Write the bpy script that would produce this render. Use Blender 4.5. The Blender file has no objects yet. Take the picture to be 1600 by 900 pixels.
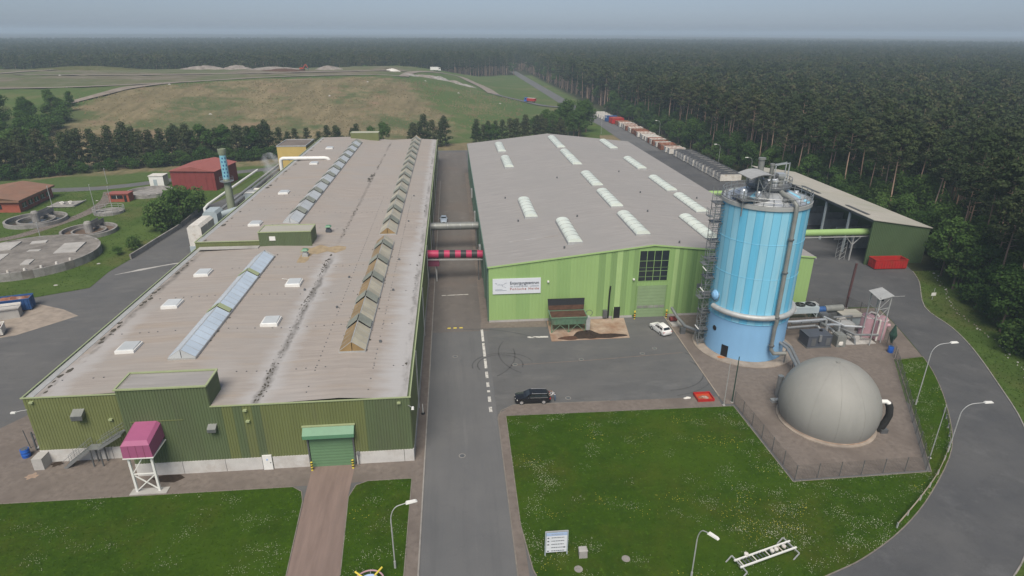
import bpy, math, random
import numpy as np
from mathutils import Matrix, Vector

# ------------------------------------------------------------------ scene, camera, sky, sun, exposure
scene = bpy.context.scene
COL = scene.collection
R = math.radians
PI = math.pi
random.seed(7)
CAM_H = 46.0
PITCH, YAW, ROLL = 0.39402, 0.09555, 0.003779

cam_data = bpy.data.cameras.new('camera')
cam_data.sensor_width = 36.0
cam_data.lens = 36.0 * 962.4 / 1600.0
cam_data.clip_start = 0.5
cam_data.clip_end = 60000.0
cam = bpy.data.objects.new('camera', cam_data)
COL.objects.link(cam)
_f = Vector((math.sin(YAW) * math.cos(PITCH), math.cos(YAW) * math.cos(PITCH), -math.sin(PITCH)))
_r = Vector((math.cos(YAW), -math.sin(YAW), 0))
_u = _r.cross(_f)
_r2 = _r * math.cos(ROLL) + _u * math.sin(ROLL)
_u2 = _u * math.cos(ROLL) - _r * math.sin(ROLL)
cam.matrix_world = Matrix(((_r2.x, _u2.x, -_f.x, 0), (_r2.y, _u2.y, -_f.y, 0), (_r2.z, _u2.z, -_f.z, CAM_H), (0, 0, 0, 1)))
scene.camera = cam

SUN_EL, SUN_AZ = R(54), R(192)          # azimuth from +Y towards +X: a veiled sun behind the camera
world = bpy.data.worlds.new('World')
scene.world = world
world.use_nodes = True
wn, wl = world.node_tree.nodes, world.node_tree.links
wn.clear()
sky = wn.new('ShaderNodeTexSky')
sky.sky_type = 'NISHITA'
sky.sun_disc = False
sky.sun_elevation = SUN_EL
sky.sun_rotation = SUN_AZ
sky.air_density = 1.0
sky.dust_density = 0.6
sky.ozone_density = 1.5
hsv = wn.new('ShaderNodeHueSaturation')
hsv.inputs['Saturation'].default_value = 0.35
bg = wn.new('ShaderNodeBackground')
bg.inputs['Strength'].default_value = 0.041
wo = wn.new('ShaderNodeOutputWorld')
wl.new(sky.outputs[0], hsv.inputs['Color'])
tint = wn.new('ShaderNodeMix')          # thin even overcast: the whole sky a little greyer and cooler
tint.data_type = 'RGBA'
tint.blend_type = 'MULTIPLY'
tint.inputs[0].default_value = 1.0
tint.inputs[7].default_value = (0.80, 0.95, 1.20, 1.0)
wl.new(hsv.outputs[0], tint.inputs[6])
wl.new(tint.outputs[2], bg.inputs['Color'])
wl.new(bg.outputs[0], wo.inputs['Surface'])

sun_data = bpy.data.lights.new('sun', 'SUN')
sun_data.energy = 2.7
sun_data.angle = R(34)
sun_data.color = (1.0, 0.91, 0.78)
sun = bpy.data.objects.new('sun', sun_data)
COL.objects.link(sun)
sd = Vector((math.sin(SUN_AZ) * math.cos(SUN_EL), math.cos(SUN_AZ) * math.cos(SUN_EL), math.sin(SUN_EL)))
sun.rotation_euler = (-sd).to_track_quat('-Z', 'Y').to_euler()
sun.location = (0, 0, 200)

vs = scene.view_settings
vs.view_transform = 'Standard'
vs.look = 'None'
vs.exposure = 0.72
vs.gamma = 1.0
vs.use_curve_mapping = False
scene.cycles.use_denoising = True
scene.cycles.max_bounces = 5
scene.cycles.diffuse_bounces = 3
scene.cycles.glossy_bounces = 2
scene.cycles.transmission_bounces = 2
scene.cycles.volume_bounces = 2
scene.cycles.transparent_max_bounces = 6
scene.cycles.use_fast_gi = False

# ------------------------------------------------------------------ materials
def _mix(nt, fac, a, b, blend='MIX'):
    m = nt.nodes.new('ShaderNodeMix')
    m.data_type = 'RGBA'
    m.blend_type = blend
    for sock, val in ((m.inputs[0], fac), (m.inputs[6], a), (m.inputs[7], b)):
        if isinstance(val, bpy.types.NodeSocket):
            nt.links.new(val, sock)
        elif isinstance(val, (int, float)):
            sock.default_value = val
        else:
            sock.default_value = (*val[:3], 1.0)
    return m.outputs[2]

def _noise(nt, vec, scale, detail=4.0, rough=0.55, stretch=None):
    if stretch:
        mp = nt.nodes.new('ShaderNodeMapping')
        mp.inputs['Scale'].default_value = stretch
        nt.links.new(vec, mp.inputs['Vector'])
        vec = mp.outputs[0]
    n = nt.nodes.new('ShaderNodeTexNoise')
    n.inputs['Scale'].default_value = scale
    n.inputs['Detail'].default_value = detail
    n.inputs['Roughness'].default_value = rough
    nt.links.new(vec, n.inputs['Vector'])
    return n.outputs[0]

def _range(nt, val, a, b, c=0.0, d=1.0):
    m = nt.nodes.new('ShaderNodeMapRange')
    m.inputs[1].default_value = a
    m.inputs[2].default_value = b
    m.inputs[3].default_value = c
    m.inputs[4].default_value = d
    nt.links.new(val, m.inputs[0])
    return m.outputs[0]

def _math(nt, op, a, b=0.0):
    m = nt.nodes.new('ShaderNodeMath')
    m.operation = op
    for i, v in enumerate((a, b)):
        if isinstance(v, bpy.types.NodeSocket):
            nt.links.new(v, m.inputs[i])
        else:
            m.inputs[i].default_value = v
    return m.outputs[0]

def new_mat(name):
    m = bpy.data.materials.new(name)
    m.use_nodes = True
    nt = m.node_tree
    b = nt.nodes['Principled BSDF']
    geo = nt.nodes.new('ShaderNodeNewGeometry')
    return m, nt, b, geo.outputs['Position']

def mat(name, col, rough=0.75, metal=0.0, var=0.14, scale=0.8, dirt=None, dirt_scale=0.35, dirt_lo=0.5, dirt_hi=0.72,
        stretch=None, bump=0.0, bump_scale=8.0, spec=0.35, rnd=0.0):
    m, nt, b, pos = new_mat(name)
    n = _noise(nt, pos, scale, 5.0, 0.6, stretch)
    c = _mix(nt, _range(nt, n, 0.3, 0.7), [x * (1 - var) for x in col], [min(1, x * (1 + var)) for x in col])
    if dirt:
        d = _noise(nt, pos, dirt_scale, 6.0, 0.65, stretch)
        c = _mix(nt, _range(nt, d, dirt_lo, dirt_hi), c, dirt)
    if rnd:
        oi = nt.nodes.new('ShaderNodeObjectInfo')
        g_ = _range(nt, oi.outputs['Random'], 0, 1, 1 - rnd, 1 + rnd)
        cc = nt.nodes.new('ShaderNodeCombineColor')
        for i in range(3):
            nt.links.new(g_, cc.inputs[i])
        c = _mix(nt, 1.0, c, cc.outputs[0], 'MULTIPLY')
    nt.links.new(c, b.inputs['Base Color'])
    b.inputs['Roughness'].default_value = rough
    b.inputs['Metallic'].default_value = metal
    b.inputs['Specular IOR Level'].default_value = spec
    if bump:
        bn = nt.nodes.new('ShaderNodeBump')
        bn.inputs['Strength'].default_value = bump
        bn.inputs['Distance'].default_value = 0.05
        nt.links.new(_noise(nt, pos, bump_scale, 5.0, 0.6), bn.inputs['Height'])
        nt.links.new(bn.outputs[0], b.inputs['Normal'])
    return m

def grass_mat(name, dark, light, dry, dry_lo=0.5, dry_hi=0.75, dry_scale=0.12, fine=1.6):
    m, nt, b, pos = new_mat(name)
    n1 = _noise(nt, pos, fine, 8.0, 0.7)
    c = _mix(nt, _range(nt, n1, 0.35, 0.68), dark, light)
    n2 = _noise(nt, pos, dry_scale, 7.0, 0.68)
    c = _mix(nt, _range(nt, n2, dry_lo, dry_hi), c, dry)
    n3 = _noise(nt, pos, 0.35, 4.0, 0.6)
    c = _mix(nt, _range(nt, n3, 0.42, 0.7, 0.0, 0.55), c, [x * 0.72 for x in dark])
    n4 = _noise(nt, pos, 2.2, 6.0, 0.8)
    c = _mix(nt, _range(nt, n4, 0.54, 0.74, 0.0, 0.75), c, [min(1, x * 1.9) for x in light])
    c = _mix(nt, _range(nt, _noise(nt, pos, 0.055, 5.0, 0.6), 0.5, 0.68, 0.0, 0.6), c, [x * y for x, y in zip(light, (1.25, 1.15, 1.3))])
    nt.links.new(c, b.inputs['Base Color'])
    b.inputs['Roughness'].default_value = 0.95
    b.inputs['Specular IOR Level'].default_value = 0.1
    bn = nt.nodes.new('ShaderNodeBump')
    bn.inputs['Strength'].default_value = 0.8
    bn.inputs['Distance'].default_value = 0.12
    nt.links.new(_noise(nt, pos, 5.0, 6.0, 0.75), bn.inputs['Height'])
    nt.links.new(bn.outputs[0], b.inputs['Normal'])
    return m

def asphalt_mat(name, col, patch, streak=(1, 1, 1), warm=None, streak2=(1, 1, 1)):
    m, nt, b, pos = new_mat(name)
    c = _mix(nt, _range(nt, _noise(nt, pos, 0.12, 6.0, 0.6, streak), 0.35, 0.68), col, patch)
    c = _mix(nt, _range(nt, _noise(nt, pos, 9.0, 3.0, 0.7), 0.3, 0.7, 0, 0.35), c, [x * 0.7 for x in col])
    c = _mix(nt, _range(nt, _noise(nt, pos, 0.45, 7.0, 0.75, streak2), 0.5, 0.72, 0, 0.5), c, [x * 0.72 for x in col])
    c = _mix(nt, _range(nt, _noise(nt, pos, 0.28, 6.0, 0.7, streak2), 0.54, 0.74, 0, 0.4), c, [min(1, x * 1.45) for x in patch])
    if warm:
        c = _mix(nt, _range(nt, _noise(nt, pos, 0.055, 5.0, 0.6), 0.5, 0.72, 0, 0.8), c, warm)
    cr = nt.nodes.new('ShaderNodeTexVoronoi')
    cr.feature = 'DISTANCE_TO_EDGE'
    cr.inputs['Scale'].default_value = 0.13
    wob = nt.nodes.new('ShaderNodeVectorMath')
    wob.operation = 'ADD'
    nz = nt.nodes.new('ShaderNodeTexNoise')
    nz.inputs['Scale'].default_value = 0.5
    nt.links.new(pos, nz.inputs['Vector'])
    sc = nt.nodes.new('ShaderNodeVectorMath')
    sc.operation = 'SCALE'
    sc.inputs['Scale'].default_value = 3.0
    nt.links.new(nz.outputs['Color'], sc.inputs[0])
    nt.links.new(pos, wob.inputs[0])
    nt.links.new(sc.outputs[0], wob.inputs[1])
    nt.links.new(wob.outputs[0], cr.inputs['Vector'])
    c = _mix(nt, _range(nt, cr.outputs['Distance'], 0.0, 0.008, 0.16, 0.0), c, [x * 0.5 for x in col])
    nt.links.new(c, b.inputs['Base Color'])
    b.inputs['Roughness'].default_value = 0.85
    b.inputs['Specular IOR Level'].default_value = 0.3
    return m

def leaf_mat(name, stops, trans=0.25):
    m = bpy.data.materials.new(name)
    m.use_nodes = True
    nt = m.node_tree
    nt.nodes.clear()
    out = nt.nodes.new('ShaderNodeOutputMaterial')
    geo = nt.nodes.new('ShaderNodeNewGeometry')
    oi = nt.nodes.new('ShaderNodeObjectInfo')
    a = _math(nt, 'MULTIPLY', geo.outputs['Random Per Island'], 0.45)
    big = _range(nt, _noise(nt, geo.outputs['Position'], 0.02, 3.0, 0.6), 0.3, 0.7, -0.22, 0.22)
    v = _math(nt, 'ADD', _math(nt, 'ADD', a, big), _math(nt, 'MULTIPLY', oi.outputs['Random'], 0.55))
    cr = nt.nodes.new('ShaderNodeValToRGB')
    nt.links.new(v, cr.inputs[0])
    el = cr.color_ramp.elements
    while len(el) < len(stops):
        el.new(0.5)
    for e, (p, c) in zip(el, stops):
        e.position = p
        e.color = (*c, 1)
    d = nt.nodes.new('ShaderNodeBsdfDiffuse')
    nt.links.new(cr.outputs[0], d.inputs['Color'])
    t = nt.nodes.new('ShaderNodeBsdfTranslucent')
    nt.links.new(cr.outputs[0], t.inputs['Color'])
    mx = nt.nodes.new('ShaderNodeMixShader')
    mx.inputs[0].default_value = trans
    nt.links.new(d.outputs[0], mx.inputs[1])
    nt.links.new(t.outputs[0], mx.inputs[2])
    nt.links.new(mx.outputs[0], out.inputs['Surface'])
    return m

def roof_mat(name, col, patch, line_scale, axis='Y', rust=None, runs=()):
    """Weathered sheet roofing: streaks running across, fine sheet laps, pale and lichen patches."""
    m, nt, b, pos = new_mat(name)
    st = (0.22, 2.2, 1) if axis == 'Y' else (2.2, 0.22, 1)
    c = _mix(nt, _range(nt, _noise(nt, pos, 0.8, 8.0, 0.7, st), 0.36, 0.66), [x * 0.86 for x in col], [min(1, x * 1.1) for x in col])
    c = _mix(nt, _range(nt, _noise(nt, pos, 0.07, 6.0, 0.65), 0.42, 0.68, 0, 0.85), c, patch)
    if rust:
        c = _mix(nt, _range(nt, _noise(nt, pos, 0.16, 5.0, 0.6, st), 0.56, 0.74, 0, 0.6), c, rust)
    sx = nt.nodes.new('ShaderNodeSeparateXYZ')
    nt.links.new(pos, sx.inputs[0])
    for (x0, hw, y0, y1, amt) in runs:
        w_ = 1.4 if amt > 0 else 0.45
        wob = _range(nt, _noise(nt, pos, 0.35, 6.0, 0.7, (0.35, 1.3, 1)), 0.25, 0.75, -w_, w_)
        dx = _math(nt, 'ABSOLUTE', _math(nt, 'ADD', _math(nt, 'SUBTRACT', sx.outputs[0], x0), wob))
        k = _range(nt, dx, hw, hw * 0.25, 0.0, abs(amt))
        if amt < 0:
            k = _math(nt, 'MULTIPLY', k, _range(nt, _noise(nt, pos, 0.28, 5.0, 0.7, (1.6, 0.5, 1)), 0.40, 0.56))
        k = _math(nt, 'MULTIPLY', k, _range(nt, sx.outputs[1], y0 - 4, y0 + 1))
        k = _math(nt, 'MULTIPLY', k, _range(nt, sx.outputs[1], y1 + 5, y1 - 5))
        c = _mix(nt, k, c, (0.40, 0.395, 0.40) if amt > 0 else (0.10, 0.094, 0.086))
    ph = _math(nt, 'FRACT', _math(nt, 'MULTIPLY', sx.outputs[1 if axis == 'Y' else 0], line_scale))
    ln = _range(nt, ph, 0.0, 0.12, 0.12, 0.0)
    c = _mix(nt, ln, c, [x * 0.55 for x in col])
    nt.links.new(c, b.inputs['Base Color'])
    b.inputs['Roughness'].default_value = 0.9
    b.inputs['Specular IOR Level'].default_value = 0.2
    return m

M = {}
M['asphalt'] = asphalt_mat('asphalt', (0.108, 0.110, 0.114), (0.140, 0.138, 0.136), streak2=(0.35, 1.0, 1))
M['asphalt_road'] = asphalt_mat('asphalt_road', (0.122, 0.125, 0.130), (0.150, 0.150, 0.152), streak2=(1.6, 0.08, 1))
M['asphalt_warm'] = asphalt_mat('asphalt_warm', (0.125, 0.115, 0.108), (0.165, 0.150, 0.140), (1, 0.15, 1), (0.145, 0.118, 0.102))
M['asphalt_bend'] = asphalt_mat('asphalt_bend', (0.078, 0.081, 0.088), (0.110, 0.111, 0.114))
M['asphalt_dark'] = mat('asphalt_dark', (0.076, 0.076, 0.079), 0.8, var=0.25, scale=0.6)
M['paver'] = mat('paver', (0.165, 0.140, 0.124), 0.9, var=0.2, scale=1.6, dirt=(0.122, 0.102, 0.09), dirt_scale=0.2, bump=0.3)
M['paver_red'] = mat('paver_red', (0.21, 0.155, 0.135), 0.9, var=0.16, scale=1.3, dirt=(0.17, 0.13, 0.115), dirt_scale=0.25, stretch=(1, 0.12, 1))
M['dust'] = mat('dust', (0.30, 0.255, 0.215), 0.95, var=0.2, scale=0.7, dirt=(0.2, 0.175, 0.155), dirt_scale=0.2)
M['concrete'] = mat('concrete', (0.40, 0.39, 0.375), 0.9, var=0.15, scale=0.8, dirt=(0.26, 0.25, 0.235), dirt_scale=0.4, bump=0.2)
M['concrete_dark'] = mat('concrete_dark', (0.27, 0.26, 0.25), 0.92, var=0.22, scale=0.6, dirt=(0.15, 0.14, 0.13), dirt_scale=0.35, bump=0.3)
M['concrete_old'] = mat('concrete_old', (0.205, 0.190, 0.175), 0.92, var=0.25, scale=0.5, dirt=(0.115, 0.105, 0.095), dirt_scale=0.3, bump=0.3)
M['concrete_rust'] = mat('concrete_rust', (0.36, 0.275, 0.215), 0.92, var=0.22, scale=0.7, dirt=(0.235, 0.135, 0.085), dirt_scale=0.3, dirt_lo=0.45, dirt_hi=0.7)
M['plinth'] = mat('plinth', (0.52, 0.51, 0.495), 0.9, var=0.1, scale=0.8, dirt=(0.42, 0.39, 0.36), dirt_scale=0.5)
M['kerb_low'] = mat('kerb_low', (0.19, 0.17, 0.15), 0.9, var=0.2, scale=1.2)
M['kerb'] = mat('kerb', (0.26, 0.245, 0.23), 0.9, var=0.18, scale=1.2)
M['bank'] = grass_mat('bank', (0.070, 0.078, 0.032), (0.095, 0.100, 0.045), (0.14, 0.12, 0.07))
M['lawn'] = grass_mat('lawn', (0.028, 0.064, 0.004), (0.043, 0.086, 0.006), (0.066, 0.078, 0.011), 0.48, 0.74, 0.10, 0.9)
M['meadow'] = grass_mat('meadow', (0.050, 0.090, 0.018), (0.075, 0.120, 0.028), (0.125, 0.118, 0.048), 0.50, 0.74, 0.06)
M['dry'] = grass_mat('dry', (0.165, 0.150, 0.070), (0.225, 0.195, 0.095), (0.090, 0.115, 0.045), 0.52, 0.68, 0.05)
M['clover'] = mat('clover', (0.46, 0.48, 0.37), 0.9, var=0.2, rnd=0.0)
M['dandelion'] = mat('dandelion', (0.50, 0.45, 0.06), 0.9, var=0.2)
M['soil'] = mat('soil', (0.035, 0.024, 0.018), 0.95, var=0.35, scale=2.5, bump=0.6, bump_scale=5)
M['soil_red'] = mat('soil_red', (0.080, 0.042, 0.028), 0.95, var=0.3, scale=2.0, bump=0.5, bump_scale=5)
M['dirt_track'] = mat('dirt_track', (0.24, 0.205, 0.175), 0.95, var=0.2, scale=0.3, dirt=(0.18, 0.155, 0.13), dirt_scale=0.06)
M['rubble'] = mat('rubble', (0.24, 0.215, 0.195), 0.95, var=0.35, scale=0.6, dirt=(0.12, 0.1, 0.09), dirt_scale=0.3)
M['paint_white'] = mat('paint_white', (0.55, 0.54, 0.51), 0.8, var=0.15, scale=2.5, dirt=(0.25, 0.24, 0.23), dirt_scale=2.2, dirt_lo=0.52, dirt_hi=0.62)
M['roof_hall'] = roof_mat('roof_hall', (0.330, 0.296, 0.272), (0.308, 0.290, 0.276), 1.0, 'Y', (0.335, 0.275, 0.22),
                          ((-7.0, 3.0, 59, 112, 0.9), (-6.6, 1.6, 112, 238, 0.8), (-22.3, 2.2, 59, 110, 0.75), (-29.0, 3.0, 63, 67, 0.6), (-45.5, 2.0, 62, 85, 0.6), (-20.0, 6.0, 59, 63, 0.4), (-22.3, 0.65, 59, 106, -0.7), (-22.4, 0.5, 112, 230, -0.4), (-46.5, 0.7, 63, 112, -0.7), (-6.5, 0.5, 62, 230, -0.5)))
M['roof_grey'] = roof_mat('roof_grey', (0.305, 0.293, 0.288), (0.280, 0.273, 0.270), 0.8, 'Y')
M['roof_pale'] = roof_mat('roof_pale', (0.40, 0.385, 0.35), (0.34, 0.34, 0.30), 0.9, 'Y', (0.28, 0.29, 0.20))
M['bleach'] = mat('bleach', (0.37, 0.365, 0.37), 0.9, var=0.12, scale=0.6, dirt=(0.29, 0.265, 0.25), dirt_scale=0.5, dirt_lo=0.45, dirt_hi=0.6, stretch=(0.4, 1.6, 1))
M['moss'] = mat('moss', (0.072, 0.066, 0.054), 0.98, var=0.4, scale=2.0, bump=0.5)
M['lichen'] = mat('lichen', (0.32, 0.25, 0.16), 0.95, var=0.2, scale=1.2)
M['olive'] = mat('olive', (0.148, 0.170, 0.068), 0.55, var=0.07, scale=0.5, dirt=(0.135, 0.145, 0.072), dirt_scale=0.3, stretch=(1, 1, 0.2))
M['olive_dark'] = mat('olive_dark', (0.105, 0.138, 0.070), 0.55, var=0.07, scale=0.5, dirt=(0.10, 0.118, 0.068), dirt_scale=0.3, stretch=(1, 1, 0.2))
M['olive_light'] = mat('olive_light', (0.160, 0.180, 0.074), 0.55, var=0.07, scale=0.5)
M['trim_green'] = mat('trim_green', (0.32, 0.37, 0.21), 0.5, var=0.08)
M['lime'] = mat('lime', (0.280, 0.425, 0.165), 0.5, var=0.05, scale=0.4, stretch=(1, 1, 0.2))
M['lime_b'] = mat('lime_b', (0.250, 0.392, 0.150), 0.5, var=0.05, scale=0.4, stretch=(1, 1, 0.2))
M['lime_mid'] = mat('lime_mid', (0.200, 0.315, 0.124), 0.5, var=0.05, scale=0.4, stretch=(1, 1, 0.2))
M['lime_dark'] = mat('lime_dark', (0.150, 0.252, 0.100), 0.5, var=0.05, scale=0.4, stretch=(1, 1, 0.2))
M['lime_pale'] = mat('lime_pale', (0.34, 0.49, 0.205), 0.5, var=0.05, scale=0.4)
M['teal_green'] = mat('teal_green', (0.105, 0.175, 0.135), 0.5, var=0.1, scale=0.4)
M['door_green'] = mat('door_green', (0.125, 0.225, 0.125), 0.5, var=0.06, scale=0.7)
M['door_pale'] = mat('door_pale', (0.225, 0.315, 0.175), 0.5, var=0.06, scale=0.7)
M['hood_green'] = mat('hood_green', (0.100, 0.235, 0.140), 0.45, var=0.08)
M['shed_green'] = mat('shed_green', (0.085, 0.135, 0.065), 0.6, var=0.06, scale=0.3)
M['magenta'] = mat('magenta', (0.33, 0.095, 0.195), 0.5, var=0.06)
M['magenta_line'] = mat('magenta_line', (0.16, 0.04, 0.075), 0.6)
M['red'] = mat('red', (0.40, 0.022, 0.022), 0.45, var=0.12, scale=1.0, dirt=(0.28, 0.05, 0.03), dirt_scale=0.7)
M['red_orange'] = mat('red_orange', (0.42, 0.065, 0.025), 0.5, var=0.2)
M['red_wall'] = mat('red_wall', (0.205, 0.042, 0.040), 0.7, var=0.08, scale=0.5)
M['red_roof'] = mat('red_roof', (0.29, 0.095, 0.082), 0.75, var=0.08, scale=0.5)
M['brick_red'] = mat('brick_red', (0.31, 0.085, 0.055), 0.85, var=0.12, scale=1.2)
M['brown_roof'] = mat('brown_roof', (0.235, 0.130, 0.090), 0.85, var=0.15, scale=0.6, dirt=(0.19, 0.125, 0.09), dirt_scale=0.3)
M['pink_stripe'] = mat('pink_stripe', (0.42, 0.035, 0.10), 0.5, var=0.1)
M['black_stripe'] = mat('black_stripe', (0.035, 0.037, 0.040), 0.5, var=0.2)
M['yellow'] = mat('yellow', (0.50, 0.375, 0.13), 0.55, var=0.06, scale=0.4)
M['yellow_bright'] = mat('yellow_bright', (0.68, 0.55, 0.08), 0.5, var=0.1)
M['white'] = mat('white', (0.72, 0.72, 0.70), 0.5, var=0.06)
M['white_dirty'] = mat('white_dirty', (0.62, 0.60, 0.565), 0.7, var=0.12, scale=1.2, dirt=(0.40, 0.32, 0.25), dirt_scale=0.9, dirt_lo=0.55, dirt_hi=0.8)
M['rusty'] = mat('rusty', (0.22, 0.095, 0.060), 0.85, var=0.3, scale=1.5, dirt=(0.40, 0.36, 0.32), dirt_scale=0.8, dirt_lo=0.55, dirt_hi=0.7)
M['steel'] = mat('steel', (0.29, 0.305, 0.315), 0.45, metal=0.55, var=0.12, scale=1.0)
M['steel_dark'] = mat('steel_dark', (0.16, 0.17, 0.18), 0.5, metal=0.5, var=0.2, scale=1.0)
M['steel_bright'] = mat('steel_bright', (0.60, 0.63, 0.66), 0.35, metal=0.6, var=0.12, scale=0.6)
M['galv'] = mat('galv', (0.43, 0.44, 0.44), 0.55, metal=0.3, var=0.12, scale=1.0)
M['duct_grey'] = mat('duct_grey', (0.225, 0.235, 0.225), 0.5, metal=0.2, var=0.15, scale=0.8)
M['box_grey'] = mat('box_grey', (0.36, 0.42, 0.45), 0.5, var=0.08)
M['box_dark'] = mat('box_dark', (0.070, 0.080, 0.100), 0.5, var=0.12)
M['black'] = mat('black', (0.014, 0.015, 0.017), 0.5, var=0.2)
M['rubber'] = mat('rubber', (0.022, 0.022, 0.023), 0.85, var=0.2)
M['dark_glass'] = mat('dark_glass', (0.022, 0.028, 0.034), 0.12, var=0.2, spec=0.6)
M['pane_blue'] = mat('pane_blue', (0.50, 0.59, 0.69), 0.22, var=0.07, scale=0.4, spec=0.6, rnd=0.05)
M['pane_pale'] = mat('pane_pale', (0.47, 0.50, 0.52), 0.3, var=0.08, scale=0.4, spec=0.5, rnd=0.07)
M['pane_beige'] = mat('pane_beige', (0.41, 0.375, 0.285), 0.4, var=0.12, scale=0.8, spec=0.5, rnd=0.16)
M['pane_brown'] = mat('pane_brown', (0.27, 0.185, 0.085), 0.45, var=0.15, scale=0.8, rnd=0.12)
M['vent_flap'] = mat('vent_flap', (0.235, 0.250, 0.215), 0.6, var=0.15, rnd=0.1)
M['vault'] = mat('vault', (0.64, 0.70, 0.64), 0.3, var=0.05, scale=0.5, spec=0.5, rnd=0.04)
M['silo_a'] = mat('silo_a', (0.130, 0.470, 0.70), 0.5, var=0.09, scale=0.7, dirt=(0.24, 0.52, 0.68), dirt_scale=0.8, stretch=(1, 1, 0.10))
M['silo_b'] = mat('silo_b', (0.250, 0.550, 0.72), 0.5, var=0.09, scale=0.7, dirt=(0.33, 0.58, 0.70), dirt_scale=0.8, stretch=(1, 1, 0.10))
M['silo_c'] = mat('silo_c', (0.185, 0.510, 0.71), 0.5, var=0.05, scale=0.4, stretch=(1, 1, 0.15))
M['silo_low'] = mat('silo_low', (0.225, 0.44, 0.69), 0.5, var=0.05, scale=0.4, stretch=(1, 1, 0.3))
M['dome'] = mat('dome', (0.275, 0.273, 0.256), 0.6, var=0.07, scale=0.35, dirt=(0.240, 0.240, 0.227), dirt_scale=0.25, stretch=(1, 1, 0.3))
M['dome_seam'] = mat('dome_seam', (0.250, 0.248, 0.233), 0.6)
M['pink_tank'] = mat('pink_tank', (0.42, 0.265, 0.30), 0.45, var=0.06)
M['mast_red'] = mat('mast_red', (0.095, 0.048, 0.050), 0.6)
M['blue'] = mat('blue', (0.022, 0.115, 0.48), 0.45, var=0.12)
M['blue_dark'] = mat('blue_dark', (0.028, 0.085, 0.235), 0.5, var=0.25, scale=2.0)
M['cyan_band'] = mat('cyan_band', (0.20, 0.45, 0.55), 0.5, var=0.08)
M['chimney_green'] = mat('chimney_green', (0.235, 0.265, 0.185), 0.65, var=0.1)
M['dark_green'] = mat('dark_green', (0.022, 0.055, 0.042), 0.6, var=0.1)
M['wire'] = mat('wire', (0.090, 0.085, 0.080), 0.7, var=0.1)
M['hopper_green'] = mat('hopper_green', (0.125, 0.225, 0.150), 0.6, var=0.12, dirt=(0.14, 0.13, 0.10), dirt_scale=0.9)
M['tarp'] = mat('tarp', (0.055, 0.059, 0.066), 0.85, var=0.25, scale=1.2, bump=0.5, bump_scale=1.5)
M['water'] = mat('water', (0.045, 0.045, 0.038), 0.08, var=0.2, spec=0.6)
M['sludge'] = mat('sludge', (0.135, 0.095, 0.070), 0.6, var=0.3, scale=0.6)
M['car_black'] = mat('car_black', (0.010, 0.011, 0.014), 0.2, var=0.05, spec=0.7)
M['car_white'] = mat('car_white', (0.78, 0.78, 0.78), 0.3, var=0.02, spec=0.5)
M['car_silver'] = mat('car_silver', (0.42, 0.50, 0.60), 0.3, metal=0.3, var=0.03)
M['chrome'] = mat('chrome', (0.70, 0.70, 0.71), 0.25, metal=0.7, var=0.05)
M['tail_red'] = mat('tail_red', (0.40, 0.012, 0.012), 0.3)
M['skin'] = mat('skin', (0.50, 0.31, 0.23), 0.6, var=0.05)
M['hair'] = mat('hair', (0.10, 0.07, 0.05), 0.8)
M['jeans'] = mat('jeans', (0.075, 0.125, 0.215), 0.85, var=0.1, scale=6)
M['shirt'] = mat('shirt', (0.62, 0.60, 0.62), 0.85, var=0.1, scale=5)
M['vest'] = mat('vest', (0.020, 0.020, 0.026), 0.85)
M['text_dark'] = mat('text_dark', (0.045, 0.05, 0.075), 0.7, var=0.05)
M['text_red'] = mat('text_red', (0.34, 0.11, 0.09), 0.7, var=0.05)
M['text_grey'] = mat('text_grey', (0.30, 0.33, 0.39), 0.7, var=0.05)
M['sign_white'] = mat('sign_white', (0.66, 0.69, 0.74), 0.5, var=0.03)
M['sign_blue'] = mat('sign_blue', (0.36, 0.47, 0.68), 0.5, var=0.04)
M['orange_rust'] = mat('orange_rust', (0.42, 0.16, 0.055), 0.9, var=0.25, scale=3)
M['bark'] = mat('bark', (0.155, 0.115, 0.090), 0.9, var=0.25, scale=2.0, stretch=(1, 1, 0.2))
M['bark_dark'] = mat('bark_dark', (0.115, 0.092, 0.075), 0.9, var=0.25, scale=2.0)
M['bark_pine'] = mat('bark_pine', (0.34, 0.235, 0.175), 0.9, var=0.22, scale=1.0, dirt=(0.24, 0.19, 0.16), dirt_scale=0.4, stretch=(1, 1, 0.25), rnd=0.25)
M['needles'] = leaf_mat('needles', [(0.0, (0.028, 0.050, 0.022)), (0.4, (0.052, 0.076, 0.034)), (0.75, (0.080, 0.100, 0.046)), (1.0, (0.122, 0.114, 0.064))], 0.3)
M['leaves'] = leaf_mat('leaves', [(0.0, (0.040, 0.088, 0.024)), (0.4, (0.066, 0.130, 0.035)), (0.75, (0.092, 0.165, 0.044)), (1.0, (0.128, 0.195, 0.058))], 0.4)
M['forest_floor'] = mat('forest_floor', (0.045, 0.050, 0.026), 0.95, var=0.35, scale=0.3)
M['canopy'] = leaf_mat('canopy', [(0.0, (0.030, 0.046, 0.022)), (1.0, (0.055, 0.072, 0.034))], 0.1)

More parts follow.
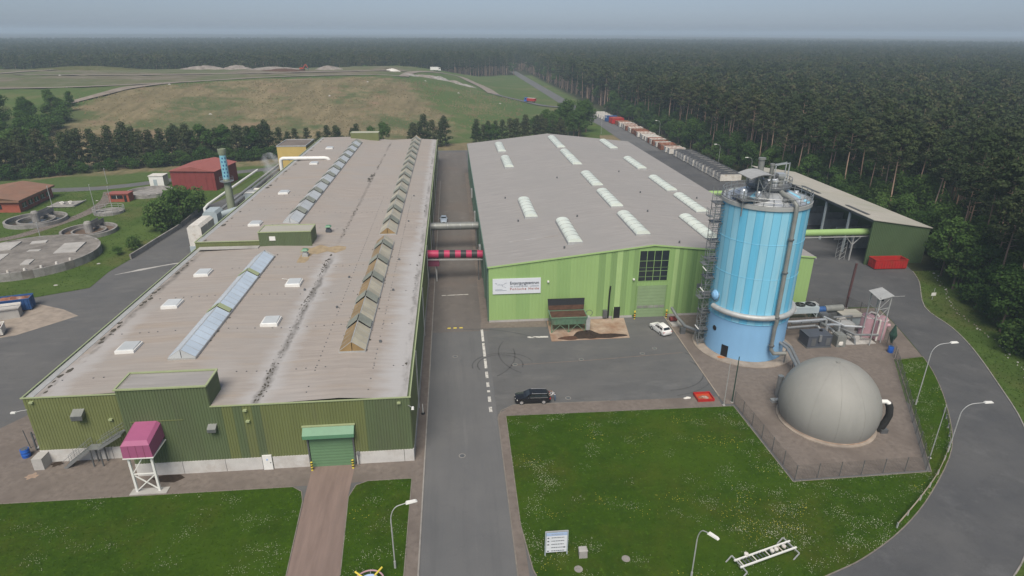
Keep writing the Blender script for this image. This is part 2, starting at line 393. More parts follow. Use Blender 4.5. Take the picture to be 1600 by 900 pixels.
# ------------------------------------------------------------------ mesh helpers
class MB:
    """Collects shapes and links them as ONE mesh object."""
    def __init__(self):
        self.v, self.f, self.mi, self.cur = [], [], [], 0
    def add(self, vs, fs):
        o = len(self.v)
        self.v.extend([tuple(p) for p in vs])
        for f in fs:
            self.f.append([i + o for i in f])
            self.mi.append(self.cur)
        return self
    def box(self, x0, x1, y0, y1, z0, z1):
        return self.add([(x0, y0, z0), (x1, y0, z0), (x1, y1, z0), (x0, y1, z0), (x0, y0, z1), (x1, y0, z1), (x1, y1, z1), (x0, y1, z1)],
                        [(0, 3, 2, 1), (4, 5, 6, 7), (0, 1, 5, 4), (1, 2, 6, 5), (2, 3, 7, 6), (3, 0, 4, 7)])
    def hexa(self, p):
        return self.add(p, [(0, 3, 2, 1), (4, 5, 6, 7), (0, 1, 5, 4), (1, 2, 6, 5), (2, 3, 7, 6), (3, 0, 4, 7)])
    def quad(self, a, b, c, d):
        return self.add([a, b, c, d], [(0, 1, 2, 3)])
    def prism(self, poly, z0, z1):
        n = len(poly)
        z0s = z0 if isinstance(z0, (list, tuple)) else [z0] * n
        z1s = z1 if isinstance(z1, (list, tuple)) else [z1] * n
        vs = [(p[0], p[1], z) for p, z in zip(poly, z0s)] + [(p[0], p[1], z) for p, z in zip(poly, z1s)]
        fs = [tuple(range(n - 1, -1, -1)), tuple(range(n, 2 * n))]
        fs += [(i, (i + 1) % n, n + (i + 1) % n, n + i) for i in range(n)]
        return self.add(vs, fs)
    def tube(self, pts, r, n=8, cap=True):
        pts = [Vector(p) for p in pts]
        rs = r if isinstance(r, (list, tuple)) else [r] * len(pts)
        vs, fs = [], []
        prev = None
        for i, p in enumerate(pts):
            if i == 0: t = pts[1] - pts[0]
            elif i == len(pts) - 1: t = pts[-1] - pts[-2]
            else: t = (pts[i + 1] - p).normalized() + (p - pts[i - 1]).normalized()
            if t.length < 1e-9: t = Vector((0, 0, 1))
            t.normalize()
            if prev is None:
                a = t.cross(Vector((0, 0, 1)))
                if a.length < 1e-3: a = t.cross(Vector((0, 1, 0)))
            else:
                a = prev - t * prev.dot(t)
                if a.length < 1e-6: a = t.orthogonal()
            a.normalize()
            prev = a
            b = t.cross(a)
            k = 1.0
            if 0 < i < len(pts) - 1:
                c = (pts[i + 1] - p).normalized().dot((p - pts[i - 1]).normalized())
                k = min(1.6, 1.0 / max(0.5, math.sqrt(max(0.05, (1 + c) / 2))))
            for j in range(n):
                an = 2 * PI * j / n
                vs.append(p + a * math.cos(an) * rs[i] * (k if abs(math.cos(an)) < .3 else 1) + b * math.sin(an) * rs[i])
        for i in range(len(pts) - 1):
            for j in range(n):
                fs.append((i * n + j, i * n + (j + 1) % n, (i + 1) * n + (j + 1) % n, (i + 1) * n + j))
        if cap:
            fs.append(tuple(range(n - 1, -1, -1)))
            fs.append(tuple((len(pts) - 1) * n + j for j in range(n)))
        return self.add(vs, fs)
    def cyl(self, p0, p1, r0, r1=None, n=10):
        return self.tube([p0, p1], [r0, r0 if r1 is None else r1], n)
    def bar(self, p0, p1, w, h=None):
        """Square bar between two points."""
        h = w if h is None else h
        p0, p1 = Vector(p0), Vector(p1)
        t = (p1 - p0).normalized()
        a = t.cross(Vector((0, 0, 1)))
        if a.length < 1e-3: a = Vector((1, 0, 0))
        a.normalize()
        b = a.cross(t)
        a *= w / 2
        b *= h / 2
        return self.hexa([p0 - a - b, p0 + a - b, p1 + a - b, p1 - a - b, p0 - a + b, p0 + a + b, p1 + a + b, p1 - a + b])
    def lathe(self, c, prof, n=32, a0=0.0, a1=2 * PI, closed=True):
        full = abs(a1 - a0 - 2 * PI) < 1e-6
        m = n if full else n + 1
        vs, fs = [], []
        for (r, z) in prof:
            for j in range(m):
                a = a0 + (a1 - a0) * j / n
                vs.append((c[0] + r * math.cos(a), c[1] + r * math.sin(a), c[2] + z))
        for i in range(len(prof) - 1):
            for j in range(n):
                k = (j + 1) % m
                fs.append((i * m + j, i * m + k, (i + 1) * m + k, (i + 1) * m + j))
        return self.add(vs, fs)
    def torus(self, c, rr, r, n=32, k=8, axis='z', a0=0, a1=2 * PI):
        pts = []
        full = abs(a1 - a0 - 2 * PI) < 1e-6
        m = n if full else n + 1
        vs, fs = [], []
        for i in range(m):
            a = a0 + (a1 - a0) * i / n
            for j in range(k):
                b = 2 * PI * j / k
                x, y, z = (rr + r * math.cos(b)) * math.cos(a), (rr + r * math.cos(b)) * math.sin(a), r * math.sin(b)
                vs.append((c[0] + x, c[1] + y, c[2] + z) if axis == 'z' else (c[0] + x, c[1] + z, c[2] + y))
        for i in range(n):
            for j in range(k):
                i2, j2 = (i + 1) % m, (j + 1) % k
                fs.append((i * k + j, i2 * k + j, i2 * k + j2, i * k + j2))
        return self.add(vs, fs)
    def corr(self, p0, p1, z0, z1, pitch=0.32, depth=0.05, thick=0.05):
        """Ribbed sheet standing from p0 to p1; outward normal is to the right of p0->p1. z1 may be a pair."""
        p0, p1 = Vector((*p0, 0)), Vector((*p1, 0))
        L = (p1 - p0).length
        t = (p1 - p0) / L
        nrm = Vector((t.y, -t.x, 0))
        za, zb = z1 if isinstance(z1, (list, tuple)) else (z1, z1)
        k = max(1, round(L / pitch))
        prof = []
        for i in range(k):
            for u, d in ((0.0, 0), (0.18, 0), (0.32, 1), (0.82, 1)):
                prof.append(((i + u) / k * L, d * depth))
        prof.append((L, 0))
        vs, fs = [], []
        for s, d in prof:
            b = p0 + t * s + nrm * d
            vs += [(b.x, b.y, z0), (b.x, b.y, za + (zb - za) * s / L)]
        for i in range(len(prof) - 1):
            fs.append((2 * i, 2 * i + 2, 2 * i + 3, 2 * i + 1))
        return self.add(vs, fs)
    def mesh(self, name, mats, smooth=False):
        me = bpy.data.meshes.new(name)
        me.from_pydata(self.v, [], self.f)
        for m in (mats if isinstance(mats, (list, tuple)) else [mats]):
            me.materials.append(m)
        if any(self.mi):
            me.polygons.foreach_set('material_index', self.mi)
        me.update()
        if smooth:
            me.polygons.foreach_set('use_smooth', [True] * len(me.polygons))
            me.set_sharp_from_angle(angle=R(38))
        return me
    def build(self, name, mats, parent=None, smooth=False):
        if parent is not None:
            o = world_loc(parent)
            self.v = [(p[0] - o[0], p[1] - o[1], p[2] - o[2]) for p in self.v]
        me = self.mesh(name, mats, smooth)
        ob = bpy.data.objects.new(name, me)
        COL.objects.link(ob)
        ob.parent = parent
        return ob

def world_loc(o):
    x = Vector((0, 0, 0))
    while o is not None:
        x += o.location
        o = o.parent
    return x

def tag(o, label=None, cat=None, group=None, kind=None):
    if label: o['label'] = label
    if cat: o['category'] = cat
    if group: o['group'] = group
    if kind: o['kind'] = kind
    return o

def thing(name, label, cat, loc=(0, 0, 0), group=None):
    o = bpy.data.objects.new(name, None)
    o.empty_display_size = 0.3
    COL.objects.link(o)
    o.location = loc
    return tag(o, label, cat, group)

def struct(name, mb, m, smooth=False):
    return tag(mb.build(name, m, None, smooth), kind='structure')

def link_copy(o, loc=None, parent=None, rot=None, scale=None):
    c = o.copy()
    COL.objects.link(c)
    if parent is not None: c.parent = parent
    if loc is not None: c.location = loc
    if rot is not None: c.rotation_euler = rot
    if scale is not None: c.scale = scale
    return c

def copy_tree(o, parent=None):
    c = o.copy()
    COL.objects.link(c)
    c.parent = parent
    for ch in list(o.children):
        copy_tree(ch, c)
    return c

def place(o, loc, rz=0.0, sc=1.0, label=None, group=None):
    o.location = loc
    o.rotation_euler = (0, 0, rz)
    o.scale = (sc, sc, sc) if not isinstance(sc, tuple) else sc
    if label: o['label'] = label
    if group: o['group'] = group
    return o

# ------------------------------------------------------------------ terrain
def crest(X): return np.interp(X, [-600, -245, -178, -125, -63, 0, 60, 100], [270, 338, 368, 431, 454, 470, 480, 490])
def toe(X): return np.interp(X, [-600, -245, -150, -100, 0, 60], [150, 190, 232, 262, 285, 300])
def rear(X): return np.interp(X, [-150, -30, 60], [548, 612, 690])
def mound(X, Y):
    X, Y = np.asarray(X, float), np.asarray(Y, float)
    t = np.clip((Y - toe(X)) / (crest(X) - toe(X)), 0, 1)
    t = t * t * (3 - 2 * t) * .35 + t * .65
    f = np.clip((66 - X) / 125, 0, 1)
    f = f * f * (3 - 2 * f)
    r = np.clip((rear(X) + 48 - Y) / 48, 0, 1)
    r = r * r * (3 - 2 * r)
    return 17.5 * t * f * r
def gz(x, y): return float(mound(x, y))

def axis_values(lo, hi, fine_lo, fine_hi, step):
    a = list(np.arange(fine_lo, fine_hi + .1, step))
    s, x = step, fine_lo
    while x > lo:
        s *= 1.35
        x -= s
        a.insert(0, max(x, lo))
    s, x = step, fine_hi
    while x < hi:
        s *= 1.35
        x += s
        a.append(min(x, hi))
    return np.array(a)

def build_ground():
    xs = axis_values(-16000, 16000, -420, 110, 6.0)
    ys = axis_values(-800, 18000, 170, 700, 6.0)
    gx, gy = np.meshgrid(xs, ys)
    z = mound(gx, gy)
    rng = np.random.default_rng(3)
    bumpy = np.clip(z / 6, 0, 1) * rng.normal(0, 0.16, z.shape)
    z = z + bumpy - 0.04
    nx, ny = len(xs), len(ys)
    v = np.stack([gx, gy, z], -1).reshape(-1, 3)
    idx = np.arange(nx * ny).reshape(ny, nx)
    f = np.stack([idx[:-1, :-1], idx[:-1, 1:], idx[1:, 1:], idx[1:, :-1]], -1).reshape(-1, 4)
    me = bpy.data.meshes.new('ground')
    me.from_pydata(v.tolist(), [], f.tolist())
    me.materials.append(M['ground'])
    me.polygons.foreach_set('use_smooth', [True] * len(me.polygons))
    o = bpy.data.objects.new('ground', me)
    COL.objects.link(o)
    tag(o, kind='structure')
    # ground cover by place: 0 meadow, 1 dry grass of the landfill slope, 2 bare earth, 3 forest floor
    def slope_dry(x, y):
        d = np.clip((y - toe(x) + 5) / 15, 0, 1) * np.clip((crest(x) + 4 - y) / 14, 0, 1)
        left = np.clip((x + 186 - (y - 250) * 0.05) / 10, 0, 1)
        right = np.clip((20 - x - (y - 300) * 0.22) / 30, 0, 1)
        return d * left * right
    dry = slope_dry(gx, gy)
    bare = np.clip((gy - crest(gx) - 12) / 20, 0, 1) * np.clip((rear(gx) - gy + 10) / 20, 0, 1) * np.clip((-20 - gx) / 30, 0, 1)
    bare *= 0.5 + 0.45 * (np.sin(gx * 0.031 + 2) * np.sin(gy * 0.05 + gx * 0.013) > 0)
    strip = np.clip((gy - 236 - (gx + 60) * 0.25) / 4, 0, 1) * np.clip((268 + (gx + 60) * 0.25 - gy) / 5, 0, 1) * ((gx > -140) & (gx < 80))
    dry = np.maximum(dry, strip * 0.8)
    wood = ((gx > 93) | (gy > rear(gx) + 52) | (gx < -420)).astype(float)
    colr = np.stack([dry, bare, wood, np.ones_like(dry)], -1).reshape(-1, 4).astype(np.float32)
    at = me.color_attributes.new('cover', 'FLOAT_COLOR', 'POINT')
    at.data.foreach_set('color', colr.ravel())
    return o

def ground_material():
    m, nt, b, pos = new_mat('ground')
    at = nt.nodes.new('ShaderNodeAttribute')
    at.attribute_name = 'cover'
    sep = nt.nodes.new('ShaderNodeSeparateColor')
    nt.links.new(at.outputs['Color'], sep.inputs[0])
    fine = _noise(nt, pos, 0.9, 8.0, 0.7)
    green = _mix(nt, _range(nt, fine, 0.35, 0.68), (0.058, 0.095, 0.028), (0.095, 0.135, 0.045))
    green = _mix(nt, _range(nt, _noise(nt, pos, 0.035, 6.0, 0.65), 0.5, 0.7), green, (0.150, 0.140, 0.070))
    dry = _mix(nt, _range(nt, _noise(nt, pos, 0.22, 8.0, 0.75, (1, 0.16, 1)), 0.34, 0.66), (0.125, 0.110, 0.060), (0.245, 0.200, 0.120))
    dry = _mix(nt, _range(nt, _noise(nt, pos, 0.030, 8.0, 0.72, (0.8, 0.7, 1)), 0.48, 0.58), dry, (0.080, 0.104, 0.042))
    dry = _mix(nt, _range(nt, _noise(nt, pos, 0.07, 8.0, 0.75, (1, 0.5, 1)), 0.5, 0.62, 0, 0.75), dry, (0.135, 0.115, 0.066))
    dry = _mix(nt, _range(nt, _noise(nt, pos, 0.05, 5.0, 0.6), 0.56, 0.70, 0, 0.8), dry, (0.23, 0.160, 0.108))
    bare = _mix(nt, _range(nt, _noise(nt, pos, 0.08, 7.0, 0.7), 0.35, 0.66), (0.105, 0.102, 0.058), (0.200, 0.168, 0.138))
    wood = _mix(nt, _range(nt, fine, 0.35, 0.7), (0.030, 0.036, 0.018), (0.052, 0.058, 0.028))
    wob = _math(nt, 'ADD', _range(nt, _noise(nt, pos, 0.09, 6.0, 0.7), 0.3, 0.7, -0.35, 0.35), sep.outputs[0])
    c = _mix(nt, _range(nt, wob, 0.3, 0.7), green, dry)
    c = _mix(nt, sep.outputs[1], c, bare)
    c = _mix(nt, sep.outputs[2], c, wood)
    nt.links.new(c, b.inputs['Base Color'])
    b.inputs['Roughness'].default_value = 0.95
    b.inputs['Specular IOR Level'].default_value = 0.1
    return m
M['ground'] = ground_material()
build_ground()

def sheet(name, poly, z, m, thick=None):
    mb = MB()
    if thick:
        mb.prism(poly, z - thick, z)
    else:
        mb.add([(x, y, z) for x, y in poly], [tuple(range(len(poly)))])
    return struct(name, mb, m)

def smooth_path(pts, n=8):
    P = [Vector((*p, 0)) if len(p) == 2 else Vector(p) for p in pts]
    out = []
    for i in range(len(P) - 1):
        p0, p1, p2, p3 = P[max(i - 1, 0)], P[i], P[i + 1], P[min(i + 2, len(P) - 1)]
        for k in range(n):
            t = k / n
            out.append(0.5 * ((2 * p1) + (p2 - p0) * t + (2 * p0 - 5 * p1 + 4 * p2 - p3) * t * t + (3 * p1 - p0 - 3 * p2 + p3) * t ** 3))
    out.append(P[-1])
    return out

def strip(name, pts, width, m, dz=0.05, drape=False, kind='structure', n=6, jitter=0.0):
    path = smooth_path(pts, n)
    mb = MB()
    vs = []
    ws = width if isinstance(width, (list, tuple)) else None
    for i, p in enumerate(path):
        t = (path[min(i + 1, len(path) - 1)] - path[max(i - 1, 0)]).normalized()
        nn = Vector((-t.y, t.x, 0))
        w = (np.interp(i / (len(path) - 1), np.linspace(0, 1, len(ws)), ws) if ws else width) / 2
        for s in (-1, -0.33, 0.33, 1):
            q = p + nn * w * s * (1 + (random.uniform(-jitter, jitter) if abs(s) == 1 else 0))
            vs.append((q.x, q.y, (gz(q.x, q.y) if drape else 0) + dz + (0.25 if drape else 0)))
    fs = [(4 * i + j, 4 * i + j + 1, 4 * i + 5 + j, 4 * i + 4 + j) for i in range(len(path) - 1) for j in range(3)]
    mb.add(vs, fs)
    return tag(mb.build(name, m), kind=kind)

def kerb(name, pts, w=0.14, h=0.12, closed=False, z=0.0, m=None):
    mb = MB()
    P = [Vector((*p, z)) for p in pts]
    L = len(P)
    for i in range(L if closed else L - 1):
        a, b = P[i], P[(i + 1) % L]
        d = (b - a)
        if d.length < 1e-4: continue
        mb.bar(a + Vector((0, 0, h / 2)), b + Vector((0, 0, h / 2 + 0.0015 * (i % 3))), w, h)
    return struct(name, mb, m or M['kerb'])

# site surfaces, each a few millimetres above the one below
INNER = [(12, 33.2), (20, 35.0), (25, 36.5), (32.8, 39.1), (37.6, 40.8), (43.8, 44.0), (50.4, 48.6), (58.5, 55.7), (64.1, 63.4), (68.5, 71.2), (71.1, 77.5), (74.2, 87.6), (76.0, 95.3)]
OUTER = [(20, 24), (34, 28.5), (49.5, 37.2), (56.5, 42.6), (64, 50.2), (71.1, 59.2), (76.1, 68.8), (80.8, 79.0), (83.2, 86.4), (84.6, 94.7), (92.0, 106.0), (95.0, 112.0)]
inner_s = [(p.x, p.y) for p in smooth_path(INNER, 4)]
outer_s = [(p.x, p.y) for p in smooth_path(OUTER, 4)]
sheet('asphalt_yard', [(-120, 20), (60, 20), (60, 90), (62.5, 96), (62.5, 262), (-64, 262), (-64, 200), (-90, 110), (-120, 110)], 0.0, M['asphalt'])
sheet('street', [(-4.4, 20), (4.6, 20), (4.6, 92), (-4.4, 92)], 0.006, M['asphalt_road'])
sheet('street_between_halls', [(-5.6, 92), (5.1, 92), (5.1, 258), (-5.6, 258)], 0.006, M['asphalt_warm'])
sheet('curved_road', outer_s + [(97, 118), (97, 262), (90, 300), (62.4, 262), (62.4, 96), (76.0, 95.5)] + inner_s[::-1], 0.012, M['asphalt_bend'])
sheet('forest_road', [(76.5, 255), (96.5, 255), (96, 392), (84.5, 400), (83, 820), (74, 820), (75.5, 400), (78.5, 330)], 0.016, M['asphalt_road'])
sheet('side_verge', [(62.6, 262), (78.3, 330), (74, 345), (62, 345), (60, 262)], 0.02, M['meadow'])
sheet('drive', [(-17.15, 59.1), (-12.35, 59.1), (-12.4, 53.5), (-11.6, 43), (-11.3, 20), (-16.0, 20), (-16.4, 43.6), (-17.0, 54)], 0.028, M['paver_red'])
sheet('brick_paving', [(-120, 56), (-100, 56), (-17, 55.85), (-12.4, 55.9), (-5.72, 56.1), (-5.72, 20), (-4.5, 20), (-4.5, 205), (-5.75, 205), (-5.75, 59.3), (-36.3, 59.3), (-36.3, 62.8), (-48.2, 62.8), (-48.2, 86), (-57.5, 70), (-75, 58)], 0.02, M['paver'])
sheet('brick_paving_east', [(4.7, 20), (5.7, 20), (5.7, 67.3), (34.7, 66.9), (34.9, 69.2), (6.8, 69.6), (4.7, 67.6)], 0.016, M['paver'])
sheet('wall_strip', [(3.9, 95.1), (5.1, 95.1), (5.1, 217), (3.9, 217)], 0.016, M['paver'])
sheet('wall_strip_front', [(3.7, 93.0), (14.9, 92.6), (14.9, 95.05), (3.7, 95.1)], 0.022, M['paver'])
sheet('plant_paving', [(35.9, 95.0), (35.1, 69.2), (35.2, 67.3), (36.5, 67.2), (36.7, 52.0), (52.5, 52.2), (66.0, 76.8), (71.0, 77.4), (74.1, 87.6), (75.8, 95.2), (62, 95.3)], 0.03, M['paver'])
sheet('concrete_pad', [(14.8, 87.2), (27.7, 87.4), (28.7, 94.9), (15.1, 94.9)], 0.03, M['concrete_rust'])
sheet('dusty_yard', [(-100, 90), (-82, 93), (-72, 97), (-66, 104), (-70, 107), (-76, 110), (-100, 109)], 0.012, M['dust'])

# lawns
LAWN_E = [(5.7, 67.1), (5.55, 48.0), (6.1, 42.3), (7.2, 38.5), (9.4, 34.5)] + inner_s[1:-9] + [(71.0, 77.2), (66.3, 76.6), (52.9, 51.85), (36.35, 51.65), (36.1, 66.7)]
LAWN_E = [p for p in LAWN_E if p[1] < 77.6]
LAWN_W = [(-120, 20), (-16.05, 20), (-16.45, 43.6), (-17.05, 53.3), (-17.5, 54.9), (-18.6, 55.75), (-120, 55.95)]
LAWN_C = [(-11.25, 20), (-5.75, 20), (-5.75, 56.0), (-10.6, 56.0), (-11.8, 55.4), (-12.35, 53.6), (-11.55, 43.2)]
MEADOW_W = [(-230, 60), (-118, 108), (-84.3, 112.7), (-78.4, 113.1), (-70.8, 117.1), (-71.5, 125.8), (-70.4, 134.7), (-70.1, 143.6), (-69.4, 154.6), (-70.0, 180.8), (-68.2, 207.8), (-66, 226), (-84, 226), (-125, 199), (-230, 196)]
sheet('lawn', LAWN_E, 0.07, M['lawn'])
sheet('lawn_west', LAWN_W, 0.07, M['lawn'])
sheet('lawn_centre', LAWN_C, 0.07, M['lawn'])
sheet('meadow_west', MEADOW_W, 0.05, M['meadow'])
sheet('verge', [(97.5, 112.0)] + outer_s[::-1] + [(40, 12), (140, 12), (140, 112)], 0.02, M['meadow'])
kerb('kerb_lawn', LAWN_E, closed=True, w=.10, h=.08, m=M['kerb_low'])
kerb('kerb_lawn_west', LAWN_W[1:], w=0.10, h=.08, m=M['kerb_low'])
kerb('kerb_lawn_centre', LAWN_C[1:], w=0.10, h=.08, m=M['kerb_low'])
kerb('kerb_street', [(-4.45, 20), (-4.45, 205)], 0.16, 0.10)
kerb('kerb_street_east', [(4.65, 20), (4.65, 66.8), (5.2, 68.4), (6.9, 69.6), (20, 69.4)], 0.12, 0.05, m=M['kerb_low'])
kerb('kerb_plant', [(35.9, 94.9), (35.15, 69.2)], 0.16, 0.08, m=M['dust'])
kerb('kerb_verge', outer_s[8:], 0.14, 0.08)
strip('path', [(-125, 147), (-107.7, 150), (-102.6, 160), (-100.0, 172), (-101.1, 185), (-106, 198)], 3.2, M['paver'], 0.07)
strip('service_road', [(-200, 198), (-123.5, 201), (-106, 205), (-94.9, 212.6), (-80, 222), (-64, 231), (-60, 245)], 5.5, M['asphalt_road'], 0.075)

strip('spill_streak', [(-69.5, 124.0), (-65.5, 126.6), (-60.5, 129.6), (-55.0, 132.0)], [.15, .9, .7, 1.1], M['concrete'], .008, n=3, jitter=.4)
# painted markings and tyre marks
mk = 0
for y0, y1 in ((88.2, 92.5), (83.2, 87.6), (79.6, 82.5), (76.8, 78.6), (74.4, 75.6), (73.0, 73.5), (70.6, 71.9), (68.2, 69.4)):
    mb = MB().add([(3.62, y0, .026), (4.02, y0, .026), (4.02, y1, .026), (3.62, y1, .026)], [(0, 1, 2, 3)])
    struct('road_marking', mb, M['paint_white'])
struct('road_marking', MB().quad((11.1, 88.75, .012), (14.5, 88.7, .012), (14.5, 89.25, .012), (11.1, 89.3, .012)), M['paint_white'])
for x0 in (-1.9, -0.9, 0.1):
    struct('road_marking', MB().quad((x0, 93.3, .012), (x0 + .55, 93.3, .012), (x0 + .55, 93.7, .012), (x0, 93.7, .012)), M['yellow_bright'])
struct('road_marking', MB().quad((-3.0, 107.4, .012), (2.0, 107.6, .012), (2.0, 107.85, .012), (-3.0, 107.65, .012)), M['paint_white'])
def tyre_mark(c, r, a0, a1, w=0.22, sq=1.0):
    pts = [(c[0] + r * math.cos(R(a)), c[1] + r * math.sin(R(a)) * sq) for a in np.linspace(a0, a1, 14)]
    strip('tyre_mark', pts, w, M['asphalt_dark'], 0.0135, n=2)
for k, (c, r, a0, a1, sq) in enumerate([((6.0, 80.5), 3.4, -20, 205, .9), ((6.4, 80.4), 4.6, 10, 190, .8), ((2.0, 84), 6.5, -60, 10, 1.2), ((28, 77), 9, -80, 40, .8),
                                        ((29, 76.5), 6.5, -90, 30, .8), ((14, 84), 8, 150, 230, 1), ((1.5, 62), 22, 60, 92, 1.4)]):
    tyre_mark(c, r, a0, a1, 0.18, sq)
strip('drain_channel', [(7.5, 80.2), (20, 80.7), (34.5, 81.8)], 0.18, M['paver'], 0.0135, n=1)
for k, x in enumerate((-0.9, 1.1)):
    strip('wheel_track', [(x, 22), (x + .1, 60), (x, 92)], 0.9, M['asphalt_road'], 0.0105, n=3)

# tracks, dug ground and rubble on the landfill
strip('hill_track', [(-300, 352), (-235, 361.4), (-207, 368), (-181.5, 384), (-155, 407), (-127, 439), (-98, 457), (-60, 468), (-34, 476)], [5, 6, 6, 6, 6, 5], M['dirt_track'], 0.1, True)
strip('hill_track', [(-186, 318), (-181, 334.7), (-177, 353), (-173.4, 370), (-160, 402)], [3.5, 5, 6], M['dirt_track'], 0.14, True)
strip('hill_track', [(-330, 420), (-313, 515), (-300, 545)], 7, M['dirt_track'], 0.1, True)
strip('hill_track', [(-34, 478), (-30, 540), (-12, 590), (8, 598), (18, 560), (27, 520), (31.5, 475)], [7, 6, 6, 8, 9, 9], M['dirt_track'], 0.12, True)
strip('hill_track', [(31.5, 475), (42, 462), (51.6, 447), (62, 425), (76, 412)], [6, 5, 5, 5], M['asphalt_road'], 0.16, True)
strip('hill_track', [(-300, 480), (-240, 470), (-180, 478), (-110, 500), (-60, 520), (-36, 540)], [4, 6, 9, 9, 6], M['dirt_track'], 0.1, True)
def heap(name, x, y, rx, ry, h, m, seed=0, base=None, label=None, cat='heap', group=None, n=26):
    rng = random.Random(seed)
    b = gz(x, y) if base is None else base
    mb = MB()
    rings = 9
    vs, fs = [], []
    ph = [rng.uniform(0, 6.28) for _ in range(4)]
    for i in range(rings + 1):
        t = i / rings
        for j in range(n):
            a = 2 * PI * j / n
            k = 1 + .16 * math.sin(2 * a + ph[0]) + .1 * math.sin(3 * a + ph[1]) + .07 * math.sin(5 * a + ph[2])
            r = (1 - t) * k
            z = h * (1 - (1 - t) ** 1.5 * 1.0) * (1 + rng.uniform(-.16, .16)) if i else -0.3
            px, py = x + rx * r * math.cos(a), y + ry * r * math.sin(a)
            vs.append((px, py, (gz(px, py) if base is None else base) + z))
    for i in range(rings):
        for j in range(n):
            fs.append((i * n + j, i * n + (j + 1) % n, (i + 1) * n + (j + 1) % n, (i + 1) * n + j))
    fs.append(tuple(rings * n + j for j in range(n)))
    mb.add(vs, fs)
    return tag(mb.build(name, m), label, cat, group)
for k, (x, y, rx, ry, h, mm, lab) in enumerate([
        (-171, 545, 12, 5, 3.0, 'rubble', 'pale rubble heap on the left of the landfill top'), (-196, 546, 16, 6, 2.6, 'rubble', 'long low rubble heap at the far left landfill edge'),
        (-142, 540, 22, 7, 2.0, 'rubble', 'broad grey rubble heap on the middle of the landfill top'), (-98, 538, 11, 5, 2.8, 'rubble', 'steep grey rubble heap near the excavator on the landfill'),
        (-128, 520, 20, 6, 1.6, 'soil_red', 'reddish earth bank below the rubble heaps on the landfill'), (-282, 540, 40, 8, 2.6, 'bank', 'grassy bank on the far left landfill edge'),
        (-46, 528, 7, 4, 1.6, 'white_dirty', 'small white gravel pile beside the landfill track')]):
    heap('rubble_heap', x, y, rx, ry, h, M[mm], 20 + k, None, lab, 'heap', 'heaps on the landfill')
for k, (x, y, rx, ry, h) in enumerate([(-30, 500, 6, 4, 1.2), (-20, 508, 8, 4, 1.6), (-8, 515, 9, 4, 2.2), (4, 512, 7, 3.5, 1.8), (12, 505, 8, 3, 1.2), (-14, 520, 9, 3, 1.4)]):
    heap('spoil_heap', x, y, rx, ry, h, M['rubble' if k % 2 else 'concrete_dark'], 40 + k, None,
         ['pale spoil heap at the left end of the dug area', 'grey spoil heap second from the left in the dug area', 'tallest grey spoil heap in the dug area on the slope',
          'spoil heap beside the track in the dug area', 'low grey spoil heap at the right end of the dug area', 'low spoil heap behind the dug area'][k], 'heap', 'spoil heaps on the landfill flank')

# ================================================================== olive production hall (left)
AX0, AX1, AY0, AYL, AY1, AH = -48.1, -5.7, 59.2, 62.7, 237.7, 8.65
hallA = thing('production_hall', 'long olive green hall with flat beige roof and ridge skylights, left of the street', 'hall', (AX1, AY0, 0))
RX = [-47.2, -36.3, -33.7, -22.4, -13.4, -6.0]
RZ = [8.42, 8.80, 8.86, 8.50, 8.86, 8.40]
def roofz(x, y):
    z = float(np.interp(x, RX, RZ))
    if y > 113.45:
        z += float(np.interp(x, [-47.2, -36.3, -30, -22.4], [1.25, 1.05, 0.35, 0.0]))
    return z
MB().prism([(AX0 + .06, AYL + .06), (-36.14, AYL + .06), (-36.14, AY0 + .06), (AX1 - .06, AY0 + .06), (AX1 - .06, AY1), (AX0 + .06, AY1)], 0, 8.3).build('wall', M['olive_dark'], hallA)
mb = MB()
ysets = [AY0 + .1, AYL + .1, 75, 90, 105, 113.45]
def roof_part(xs, ys, mbx):
    for i in range(len(xs) - 1):
        for j in range(len(ys) - 1):
            q = [(xs[i], ys[j]), (xs[i + 1], ys[j]), (xs[i + 1], ys[j + 1]), (xs[i], ys[j + 1])]
            e = 1e-3 if ys[0] > 113.4 else 0
            mbx.quad(*[(x, y, roofz(x, y + (e if y == ys[0] else -e if False else 0))) for x, y in q])
roof_part([-36.3, -33.7, -30, -26.5, -22.4, -13.4, -6.0], [AY0 + .1, AYL + .1, 75, 90, 105, 113.45], mb)
roof_part([-47.2, -36.3], [AYL + .1, 75, 90, 105, 113.45], mb)
roof_part([-47.2, -36.3, -33.7, -30, -26.5, -22.4, -13.4, -6.0], [113.46, 130, 160, 190, 215, AY1 - .1], mb)
mb.build('roof', M['roof_hall'], hallA)
# step wall between front and rear roof
MB().corr((AX0, 113.45), (-36.3, 113.45), 8.2, 9.82, 0.32, 0.05).build('cladding_panel', M['olive'], hallA)
MB().prism([(-36.3, 113.40), (-22.4, 113.40), (-22.4, 113.46), (-36.3, 113.46)], 8.4, [9.88, 8.52, 8.52, 9.88]).build('step_flashing', M['roof_hall'], hallA)
MB().box(-48.15, -36.3, 113.30, 113.52, 9.82, 9.93).build('roof_trim', M['trim_green'], hallA)

